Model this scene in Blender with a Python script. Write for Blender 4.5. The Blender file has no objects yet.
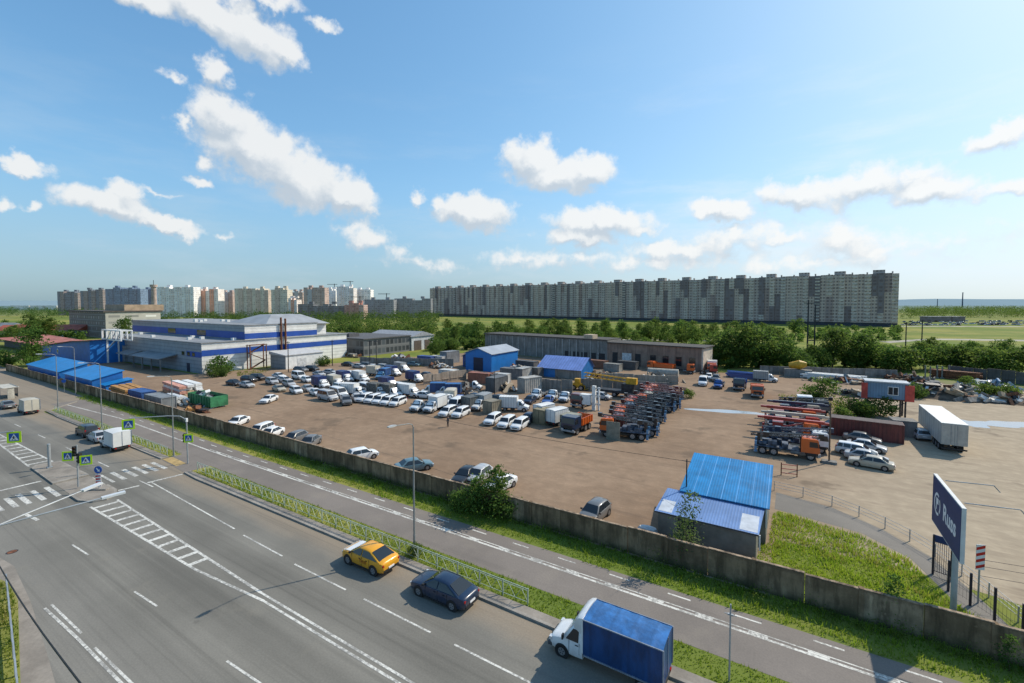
import bpy, math, random
from mathutils import Vector, Matrix
R = math.radians
rnd = random.Random(11)
S = bpy.context.scene
COL = S.collection

# ------------------------------------------------------------------ camera
F, H, CX, CY = 455.0, 20.0, 512.0, 341.5
PITCH, YAW = R(2.4), R(31.8)
SHIFT = 341.5 - 304 - F * math.tan(PITCH)
FW = Vector((-math.sin(YAW) * math.cos(PITCH), math.cos(YAW) * math.cos(PITCH), -math.sin(PITCH)))
RT = Vector((math.cos(YAW), math.sin(YAW), 0))
UP = RT.cross(FW)

def ray(px, py):
    return FW + RT * ((px - CX) / F) + UP * ((CY - SHIFT - py) / F)

def at(px, py, z=0.0):
    """survey helper: the ground point (or the point at height z) of a spot read off the photograph"""
    r = ray(px, py); t = (z - H) / r.z
    return Vector((r.x * t, r.y * t, z))

def far_pt(px, depth):
    d = Vector((-math.sin(YAW), math.cos(YAW), 0)) * depth + RT * ((px - CX) / F * depth)
    return Vector((d.x, d.y, 0))

cam = bpy.data.cameras.new('camera'); camo = bpy.data.objects.new('camera', cam); COL.objects.link(camo)
cam.sensor_width = 36; cam.lens = F / 1024 * 36; cam.shift_y = -SHIFT / 1024
cam.clip_end = 30000; cam.clip_start = 0.1
camo.location = (0, 0, H); camo.rotation_euler = (R(90) - PITCH, 0, YAW)
S.camera = camo
S.view_settings.view_transform = 'Standard'; S.view_settings.look = 'None'
S.view_settings.exposure = 0; S.view_settings.gamma = 1
S.render.engine = 'CYCLES'
S.cycles.max_bounces = 6; S.cycles.diffuse_bounces = 2; S.cycles.glossy_bounces = 3
S.cycles.transparent_max_bounces = 8; S.cycles.caustics_reflective = False; S.cycles.caustics_refractive = False
S.cycles.use_denoising = True

# ------------------------------------------------------------------ node helpers
class NT:
    def __init__(s, tree): s.t = tree; s.n = tree.nodes; s.l = tree.links
    def node(s, kind, **kw):
        n = s.n.new(kind)
        for k, v in kw.items(): setattr(n, k, v)
        return n
    def put(s, sock, v):
        if isinstance(v, bpy.types.NodeSocket): s.l.new(v, sock)
        elif v is not None: sock.default_value = v
    def math(s, op, a, b=None, c=None, clamp=False):
        n = s.node('ShaderNodeMath', operation=op, use_clamp=clamp)
        s.put(n.inputs[0], a); s.put(n.inputs[1], b); s.put(n.inputs[2], c)
        return n.outputs[0]
    def vmath(s, op, a, b=None):
        n = s.node('ShaderNodeVectorMath', operation=op)
        s.put(n.inputs[0], a); s.put(n.inputs[1], b)
        return n.outputs['Value'] if op in ('LENGTH', 'DOT_PRODUCT') else n.outputs[0]
    def mix(s, f, a, b, blend='MIX'):
        n = s.node('ShaderNodeMix', data_type='RGBA', blend_type=blend)
        s.put(n.inputs[0], f)
        s.put(n.inputs[6], a if not isinstance(a, tuple) else (*a[:3], 1)); s.put(n.inputs[7], b if not isinstance(b, tuple) else (*b[:3], 1))
        return n.outputs[2]
    def noise(s, vec, scale, detail=4, rough=.55):
        n = s.node('ShaderNodeTexNoise'); s.put(n.inputs['Vector'], vec)
        n.inputs['Scale'].default_value = scale; n.inputs['Detail'].default_value = detail; n.inputs['Roughness'].default_value = rough
        return n.outputs[0]
    def ss(s, v, a, b):
        n = s.node('ShaderNodeMapRange', interpolation_type='SMOOTHSTEP')
        s.put(n.inputs[0], v); n.inputs[1].default_value = a; n.inputs[2].default_value = b
        return n.outputs[0]
    def scale(s, vec, sc):
        n = s.node('ShaderNodeMapping'); s.put(n.inputs[0], vec); n.inputs['Scale'].default_value = sc
        return n.outputs[0]

def new_mat(name):
    m = bpy.data.materials.new(name); m.use_nodes = True
    nt = NT(m.node_tree); b = m.node_tree.nodes['Principled BSDF']
    return m, nt, b

def wpos(nt): return nt.node('ShaderNodeNewGeometry').outputs['Position']
def opos(nt): return nt.node('ShaderNodeTexCoord').outputs['Object']
def xyz(nt, v):
    n = nt.node('ShaderNodeSeparateXYZ'); nt.put(n.inputs[0], v); return n.outputs

def bump(nt, b, h, strength=.3, dist=.02):
    n = nt.node('ShaderNodeBump'); n.inputs['Strength'].default_value = strength; n.inputs['Distance'].default_value = dist
    nt.put(n.inputs['Height'], h); nt.put(b.inputs['Normal'], n.outputs[0])

_mats = {}
def flat(name, col, rough=.6, metal=0.0, var=.18, scale=1.5, spec=.4, coat=0.0, dirt=0.0):
    """plain painted / cast surface with uneven colour and dirt gathered low down"""
    if name in _mats: return _mats[name]
    m, nt, b = new_mat(name)
    p = opos(nt)
    n1 = nt.noise(p, scale, 5, .6)
    dark = tuple(c * (1 - var * 1.6) for c in col); lite = tuple(min(1, c * (1 + var)) for c in col)
    c = nt.mix(nt.ss(n1, .3, .7), dark, lite)
    if dirt:
        z = xyz(nt, p)[2]
        n2 = nt.noise(p, scale * 4, 4, .6)
        low = nt.math('MULTIPLY', nt.ss(nt.math('SUBTRACT', n2, nt.math('MULTIPLY', z, .5)), .0, .6), dirt, clamp=True)
        c = nt.mix(low, c, (.16, .12, .08))
    nt.put(b.inputs['Base Color'], c)
    b.inputs['Roughness'].default_value = rough; b.inputs['Metallic'].default_value = metal
    b.inputs['Specular IOR Level'].default_value = spec; b.inputs['Coat Weight'].default_value = coat
    _mats[name] = m
    return m

def paint(name, col): return flat('paint_' + name, col, .32, 0, .05, 1.2, .5, .35, .35)

PAINT = dict(white=paint('white', (.72, .73, .73)), silver=paint('silver', (.42, .43, .44)), grey=paint('grey', (.14, .145, .15)),
             black=paint('black', (.018, .019, .022)), navy=paint('navy', (.012, .026, .06)), blue=paint('blue', (.03, .09, .3)), sky=paint('sky', (.1, .25, .42)),
             beige=paint('beige', (.45, .40, .31)), yellow=paint('yellow', (.72, .33, .012)), orange=paint('orange', (.58, .11, .018)),
             red=paint('red', (.38, .04, .025)), green=paint('green', (.05, .22, .09)), maroon=paint('maroon', (.14, .035, .03)), teal=paint('teal', (.10, .18, .22)))
RUBBER = flat('rubber', (.018, .018, .018), .85, 0, .2)
RIM = flat('rim_alloy', (.35, .35, .36), .4, .6, .1)
BLACK = flat('black_plastic', (.02, .02, .021), .6, 0, .15)
STEEL = flat('galvanised_steel', (.38, .40, .41), .45, .4, .12)
DARKSTEEL = flat('dark_steel', (.035, .036, .04), .55, .2, .3)
RUST = flat('rusty_steel', (.17, .065, .03), .8, 0, .4, 3)
LAMP_RED = flat('lamp_red', (.35, .012, .01), .2, 0, .05)
LAMP_CLEAR = flat('lamp_clear', (.62, .64, .66), .12, .2, .05)
PLATE = flat('plate_white', (.75, .75, .75), .4, 0, .03)
WHITE = flat('white_sheet', (.70, .70, .68), .5, 0, .08, 1, .4, 0, .15)
def _glass():
    m, nt, b = new_mat('car_glass')
    b.inputs['Base Color'].default_value = (.018, .022, .026, 1); b.inputs['Roughness'].default_value = .06; b.inputs['Specular IOR Level'].default_value = .7
    n = nt.noise(opos(nt), 2.0, 3)
    nt.put(b.inputs['Roughness'], nt.math('MULTIPLY_ADD', n, .12, .02))
    return m
GLASS = _glass()

# ------------------------------------------------------------------ mesh builder
class MB:
    def __init__(s): s.v = []; s.f = []; s.m = []; s.s = []
    def add(s, vs, fs, m=0, smooth=False, M=None):
        o = len(s.v)
        s.v += [tuple(M @ Vector(p)) if M else tuple(p) for p in vs]
        for f in fs: s.f.append(tuple(i + o for i in f)); s.m.append(m); s.s.append(smooth)
        return s
    def box(s, x0, x1, y0, y1, z0, z1, m=0, M=None):
        return s.add([(x0,y0,z0),(x1,y0,z0),(x1,y1,z0),(x0,y1,z0),(x0,y0,z1),(x1,y0,z1),(x1,y1,z1),(x0,y1,z1)],
                     [(3,2,1,0),(4,5,6,7),(0,1,5,4),(1,2,6,5),(2,3,7,6),(3,0,4,7)], m, False, M)
    def bar(s, a, b, w, h=None, m=0):
        """square bar from a to b"""
        a, b = Vector(a), Vector(b); d = (b - a); L = d.length
        if L < 1e-6: return s
        q = d.to_track_quat('X', 'Z').to_matrix().to_4x4(); q.translation = a
        h = h or w
        return s.box(0, L, -w/2, w/2, -h/2, h/2, m, q)
    def cyl(s, a, b, r0, r1=None, n=10, m=0, caps=True, smooth=True):
        a, b = Vector(a), Vector(b); r1 = r0 if r1 is None else r1
        d = b - a; q = d.to_track_quat('Z', 'Y').to_matrix()
        vs = []
        for k, (p, r) in enumerate(((a, r0), (b, r1))):
            for i in range(n):
                t = 2 * math.pi * i / n
                vs.append(p + q @ Vector((r * math.cos(t), r * math.sin(t), 0)))
        s.add(vs, [(i, (i+1) % n, n + (i+1) % n, n + i) for i in range(n)], m, smooth)
        if caps:
            s.add(vs[:n], [tuple(range(n))[::-1]], m); s.add(vs[n:], [tuple(range(n))], m)
        return s
    def tube(s, pts, r, n=6, m=0):
        for i in range(len(pts) - 1): s.cyl(pts[i], pts[i+1], r, r, n, m)
        return s
    def prism(s, pts, z0, z1, m=0):
        n = len(pts)
        return s.add([(x, y, z0) for x, y in pts] + [(x, y, z1) for x, y in pts],
                     [tuple(range(n))[::-1], tuple(range(n, 2*n))] + [(i, (i+1) % n, n + (i+1) % n, n + i) for i in range(n)], m)
    def side(s, pts, y0, y1, m=0, smooth=False):
        """(x,z) outline, anticlockwise seen from -Y, extruded from y0 to y1"""
        n = len(pts)
        s.add([(x, y0, z) for x, z in pts] + [(x, y1, z) for x, z in pts], [tuple(range(n)), tuple(range(n, 2*n))[::-1]], m)
        return s.add([(x, y0, z) for x, z in pts] + [(x, y1, z) for x, z in pts], [(i, n + i, n + (i+1) % n, (i+1) % n) for i in range(n)], m, smooth)
    def front(s, pts, x0, x1, m=0):
        """(y,z) outline extruded along x"""
        n = len(pts)
        return s.add([(x0, y, z) for y, z in pts] + [(x1, y, z) for y, z in pts],
                     [tuple(range(n))[::-1], tuple(range(n, 2*n))] + [(i, (i+1) % n, n + (i+1) % n, n + i) for i in range(n)], m)
    def quad(s, a, b, c, d, m=0): return s.add([a, b, c, d], [(0,1,2,3)], m)
    def loft(s, rings, m=0, smooth=True, cap=True):
        n = len(rings[0]); vs = [p for r in rings for p in r]; fs = []
        for k in range(len(rings) - 1):
            for i in range(n):
                fs.append((k*n + i, k*n + (i+1) % n, (k+1)*n + (i+1) % n, (k+1)*n + i))
        s.add(vs, fs, m, smooth)
        if cap:
            s.add(rings[0], [tuple(range(n))[::-1]], m, smooth); s.add(rings[-1], [tuple(range(n))], m, smooth)
        return s
    def mesh(s, name, mats, sharp=35):
        me = bpy.data.meshes.new(name)
        me.from_pydata(s.v, [], s.f)
        for mt in (mats if isinstance(mats, (list, tuple)) else [mats]): me.materials.append(mt)
        me.polygons.foreach_set('material_index', s.m); me.polygons.foreach_set('use_smooth', s.s)
        me.update()
        if any(s.s) and sharp: me.set_sharp_from_angle(angle=R(sharp))
        return me

def link(name, data, parent=None, loc=(0,0,0), rz=0.0):
    o = bpy.data.objects.new(name, data); COL.objects.link(o)
    o.parent = parent; o.location = loc; o.rotation_euler = (0, 0, rz)
    return o
def tag(o, label, cat, group=None):
    o['label'] = label; o['category'] = cat
    if group: o['group'] = group
    return o
def thing(name, label, cat, loc=(0,0,0), rz=0.0, group=None):
    o = link(name, None, None, loc, rz); o.empty_display_size = .2
    return tag(o, label, cat, group)
def part(name, mb, mats, parent, loc=(0,0,0), rz=0.0, sharp=35):
    me = mb if isinstance(mb, bpy.types.Mesh) else mb.mesh(name, mats, sharp)
    return link(name, me, parent, loc, rz)
def struct(name, mb, mats, sharp=35):
    o = part(name, mb, mats, None, sharp=sharp); o['kind'] = 'structure'; return o
def stuff(o, label, cat): tag(o, label, cat); o['kind'] = 'stuff'; return o
_cache = {}
def cached(key, fn):
    if key not in _cache: _cache[key] = fn()
    return _cache[key]
def set_paint(o, mat):
    for sl in o.material_slots:
        if sl.material and sl.material.name == 'paint_white':
            sl.link = 'OBJECT'; sl.material = mat

# ------------------------------------------------------------------ sky, sun
SUN_AZ, SUN_EL = R(33), R(42)          # azimuth from +Y towards +X
SUND = Vector((math.sin(SUN_AZ) * math.cos(SUN_EL), math.cos(SUN_AZ) * math.cos(SUN_EL), math.sin(SUN_EL)))
sun = bpy.data.lights.new('sun', 'SUN'); sun.energy = 4.7; sun.angle = R(.5); sun.color = (1, .91, .76)
suno = link('sun', sun); suno.rotation_euler = SUND.to_track_quat('Z', 'Y').to_euler()

CLOUDS = [  # px, py, half width, half height, tilt, weight
 (208,12,54,17,12,1),(256,38,38,22,14,1),(286,54,20,12,20,.9),(140,-8,50,12,8,.9),(265,0,40,8,-6,.6),(322,25,15,7,-8,.75),(217,72,16,12,35,.8),(176,78,14,5,12,.5),
 (228,122,34,22,15,1),(252,150,50,28,18,1),(302,180,56,26,14,1.05),(345,196,32,15,5,1),(204,183,13,6,0,.7),(188,126,8,8,0,.6),(204,162,10,8,0,.6),
 (110,203,44,14,6,.95),(160,222,42,9,11,.95),(126,192,20,12,0,.8),(158,192,22,4,8,.55),(26,167,34,9,16,.85),(4,205,9,8,20,.6),(32,207,10,4,0,.5),(222,235,10,4,0,.5),
 (368,238,28,14,10,.55),(420,262,60,8,4,.38),(400,252,30,8,14,.35),(478,213,40,16,4,.95),(460,208,20,12,0,.9),(420,199,8,7,30,.6),(440,204,12,7,10,.6),
 (532,163,28,20,10,1),(560,176,42,15,2,1),(588,172,27,17,0,1),(600,222,50,13,4,.95),(585,236,40,10,0,.85),(640,232,20,8,0,.6),
 (520,262,50,10,0,.4),(580,258,70,10,0,.42),(724,208,30,9,2,.9),(735,214,30,8,0,.7),(730,240,62,14,-2,.6),(690,250,60,10,0,.62),(780,239,30,8,0,.7),(660,248,30,8,0,.6),
 (798,196,38,15,2,.9),(775,190,20,10,0,.6),(868,186,56,18,-4,.8),(930,190,54,15,2,.8),(905,176,44,10,-6,.65),(845,240,40,17,12,.62),(870,252,40,8,0,.5),(1006,134,34,11,-14,.8),(1005,186,40,10,-10,.7),
 (960,240,60,12,0,.35),(1000,225,40,12,0,.3),(650,262,120,9,0,.45),(820,262,120,9,0,.4)]

def build_world():
    w = bpy.data.worlds.new('World'); S.world = w; w.use_nodes = True
    nt = NT(w.node_tree); bg = w.node_tree.nodes['Background']
    sky = nt.node('ShaderNodeTexSky', sky_type='NISHITA', sun_disc=False)
    sky.sun_elevation = SUN_EL; sky.sun_rotation = SUN_AZ; sky.altitude = 20; sky.air_density = 1.0; sky.dust_density = 1.2; sky.ozone_density = 2.2
    d = nt.node('ShaderNodeTexCoord').outputs['Generated']
    def field(vec, clouds, after=None):
        acc = None; last = after
        for (px, py, rx, ry, tilt, wt) in clouds:
            r = ray(px, py); L = r.length; c = r / L
            up = (UP - c * UP.dot(c)).normalized(); lf = up.cross(c)
            q = Matrix.Rotation(R(tilt), 3, c)
            y, z = q @ lf, q @ up
            M = Matrix((c, y, z)).transposed()
            n = nt.node('ShaderNodeMapping', vector_type='TEXTURE')
            if last is None: nt.put(n.inputs[0], vec)
            else:   # evaluated one after the other, which keeps the shader small
                q2 = nt.node('ShaderNodeVectorMath', operation='MULTIPLY_ADD'); nt.put(q2.inputs[0], last); q2.inputs[1].default_value = (1e-7,) * 3; nt.put(q2.inputs[2], vec)
                nt.put(n.inputs[0], q2.outputs[0])
            n.inputs['Location'].default_value = c; n.inputs['Rotation'].default_value = M.to_euler()
            sx = rx / F / L * math.sqrt(max(.05, 1 - RT.dot(c) ** 2)); sz = ry / F / L
            n.inputs['Scale'].default_value = (.4, sx * 1.45, sz * 1.45)
            k = nt.math('MULTIPLY_ADD', nt.vmath('LENGTH', n.outputs[0]), -wt, wt)
            acc = k if acc is None else nt.math('SMOOTH_MAX', acc, k, .12)
            last = acc
        return acc
    # sky colour: paler and hazier towards the horizon, whiter on the sun's side
    def sky_colour():
        skc = nt.mix(1.0, sky.outputs[0], (.142, .232, .262), 'MULTIPLY')
        skc = nt.vmath('DIVIDE', skc, nt.vmath('MULTIPLY', nt.vmath('ADD', skc, (2.2, 1.75, 1.9)), (.42, .53, .46)))   # shoulder: no blown-out glare
        z = xyz(nt, d)[2]
        hz = nt.math('MULTIPLY', nt.ss(z, .26, -.03), .58)
        sun_side = nt.ss(nt.vmath('DOT_PRODUCT', d, tuple(SUND)), .15, .95)
        hazec = nt.mix(sun_side, (.30, .42, .50), (.80, .92, .97))
        base = nt.mix(hz, skc, hazec)
        v = nt.noise(nt.scale(d, (1, 1, 4.5)), 3.2, 7, .62)
        veil = nt.math('MULTIPLY', nt.math('MULTIPLY', nt.ss(v, .46, .74), nt.ss(z, .52, .06)), nt.math('MULTIPLY_ADD', sun_side, .35, .28))
        return nt.mix(veil, base, nt.mix(sun_side, (.62, .72, .80), (.95, .99, 1.0))), hazec
    skc, hazec = sky_colour()
    bg.inputs['Strength'].default_value = 1.0
    nt.put(bg.inputs['Color'], skc)
    # clouds: the sky is cut into sectors of bearing so that each looks up only the clouds it holds
    front = nt.vmath('DOT_PRODUCT', d, tuple(FW))
    tan = nt.math('DIVIDE', nt.vmath('DOT_PRODUCT', d, tuple(RT)), nt.math('MAXIMUM', front, .01))
    out = bg.outputs[0]
    edges = [-200, 95, 185, 270, 390, 500, 600, 690, 780, 880, 1240]
    for lo, hi in zip(edges, edges[1:]):
        cl = [c for c in CLOUDS if c[0] + c[2] * 1.6 + 12 > lo and c[0] - c[2] * 1.6 - 12 < hi]
        dv = nt.node('ShaderNodeVectorMath', operation='ADD'); nt.put(dv.inputs[0], d)   # own copy, evaluated inside the sector only
        dv = dv.outputs[0]
        wob = nt.node('ShaderNodeTexNoise'); nt.put(wob.inputs['Vector'], dv); wob.inputs['Scale'].default_value = 27; wob.inputs['Detail'].default_value = 7; wob.inputs['Roughness'].default_value = .58
        wv = nt.vmath('SCALE', nt.vmath('SUBTRACT', wob.outputs[1], (.5, .5, .5))); wv.node.inputs['Scale'].default_value = .052
        dw = nt.vmath('ADD', dv, wv)
        D0 = field(dw, cl)
        D1 = field(nt.vmath('ADD', dw, tuple((RT * .35 + UP * .9).normalized() * .022)), cl, D0)
        n1 = nt.noise(dv, 21, 9, .60)
        dens = nt.math('ADD', D0, nt.math('MULTIPLY_ADD', n1, 1.15, -.56))
        mask = nt.ss(dens, .07, .50)
        lit = nt.ss(nt.math('ADD', nt.math('SUBTRACT', D0, D1), nt.math('MULTIPLY_ADD', n1, 1.0, -.5)), -.34, .26)
        ccol = nt.mix(lit, (.58, .645, .72), (1.0, .99, .97))
        c2 = nt.mix(nt.math('MULTIPLY', mask, .92), skc, nt.mix(.15, ccol, hazec))
        b2 = nt.node('ShaderNodeBackground'); nt.put(b2.inputs[0], c2)
        inside = nt.math('MULTIPLY', nt.math('MULTIPLY', nt.math('GREATER_THAN', tan, (lo - CX) / F), nt.math('LESS_THAN', tan, (hi - CX) / F)), nt.math('GREATER_THAN', front, .3))
        mx = nt.node('ShaderNodeMixShader'); nt.put(mx.inputs[0], inside); nt.l.new(out, mx.inputs[1]); nt.l.new(b2.outputs[0], mx.inputs[2]); out = mx.outputs[0]
    nt.l.new(out, w.node_tree.nodes['World Output'].inputs['Surface'])
    try: w.cycles.sampling_method = 'MANUAL'; w.cycles.sample_map_resolution = 512
    except Exception: pass
build_world()

# ------------------------------------------------------------------ ground materials
def m_ground():
    m, nt, b = new_mat('meadow'); p = wpos(nt)
    a = nt.noise(p, .012, 6, .6); c = nt.noise(p, .09, 5, .6); e = nt.noise(nt.scale(p, (.25, 1, 1)), .05, 4)
    col = nt.mix(nt.ss(a, .35, .65), (.125, .17, .030), (.27, .25, .065))
    col = nt.mix(nt.ss(c, .45, .75), col, (.085, .14, .026))
    col = nt.mix(nt.math('MULTIPLY', nt.ss(e, .56, .66), .55), col, (.24, .20, .13))
    x, y, _ = xyz(nt, p)
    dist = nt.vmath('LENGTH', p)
    col = nt.mix(nt.ss(dist, 700, 3500), col, (.11, .17, .15))  # far ground drifts to blue-green: haze put into the colour
    nt.put(b.inputs['Base Color'], col); b.inputs['Roughness'].default_value = .95; b.inputs['Specular IOR Level'].default_value = .1
    return m
def m_dirt():
    m, nt, b = new_mat('dirt'); p = wpos(nt)
    a = nt.noise(p, .05, 6, .62); c = nt.noise(p, .6, 6, .65); s1 = nt.noise(nt.scale(p, (.12, 1, 1)), .5, 5, .6)
    r = nt.node('ShaderNodeMapping'); nt.put(r.inputs[0], p); r.inputs['Rotation'].default_value = (0, 0, .6); r.inputs['Scale'].default_value = (.1, 1, 1)
    s2 = nt.noise(r.outputs[0], .7, 5, .6)
    col = nt.mix(nt.ss(a, .3, .7), (.24, .160, .104), (.35, .245, .164))
    x, y, _ = xyz(nt, p)
    # the drive on the right is paler and sandier
    pale = nt.ss(nt.math('ADD', nt.math('MULTIPLY_ADD', y, -.18, x), nt.math('MULTIPLY', a, 14)), -12, 10)
    col = nt.mix(pale, col, (.43, .35, .25))
    dusty = nt.ss(nt.noise(p, .022, 4), .55, .7)
    col = nt.mix(nt.math('MULTIPLY', dusty, .35), col, (.36, .29, .21))
    col = nt.mix(nt.math('MULTIPLY', nt.ss(s1, .52, .74), .28), col, (.145, .105, .075))
    col = nt.mix(nt.math('MULTIPLY', nt.ss(s2, .55, .72), .42), col, (.155, .11, .08))
    # tyre tracks: pairs of worn arcs
    q = random.Random(41); tr = None
    for i in range(11):
        cx, cy, rad = q.uniform(-110, 20), q.uniform(45, 130), q.uniform(18, 75)
        v = nt.node('ShaderNodeVectorMath', operation='LENGTH'); nt.put(v.inputs[0], nt.vmath('MULTIPLY', nt.vmath('SUBTRACT', p, (cx, cy, 0)), (1, q.uniform(1, 2.4), 1)))
        dd = nt.math('ABSOLUTE', nt.math('SUBTRACT', nt.math('ABSOLUTE', nt.math('SUBTRACT', nt.math('MULTIPLY_ADD', a, 5.0, v.outputs['Value']), rad)), .85))
        k = nt.ss(dd, .42, .12); tr = k if tr is None else nt.math('MAXIMUM', tr, k)
    tr = nt.math('MULTIPLY', tr, nt.math('MULTIPLY', nt.ss(c, .34, .66), nt.ss(nt.noise(p, .07, 4), .42, .6)))
    col = nt.mix(nt.math('MULTIPLY', tr, .26), col, (.13, .092, .065))
    grav = nt.noise(p, 2.6, 3, .8)
    col = nt.mix(nt.math('MULTIPLY', nt.ss(grav, .60, .72), .35), col, (.46, .40, .32))
    wet = nt.ss(nt.noise(p, .13, 4), .60, .68)
    col = nt.mix(nt.math('MULTIPLY', wet, .55), col, (.12, .09, .066))
    col = nt.mix(nt.ss(c, .35, .8), nt.mix(.30, col, (.09, .065, .045)), col)
    nt.put(b.inputs['Base Color'], col); b.inputs['Roughness'].default_value = .95; b.inputs['Specular IOR Level'].default_value = .15
    bump(nt, b, nt.math('ADD', c, s1), .5, .12)
    return m
def m_asphalt(name, base=(.212, .198, .168), lanes=True):
    m, nt, b = new_mat(name); p = wpos(nt)
    x, y, _ = xyz(nt, p)
    st = nt.noise(nt.scale(p, (.035, .8, 1)), 1.0, 5, .6)
    pa = nt.noise(p, .11, 5, .6); fi = nt.noise(p, 9, 4, .7)
    col = nt.mix(nt.ss(pa, .3, .7), tuple(c * .86 for c in base), tuple(c * 1.12 for c in base))
    if lanes:
        # wheel tracks: darker polished bands along the lanes
        for yc, w, k in ((18.6, 1.15, .50), (14.6, 1.25, .55), (10.8, 1.0, .22), (21.6, .8, .2)):
            d = nt.math('ABSOLUTE', nt.math('SUBTRACT', y, yc))
            f = nt.math('MULTIPLY', nt.ss(d, w + .5, w * .3), nt.math('MULTIPLY_ADD', st, 1.0, .1))
            col = nt.mix(nt.math('MULTIPLY', f, k * 1.25, clamp=True), col, tuple(c * .42 for c in base))
        edge = nt.math('MULTIPLY', nt.ss(nt.math('ADD', y, nt.math('MULTIPLY', pa, 3.2)), 23.2, 25.4), .75)
        col = nt.mix(edge, col, (.30, .235, .165))
        near = nt.math('MULTIPLY', nt.ss(nt.math('SUBTRACT', y, nt.math('MULTIPLY', pa, 5)), 10.5, 6.0), .42)
        col = nt.mix(near, col, (.225, .21, .185))
    col = nt.mix(nt.math('MULTIPLY', nt.ss(st, .5, .75), .35), col, tuple(c * .6 for c in base))
    stain = nt.ss(nt.noise(p, .55, 3, .5), .70, .78)
    col = nt.mix(nt.math('MULTIPLY', stain, .4), col, tuple(c * .45 for c in base))
    if lanes:
        st2 = nt.noise(nt.scale(p, (.02, 2.6, 1)), 1.0, 5, .65)
        col = nt.mix(nt.math('MULTIPLY', nt.ss(st2, .50, .74), .38), col, tuple(c * .45 for c in base))
        col = nt.mix(nt.math('MULTIPLY', nt.ss(st2, .46, .26), .25), col, tuple(min(1, c * 1.5) for c in base))
        blot = nt.noise(p, .28, 6, .7)
        col = nt.mix(nt.math('MULTIPLY', nt.ss(blot, .56, .72), .3), col, (.25, .225, .18))
    else:
        dust = nt.noise(p, .35, 5, .65)
        col = nt.mix(nt.math('MULTIPLY', nt.ss(dust, .5, .72), .35), col, (.29, .25, .20))
    col = nt.mix(nt.ss(fi, .3, .75), nt.mix(.22, col, (.03, .03, .03)), col)
    nt.put(b.inputs['Base Color'], col); b.inputs['Roughness'].default_value = .82; b.inputs['Specular IOR Level'].default_value = .3
    bump(nt, b, fi, .25, .01)
    return m
def m_marking():
    m, nt, b = new_mat('road_paint'); p = wpos(nt)
    n = nt.noise(p, 4.5, 7, .75); n2 = nt.noise(p, .4, 3)
    f = nt.math('MULTIPLY', nt.ss(nt.math('ADD', n, nt.math('MULTIPLY', n2, .45)), .62, .84), .8)
    nt.put(b.inputs['Base Color'], nt.mix(f, (.66, .64, .58), (.16, .15, .135))); b.inputs['Roughness'].default_value = .7
    return m
def m_concrete(name, base, streak=.6, scale=1.0, obj=False):
    m, nt, b = new_mat(name); p = opos(nt) if obj else wpos(nt)
    a = nt.noise(p, .5 * scale, 6, .62); c = nt.noise(p, 6 * scale, 5, .65)
    s = nt.noise(nt.scale(p, (1, 1, .09)), 1.7 * scale, 6, .65)
    col = nt.mix(nt.ss(a, .3, .7), tuple(v * .75 for v in base), tuple(min(1, v * 1.15) for v in base))
    col = nt.mix(nt.math('MULTIPLY', nt.ss(s, .42, .68), streak), col, tuple(v * .30 for v in base))
    z = xyz(nt, p)[2]
    col = nt.mix(nt.ss(c, .35, .8), nt.mix(.25, col, tuple(v * .35 for v in base)), col)
    nt.put(b.inputs['Base Color'], col); b.inputs['Roughness'].default_value = .9; b.inputs['Specular IOR Level'].default_value = .2
    bump(nt, b, c, .3, .02)
    return m
def m_wall(name, base):
    m, nt, b = new_mat(name); p = wpos(nt); z = xyz(nt, p)[2]
    a = nt.noise(p, .45, 7, .68); s_ = nt.noise(nt.scale(p, (1, 1, .16)), 1.1, 7, .7); c = nt.noise(p, 3.2, 7, .7)
    col = nt.mix(nt.ss(a, .36, .64), tuple(v * .55 for v in base), base)
    col = nt.mix(nt.math('MULTIPLY', nt.ss(s_, .46, .62), .72), col, (.075, .055, .034))
    col = nt.mix(nt.math('MULTIPLY', nt.ss(c, .58, .74), .45), col, tuple(min(1, v * 1.35) for v in base))
    col = nt.mix(nt.math('MULTIPLY', nt.ss(s_, .44, .34), .55), col, tuple(min(1, v * 1.55) for v in base))
    top = nt.ss(nt.math('ADD', z, nt.math('MULTIPLY', nt.math('SUBTRACT', c, .5), .9)), 1.72, 1.98)
    col = nt.mix(nt.math('MULTIPLY', top, .55), col, (.12, .085, .055))
    low = nt.ss(nt.math('ADD', z, nt.math('MULTIPLY', nt.math('SUBTRACT', a, .5), 1.6)), .75, .0)
    col = nt.mix(nt.math('MULTIPLY', low, .7), col, (.055, .062, .03))
    nt.put(b.inputs['Base Color'], col); b.inputs['Roughness'].default_value = .95; b.inputs['Specular IOR Level'].default_value = .1
    bump(nt, b, c, .5, .03)
    return m
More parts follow.
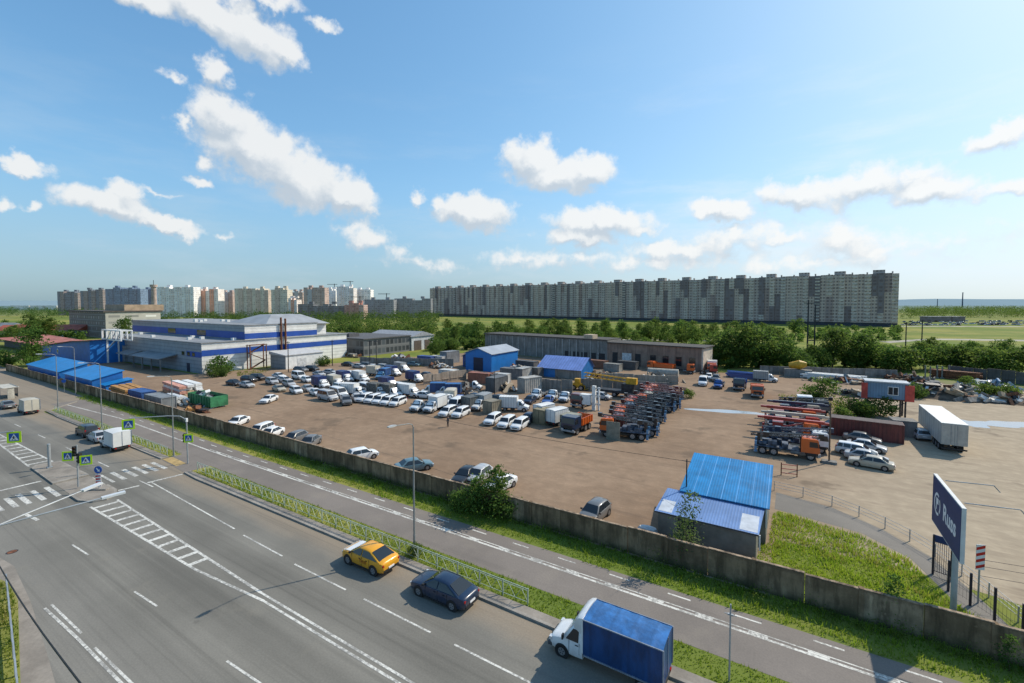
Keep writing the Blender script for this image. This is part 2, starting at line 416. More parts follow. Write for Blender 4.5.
def m_ribbed(name, col, axis=0, pitch=.25, rough=.4, metal=.1, var=.12, seam=None):
    """profiled sheet: ribs across one object axis"""
    m, nt, b = new_mat(name); p = opos(nt); c3 = xyz(nt, p)
    w = nt.math('SINE', nt.math('MULTIPLY', c3[axis], 2 * math.pi / pitch))
    n = nt.noise(p, .5, 5, .6); n2 = nt.noise(nt.scale(p, (1, 1, .1)), 2.2, 5, .6)
    c = nt.mix(nt.ss(n, .3, .7), tuple(v * (1 - var * 1.5) for v in col), tuple(min(1, v * (1 + var)) for v in col))
    c = nt.mix(nt.math('MULTIPLY', nt.ss(n2, .5, .75), var * 2), c, tuple(v * .4 + .03 for v in col))
    c = nt.mix(nt.ss(w, .2, 1.0), c, nt.mix(.22, c, (0, 0, 0)))
    if seam:
        fr = nt.math('FRACT', nt.math('DIVIDE', c3[axis], seam))
        c = nt.mix(nt.math('MULTIPLY', nt.ss(nt.math('ABSOLUTE', nt.math('SUBTRACT', fr, .5)), .030, .018), .5), c, tuple(min(1, v * 1.4 + .22) for v in col))
    nt.put(b.inputs['Base Color'], c); b.inputs['Roughness'].default_value = rough; b.inputs['Metallic'].default_value = metal
    bump(nt, b, w, .12, .02)
    return m
def m_leaf(name, dark, lite, scale=.35):
    m, nt, b = new_mat(name)
    p = wpos(nt); o = nt.node('ShaderNodeObjectInfo')
    n = nt.noise(p, scale, 4, .6)
    c = nt.mix(nt.ss(n, .3, .7), dark, lite)
    h = nt.node('ShaderNodeHueSaturation'); nt.put(h.inputs['Color'], c)
    nt.put(h.inputs['Value'], nt.math('MULTIPLY_ADD', o.outputs['Random'], .5, .75)); nt.put(h.inputs['Hue'], nt.math('MULTIPLY_ADD', o.outputs['Random'], .03, .485))
    tr = nt.node('ShaderNodeBsdfTranslucent'); nt.put(tr.inputs['Color'], nt.mix(.5, h.outputs[0], tuple(v * 1.3 for v in lite)))
    nt.put(b.inputs['Base Color'], h.outputs[0]); b.inputs['Roughness'].default_value = .7; b.inputs['Specular IOR Level'].default_value = .15
    mx = nt.node('ShaderNodeMixShader'); mx.inputs[0].default_value = .5
    nt.l.new(b.outputs[0], mx.inputs[1]); nt.l.new(tr.outputs[0], mx.inputs[2])
    nt.l.new(mx.outputs[0], m.node_tree.nodes['Material Output'].inputs['Surface'])
    return m
GROUND, DIRT, ROAD, PATH = m_ground(), m_dirt(), m_asphalt('asphalt'), m_asphalt('path_asphalt', (.215, .185, .16), False)
DRIVE = m_asphalt('drive_asphalt', (.20, .18, .155), False)
MARK = m_marking()
KERB = m_concrete('kerb_stone', (.34, .31, .27), .3)
PAVE = m_concrete('paving', (.30, .265, .225), .15)
WALLC = m_wall('wall_concrete', (.29, .205, .125))
GREYC = m_concrete('grey_concrete', (.27, .26, .24), .6)
LEAF_G = m_leaf('leaf_green', (.042, .088, .016), (.135, .215, .042))
LEAF_L = m_leaf('leaf_light', (.055, .105, .018), (.165, .225, .045))
LEAF_D = m_leaf('leaf_dark', (.030, .066, .016), (.098, .158, .034))
LEAF_P = m_leaf('leaf_poplar', (.055, .085, .038), (.14, .18, .08))
GRASS = m_leaf('grass_blades', (.085, .16, .013), (.22, .275, .03), .8)
GRASS_B = m_leaf('plot_grass_blades', (.13, .24, .016), (.30, .38, .035), .7)
GRASS_Y = m_leaf('dry_grass_blades', (.17, .21, .03), (.34, .30, .075), .4)
BARK = flat('bark', (.09, .065, .045), .9, 0, .3, 4)

# ------------------------------------------------------------------ the setting
Z1, Z2, Z3 = .004, .008, .012
def sheet(name, pts, z, mat):
    m = MB(); n = len(pts); m.add([(x, y, z) for x, y in pts], [tuple(range(n))])
    return struct(name, m, mat)
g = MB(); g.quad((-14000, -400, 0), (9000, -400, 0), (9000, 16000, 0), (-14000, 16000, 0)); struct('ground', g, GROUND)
sheet('yard', [(-124, 35.2), (-1, 35.2), (-1, 44), (9, 44), (60, 30), (75, 60), (70, 100), (45, 152), (5, 156), (-20, 143), (-112, 153), (-131, 100), (-145, 62), (-260, 62), (-260, 45), (-150, 45)], Z1, DIRT)
sheet('road', [(-1200, 1.0), (90, 1.0), (90, 24.4), (-58, 24.4), (-66, 25.3), (-118, 25.3), (-126, 34.0), (-200, 37), (-1200, 40)], Z1, ROAD)
sheet('cycle_path', [(-126, 28.0), (-100, 28.2), (-66, 27.6), (-58, 27.4), (90, 27.6), (90, 32.3), (-60, 32.3), (-126, 33.6)], Z2, PATH)
sheet('crossing_pavement', [(-68.8, 25.3), (-61.0, 24.7), (-61.0, 27.7), (-68.8, 27.9)], Z2 + .004, PATH)
def pl(*px): return [tuple(at(*q)[:2]) for q in px]
sheet('pavement', pl((-90, 500), (-30, 540), (14, 566), (30, 600), (46, 650), (60, 700), (21, 700), (18, 600), (10, 583), (-40, 565), (-110, 530)), Z2, PAVE)
sheet('verge', pl((-110, 530), (-40, 565), (10, 583), (18, 600), (21, 700), (20, 1200), (-400, 1200), (-400, 560)), Z3, GROUND)
sheet('drive', [(-1.2, 50.6), (-1.2, 55.2), (3.6, 53.9), (7.0, 51.0), (9.6, 47.3), (11.2, 42.2), (12.6, 36), (11.4, 36), (9.6, 41), (8.2, 46.2), (5.4, 49.2)], Z2, DRIVE)

def strip(name, pts, w, h, mat, z0=0.0):
    """kerb-like ridge along a polyline"""
    m = MB()
    for a, b in zip(pts, pts[1:]):
        a, b = Vector((*a, 0)), Vector((*b, 0)); d = (b - a).normalized(); n = Vector((-d.y, d.x, 0)) * w
        q = [a, b, b + n, a + n]
        m.prism([(v.x, v.y) for v in q], z0, h)
    return struct(name, m, mat)
strip('kerb', [(-60.9, 24.62), (-57.5, 24.4), (90, 24.4)], .22, .14, KERB)
strip('kerb', [(-124.5, 31.5), (-118, 25.6), (-110, 25.3), (-68.9, 25.3)], .22, .14, KERB)
m = MB(); m.prism([(-60.9, 24.86), (-57.5, 24.625), (90, 24.625), (90, 25.25), (-60.9, 25.3)], 0, .125); struct('kerbside_paving', m, PAVE)
m = MB(); m.prism([(-68.9, 25.525), (-110, 25.525), (-117.8, 25.9), (-117.8, 26.3), (-68.9, 26.2)][::-1], 0, .125); struct('kerbside_paving', m, PAVE)
# tactile strip at the crossing
m = MB(); m.prism([(-68.6, 25.4), (-64.4, 25.2), (-64.4, 26.3), (-68.6, 26.5)], 0, .03); struct('tactile_paving', m, flat('tactile_yellow', (.42, .29, .12), .8))
# refuge island with its own kerb
isl = [(-79.2, 16.1), (-78.2, 15.5), (-69.4, 15.35), (-69.4, 18.45), (-78.6, 18.2)]
isl2 = [(-63.9, 15.3), (-61.2, 15.3), (-59.6, 16.0), (-59.2, 17.0), (-59.9, 18.0), (-61.4, 18.5), (-63.9, 18.5)]
m = MB(); m.prism(isl, 0, .16); m.prism(isl2, 0, .16); struct('traffic_island', m, KERB)
def inset(p, k): c = sum((Vector(q) for q in p), Vector((0, 0))) / len(p); return [tuple(c + (Vector(q) - c) * k) for q in p]
m = MB(); m.add([(x, y, .165) for x, y in inset(isl, .88)], [tuple(range(len(isl)))]); m.add([(x, y, .165) for x, y in inset(isl2, .84)], [tuple(range(len(isl2)))])
m.add([(-69.3, 15.5, .02), (-64.0, 15.5, .02), (-64.0, 18.4, .02), (-69.3, 18.4, .02)], [(0,1,2,3)]); struct('island_paving', m, PAVE)

# markings
mk = MB()
def rect(x0, x1, y0, y1, z=Z3): mk.quad((x0, y0, z), (x1, y0, z), (x1, y1, z), (x0, y1, z))
def seg(a, b, w, z=Z3):
    a, b = Vector((*a, z)), Vector((*b, z)); d = (b - a).normalized(); n = Vector((-d.y, d.x, 0)) * w / 2
    mk.quad(a - n, b - n, b + n, a + n)
seg((-60.8, 21.4), (-41.9, 20.72), .13)
for k in range(16):
    x = -40.1 + 7.85 * k; seg((x, 20.55 if k < 1 else 20.25), (x + 6.0, 20.4 if k < 1 else 20.25), .13)
for k in range(5): x = -110 + 12 * k + (0 if k < 3 else -.6); seg((x, 20.1 + .2 * k), (x + 3.4, 20.15 + .2 * k), .13)
for k in range(10): x = -50.6 + 12.0 * k; seg((x, 12.2 + .18 * min(k, 4)), (x + 3.2, 12.35 + .18 * min(k, 4)), .13)
for k in range(6): seg((-86 - 12 * k, 12.0), (-89 - 12 * k, 12.0), .13)
seg((-41.5, 8.55), (-36, 8.75), .15); seg((-36, 8.75), (-20, 9.0), .15); seg((-20, 9.0), (60, 9.0), .15)
for k in range(9): x = -41.6 + 7.4 * k; seg((x, 8.9 + .12 * min(k, 2)), (x + 5.2, 9.02 + .12 * min(k, 2)), .13)
seg((-30.0, 16.55), (90, 16.70), .16); seg((-31.0, 16.95), (90, 17.02), .16)
L0, L1, Ra, Rb = (-58.6, 15.55), (-30.0, 16.55), (-58.4, 17.6), (-31.0, 16.95)
seg(L0, (-38, 15.88), .2); seg((-38, 15.88), L1, .2); seg(Ra, Rb, .2)
for k in range(12):
    x = -57.9 + 1.72 * k; t = (x + 58.5) / 28
    seg((x, 15.62 + .42 * max(0, t) ** 1.3), (x + .15, 17.55 - .62 * t), .42, Z3 - .0005)
# hatched wedge before the island, on the left
seg((-124, 16.6), (-79.6, 15.6), .2); seg((-124, 16.8), (-79.6, 17.7), .2)
for k in range(16):
    x = -80.6 - 2.2 * k; t = (-79.6 - x) / 44
    seg((x, 15.65 + 1.0 * t), (x + .1, 17.65 - .85 * t), .5, Z3 - .0005)
seg((-61.2, 18.55), (-60.9, 20.3), .35); seg((-61.1, 21.1), (-60.7, 24.4), .35); seg((-71.9, 9.3), (-71.9, 15.0), .35)
for y in (18.35, 19.2, 20.2, 21.3, 22.3, 23.3, 24.2): rect(-68.5, -64.5, y - .22 if y > 19.5 else y - .14, y + .22 if y > 19.5 else y + .14)
for y in (14.75, 13.65, 12.6, 11.7, 10.7, 9.7, 8.6): rect(-69.0 + (.4 if y < 12 else 0), -64.7, y - .22, y + .22)
seg((-62, 11.7), (-59, 12.0), .3)
seg((-122, 29.6), (-100, 30.9), .22); seg((-100, 30.9), (-68, 30.38), .22); seg((-68, 30.36), (90, 30.38), .20); seg((-68, 30.70), (90, 30.72), .09)
for k in range(52): x = -66 + 3.05 * k; rect(x, x + 1.05, 30.485, 30.65)
for k in range(43): x = -112 + 4.2 * k; seg((x, 31.75 + (.35 if x < -70 else 0)), (x + 1.5, 31.75 + (.35 if x < -70 else 0)), .14)
struct('road_marking', mk, MARK)

for pts in ([(880, 341.5), (930, 338.5), (1040, 340), (1040, 341.5), (930, 339.8), (890, 343)], [(600, 339), (720, 340), (720, 341.2), (600, 340)], [(900, 326), (1060, 326.4), (1060, 327), (900, 326.6)]):
    sheet('field_track', pl(*pts), Z1, flat('track_dust', (.36, .33, .27), .95, 0, .25, .1))

mh = at(12, 552); t = thing('manhole_cover', 'round iron manhole cover in the asphalt near the lower left pavement', 'manhole cover', (mh.x, mh.y, Z2)); m = MB(); m.cyl((0, 0, 0), (0, 0, .008), .36, .36, 20); part('frame', m, DARKSTEEL, t); m = MB(); m.cyl((0, 0, .008), (0, 0, .014), .29, .29, 20); part('lid', m, RUST, t)
# puddles
WATER = None
def m_water():
    m, nt, b = new_mat('puddle_water'); b.inputs['Base Color'].default_value = (.30, .33, .36, 1); b.inputs['Roughness'].default_value = .07; b.inputs['Specular IOR Level'].default_value = .9
    bump(nt, b, nt.noise(wpos(nt), 2.5, 3), .05, .02); return m
WATER = m_water()
def blob(cx, cy, rx, ry, rz, seed, z):
    r = random.Random(seed); ph = [r.uniform(0, 6.28) for _ in range(5)]; out = []
    for i in range(48):
        t = 2 * math.pi * i / 48; k = 1 + sum(.16 / (j + 1) ** .6 * math.sin((j + 2) * t + ph[j]) for j in range(5))
        x, y = rx * k * math.cos(t), ry * k * math.sin(t)
        out.append((cx + x * math.cos(rz) - y * math.sin(rz), cy + x * math.sin(rz) + y * math.cos(rz), z))
    return out
def puddle(name, blobs, z):
    m = MB()
    for i, b in enumerate(blobs): m.add(blob(*b, z + i * .0015), [tuple(range(48))])
    return struct(name, m, WATER)
p0 = at(728, 411.5)
puddle('puddle', [(p0.x, p0.y, 6.2, 1.5, .25, 3)], Z2)
pa, pb, pc = at(990, 424), at(1015, 424), at(972, 424)
puddle('puddle', [(pa.x, pa.y, 3.2, 1.6, .2, 5), (pb.x, pb.y, 4, 2.2, .4, 8), (pc.x, pc.y, 1.6, 2.6, .1, 9)], Z2)

# hills on the horizon
def hills():
    m = MB(); r = random.Random(4)
    def hz(t): return 60 + 60 * math.sin(t * 2.1 + 1) * math.sin(t * .7) + 28 * math.sin(t * 5.3) + 12 * math.sin(t * 13)
    N = 90; front = []; top = []; back = []
    for i in range(N + 1):
        a = -1.25 + 2.5 * i / N      # bearing about the view axis
        d = 7500
        dx = Vector((-math.sin(YAW - a), math.cos(YAW - a), 0))
        front.append(dx * d); top.append(dx * (d + 1400) + Vector((0, 0, max(18, hz(a * 4 + 2) * .30 + 48 + 16 * a)))); back.append(dx * (d + 3000))
    for i in range(N):
        m.add([front[i], front[i+1], top[i+1], top[i]], [(0,1,2,3)], 0, True); m.add([top[i], top[i+1], back[i+1], back[i]], [(0,1,2,3)], 0, True)
    mt, nt, b = new_mat('haze_glow_hills'); n = nt.noise(wpos(nt), .002, 5)
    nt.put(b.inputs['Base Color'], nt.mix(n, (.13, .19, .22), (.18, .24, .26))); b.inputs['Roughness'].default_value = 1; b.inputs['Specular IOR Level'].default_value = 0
    nt.put(b.inputs['Emission Color'], (.25, .36, .46, 1)); b.inputs['Emission Strength'].default_value = .32  # blue tint and self-glow imitate air haze over the hills
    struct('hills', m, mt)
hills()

# ------------------------------------------------------------------ vehicles (front towards +X, wheels on z = 0)
def ring(x, zt, w, zb):
    h = [(0, zt + .025), (.5*w, zt + .02), (.84*w, zt - .005), (.96*w, zt - .06), (w, zt - (zt - zb) * .34), (.995*w, zb + (zt - zb) * .35), (.95*w, zb + .06), (.86*w, zb)]
    return [(x, -y, z) for y, z in h] + [(x, y, z) for y, z in reversed(h[1:])]
CARS = {
 'cross': dict(b=[(2.30,.66,.62,.36),(2.2,.86,.82,.28),(1.75,1.0,.91,.24),(1.1,1.07,.94,.24),(0,1.10,.94,.24),(-1.4,1.13,.93,.25),(-1.95,1.13,.91,.30),(-2.25,1.04,.84,.36),(-2.33,.82,.72,.44)], g=(1.30,.42,-.80,-2.08,1.05,1.55,.88,.66), wx=(1.42,-1.38), wr=.37),
 'grand': dict(b=[(2.42,.56,.62,.28),(2.32,.73,.82,.20),(1.8,.87,.92,.17),(1.0,.96,.95,.16),(0,.99,.95,.16),(-1.5,1.03,.94,.17),(-2.0,1.03,.91,.22),(-2.32,.97,.82,.30),(-2.42,.80,.70,.38)], g=(1.22,.35,-.85,-2.02,.97,1.47,.88,.62), wx=(1.5,-1.42), wr=.34),
 # body line (x, top, half width, bottom); greenhouse: belt front, roof front, roof rear, belt rear, belt z, roof z, half widths belt/roof; wheels
 'sedan': dict(b=[(2.25,.58,.60,.30),(2.17,.72,.78,.22),(1.7,.83,.86,.18),(1.0,.92,.88,.17),(0,.95,.89,.17),(-1.3,.97,.89,.18),(-1.8,.98,.87,.22),(-2.15,.94,.80,.28),(-2.25,.80,.66,.36)], g=(1.15,.38,-.95,-1.75,.93,1.44,.83,.60), wx=(1.38,-1.30), wr=.32),
 'hatch': dict(b=[(2.0,.58,.62,.30),(1.92,.74,.78,.22),(1.5,.88,.85,.18),(.95,.96,.87,.17),(0,.98,.87,.17),(-1.3,1.0,.86,.18),(-1.75,1.0,.83,.22),(-1.98,.92,.74,.3)], g=(1.15,.42,-1.35,-1.88,.96,1.50,.82,.62), wx=(1.25,-1.22), wr=.31),
 'wagon': dict(b=[(2.25,.60,.62,.30),(2.15,.76,.80,.22),(1.7,.90,.86,.18),(1.1,.98,.88,.17),(0,1.0,.88,.17),(-1.6,1.02,.87,.18),(-2.1,1.0,.84,.24),(-2.25,.9,.76,.32)], g=(1.35,.65,-1.85,-2.15,.98,1.58,.82,.66), wx=(1.42,-1.36), wr=.32),
 'suv': dict(b=[(2.25,.72,.64,.36),(2.16,.92,.82,.28),(1.7,1.04,.9,.24),(1.1,1.10,.92,.24),(0,1.12,.93,.24),(-1.6,1.14,.92,.25),(-2.1,1.12,.88,.3),(-2.25,1.0,.78,.38)], g=(1.3,.65,-1.7,-2.12,1.10,1.70,.87,.68), wx=(1.4,-1.36), wr=.37),
 'van': dict(b=[(2.6,.70,.70,.34),(2.5,.92,.88,.28),(2.1,1.08,.95,.25),(1.5,1.22,.98,.25),(0,1.25,.98,.25),(-2.2,1.25,.98,.26),(-2.58,1.22,.96,.3),(-2.64,1.1,.9,.36)], g=(1.75,1.0,-2.45,-2.58,1.2,2.15,.96,.84), wx=(1.75,-1.6), wr=.35),
}
def spline(rings, k=3):
    """rounder loft: Catmull-Rom stations between the given ones"""
    P = [[Vector(p) for p in r] for r in rings]; out = []
    for i in range(len(P) - 1):
        p0, p1, p2, p3 = P[max(0, i-1)], P[i], P[i+1], P[min(len(P)-1, i+2)]
        for j in range(k):
            t = j / k; out.append([.5 * ((2*b) + (c - a) * t + (2*a - 5*b + 4*c - d) * t*t + (3*b - a - 3*c + d) * t**3) for a, b, c, d in zip(p0, p1, p2, p3)])
    return out + [P[-1]]
def lerp(a, b, t): return tuple(x + (y - x) * t for x, y in zip(a, b))
def wheel_mesh(r, w=.2, dual=False):
    def f():
        m = MB(); m.cyl((0, -w/2, 0), (0, w/2, 0), r, r, 16, 0)
        m.cyl((0, -w/2 - .012, 0), (0, w/2 + .012, 0), r * .62, r * .62, 12, 1)
        for i in range(5):
            a = 2 * math.pi * i / 5
            m.box(-.02, .02, -w/2 - .016, w/2 + .016, r * .2, r * .52, 2, Matrix.Rotation(a, 4, 'Y'))
        return m.mesh('wheel', [RUBBER, RIM, BLACK])
    return cached(('wheel', r, w), f)
def car_parts(kind):
    def f():
        k = CARS[kind]; P = []
        m = MB(); m.loft(spline([ring(*q) for q in k['b']]), 0)
        bf, rf, rr, br, zb, zr, wb, wr = k['g']
        # greenhouse
        def gs(x, t):   # section at x; t: 0 belt .. 1 roof
            z = zb + (zr - zb) * t; w = wb + (wr - wb) * t
            h = [(0, z + .03 * t), (.6*w, z + .02 * t), (w * .95, z - .03 * t), (w, z - .07 * t), (wb, zb - .04)]
            return [(x, -y, zz) for y, zz in h[::-1]][:-1] + [(x, y, zz) for y, zz in h]
        m.loft([gs(bf, 0), gs((bf+rf)/2, .51), gs(rf, .97), gs(rf*.6+rr*.4, 1.01), gs(rf*.3+rr*.7, 1.0), gs(rr, .95), gs((rr+br)/2, .49), gs(br, 0)], 0)
        if kind in ('cross', 'grand'):
            wq = max(q[2] for q in k['b'])
            for s_ in (-1, 1):
                for xq in (bf - .35, (rf + rr) / 2 + .05, rr - .15): m.box(xq - .009, xq + .009, s_*(wq - .02), s_*(wq + .003), k['b'][4][3] + .12, zb - .02, 1)
                for xq in ((rf + rr) / 2 + .28, rr + .12): m.box(xq - .09, xq + .09, s_*wq, s_*(wq + .03), zb - .16, zb - .13, 1)
                m.box(k['wx'][1] + .45, k['wx'][0] - .45, s_*(wq - .05), s_*(wq + .004), k['b'][4][3] - .01, k['b'][4][3] + .10, 1)
            m.box(k['b'][-1][0] - .02, k['b'][-1][0] + .35, -.72, .72, k['b'][-1][3] - .04, k['b'][-1][3] + .12, 1)
        # sills and arches
        for x in k['wx']:
            i = min(range(len(k['b'])), key=lambda j: abs(k['b'][j][0] - x)); w = max(q[2] for q in k['b'])
            for s in (-1, 1): m.cyl((x, s*(w - .16), k['wr']), (x, s*(w + .006), k['wr']), k['wr'] * 1.2, k['wr'] * 1.2, 18, 1)
        P.append(('body', m.mesh('body', [PAINT['white'], BLACK], 40), (0, 0, 0)))
        o = .022
        def pane(name, q):
            g_ = MB(); a, b, c, d = [Vector(p) for p in q]; n = (b - a).cross(d - a).normalized() * o
            nx = 4
            for i in range(nx):      # slightly bowed sheet
                t0, t1 = i / nx, (i + 1) / nx; e0, e1 = .03 * math.sin(math.pi * t0), .03 * math.sin(math.pi * t1)
                g_.add([a.lerp(b, t0) + n * (1 + e0), a.lerp(b, t1) + n * (1 + e1), d.lerp(c, t1) + n * (1 + e1), d.lerp(c, t0) + n * (1 + e0)], [(0,1,2,3)], 0, True)
            P.append((name, g_.mesh(name, GLASS), (0, 0, 0)))
        def gp(x, y, t): return (x, y * (wb + (wr - wb) * t), zb + (zr - zb) * t)
        fx = lambda t: bf + (rf - bf) * t
        rx = lambda t: br + (rr - br) * t
        pane('windscreen', [gp(fx(.08), .93, .08), gp(fx(.08), -.93, .08), gp(fx(.90), -.90, .90), gp(fx(.90), .90, .90)][::-1])
        pane('rear_window', [gp(rx(.14), -.88, .14), gp(rx(.14), .88, .14), gp(rx(.88), .86, .88), gp(rx(.88), -.86, .88)][::-1])
        mid = (rf + rr) / 2 + .12
        for s in (-1, 1):
            def sq(xa, xb, xc, xd):
                q = [gp(xa, s * 1.0, .06), gp(xb, s * 1.0, .06), gp(xc, s * .985, .84), gp(xd, s * .985, .84)]
                return q if s < 0 else q[::-1]
            pane('side_window', sq(mid + .05, bf - .24, rf - .06, mid + .03))
            if kind == 'van':
                xs = [mid - .05, (mid + rr) / 2 + .02, rr + .1]
                pane('side_window', sq(xs[1] + .05, xs[0], xs[0], xs[1] + .05)); pane('side_window', sq(xs[2], xs[1] - .03, xs[1] - .03, xs[2]))
            elif kind in ('wagon', 'suv'):
                xq = rr + .5
                pane('side_window', sq(xq + .04, mid - .05, mid - .05, xq + .06)); pane('side_window', sq(br + .12, xq - .04, xq - .02, rr + .04))
            else: pane('side_window', sq(br + .32, mid - .05, mid - .05, rr + .1))
        xf, xb = k['b'][1], k['b'][-2]
        zl = xf[1] - .10
        for s in (-1, 1):
            h = MB(); h.box(xf[0] - .14, xf[0] + .045, s*xf[2]*.96 - .15, s*xf[2]*.96 + .02 if s > 0 else s*xf[2]*.96 + .15, zl - .07, zl + .06); P.append(('headlight', h.mesh('headlight', LAMP_CLEAR), (0, 0, 0)))
            h = MB(); zt = xb[1] - .16; tall = .30 if kind in ('wagon', 'suv', 'van') else .07
            h.box(xb[0] - .08, xb[0] + .10, s*xb[2]*.97 - .14 if s > 0 else s*xb[2]*.97, s*xb[2]*.97 if s > 0 else s*xb[2]*.97 + .14, zt - .08, zt + tall); P.append(('tail_light', h.mesh('tail_light', LAMP_RED), (0, 0, 0)))
            h = MB(); h.box(fx(0) - .30, fx(0) - .16, s*(wb + .04), s*(wb + .20), zb + .0, zb + .12); P.append(('wing_mirror', h.mesh('wing_mirror', BLACK), (0, 0, 0)))
        x0, x1 = k['b'][0][0], k['b'][-1][0]; zf = k['b'][0][3] + .1
        h = MB(); h.box(x0 - .05, x0 + .03, -.42, .42, zf + .06, zf + .20); P.append(('grille', h.mesh('grille', BLACK), (0, 0, 0)))
        h = MB(); h.box(x1 - .035, x1 + .02, -.26, .26, k['b'][-1][1] - .28, k['b'][-1][1] - .16); P.append(('number_plate', h.mesh('number_plate', PLATE), (0, 0, 0)))
        h = MB(); h.box(x1 - .03, x1 + .3, -.64, .64, k['b'][-1][3] - .06, k['b'][-1][3] + .12); P.append(('rear_bumper', h.mesh('rear_bumper', BLACK), (0, 0, 0)))
        w = max(q[2] for q in k['b'])
        for x in k['wx']:
            for s in (-1, 1): P.append(('wheel', wheel_mesh(k['wr']), (x, s*(w - .10), k['wr'])))
        return P
    return cached(('car', kind), f)
def place(parts, name, loc, rz, label, cat, group, paints={}):
    t = thing(name, label, cat, loc, rz, group)
    for (n, me, l) in parts:
        o = link(n, me, t, l)
        if n in paints: set_paint(o, paints[n])
    return t
def car(kind, p, deg, colour, label, group=None, name=None):
    nm = name or {'sedan': 'parked_car', 'hatch': 'parked_car', 'wagon': 'parked_car', 'suv': 'parked_car', 'cross': 'parked_car', 'grand': 'parked_car', 'van': 'minibus'}[kind]
    z = p[2] if len(p) > 2 else .006
    return place(car_parts(kind), nm, (p[0], p[1], z), R(deg), label, 'minibus' if kind == 'van' else 'car', group, {'body': PAINT[colour]})

# light bonneted lorry with a short cab and a long box
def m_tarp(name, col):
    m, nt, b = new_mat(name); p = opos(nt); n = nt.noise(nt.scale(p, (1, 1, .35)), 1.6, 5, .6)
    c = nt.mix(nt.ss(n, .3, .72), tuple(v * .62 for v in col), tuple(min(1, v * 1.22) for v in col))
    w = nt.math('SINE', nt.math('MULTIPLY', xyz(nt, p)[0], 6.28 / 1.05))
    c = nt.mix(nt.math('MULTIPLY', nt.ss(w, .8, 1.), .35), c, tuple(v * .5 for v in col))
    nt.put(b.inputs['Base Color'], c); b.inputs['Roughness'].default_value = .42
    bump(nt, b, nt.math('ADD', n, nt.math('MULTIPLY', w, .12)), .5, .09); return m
TARP_LIT = m_tarp('blue_tarpaulin_lit', (.028, .135, .36)); TARP = m_tarp('blue_tarpaulin_shaded', (.008, .05, .16)); TARP_N = m_tarp('navy_tarpaulin', (.012, .03, .13))  # one blue canvas in two tones: sunlit top and shaded sides painted in
BOXM = dict(white=m_ribbed('white_box_panel', (.70, .70, .68), 0, .5, .45, 0, .06), blue=TARP, navy=TARP_N, cream=m_ribbed('cream_box_panel', (.55, .50, .40), 0, .5, .5, 0, .1),
            grey=m_ribbed('grey_box_panel', (.30, .31, .31), 0, .5, .5, 0, .1), camo=flat('grey_scrap_tarp', (.12, .12, .11), .9, 0, .5, 4), beige=m_ribbed('beige_box_panel', (.42, .36, .26), 0, .3, .6, 0, .15))
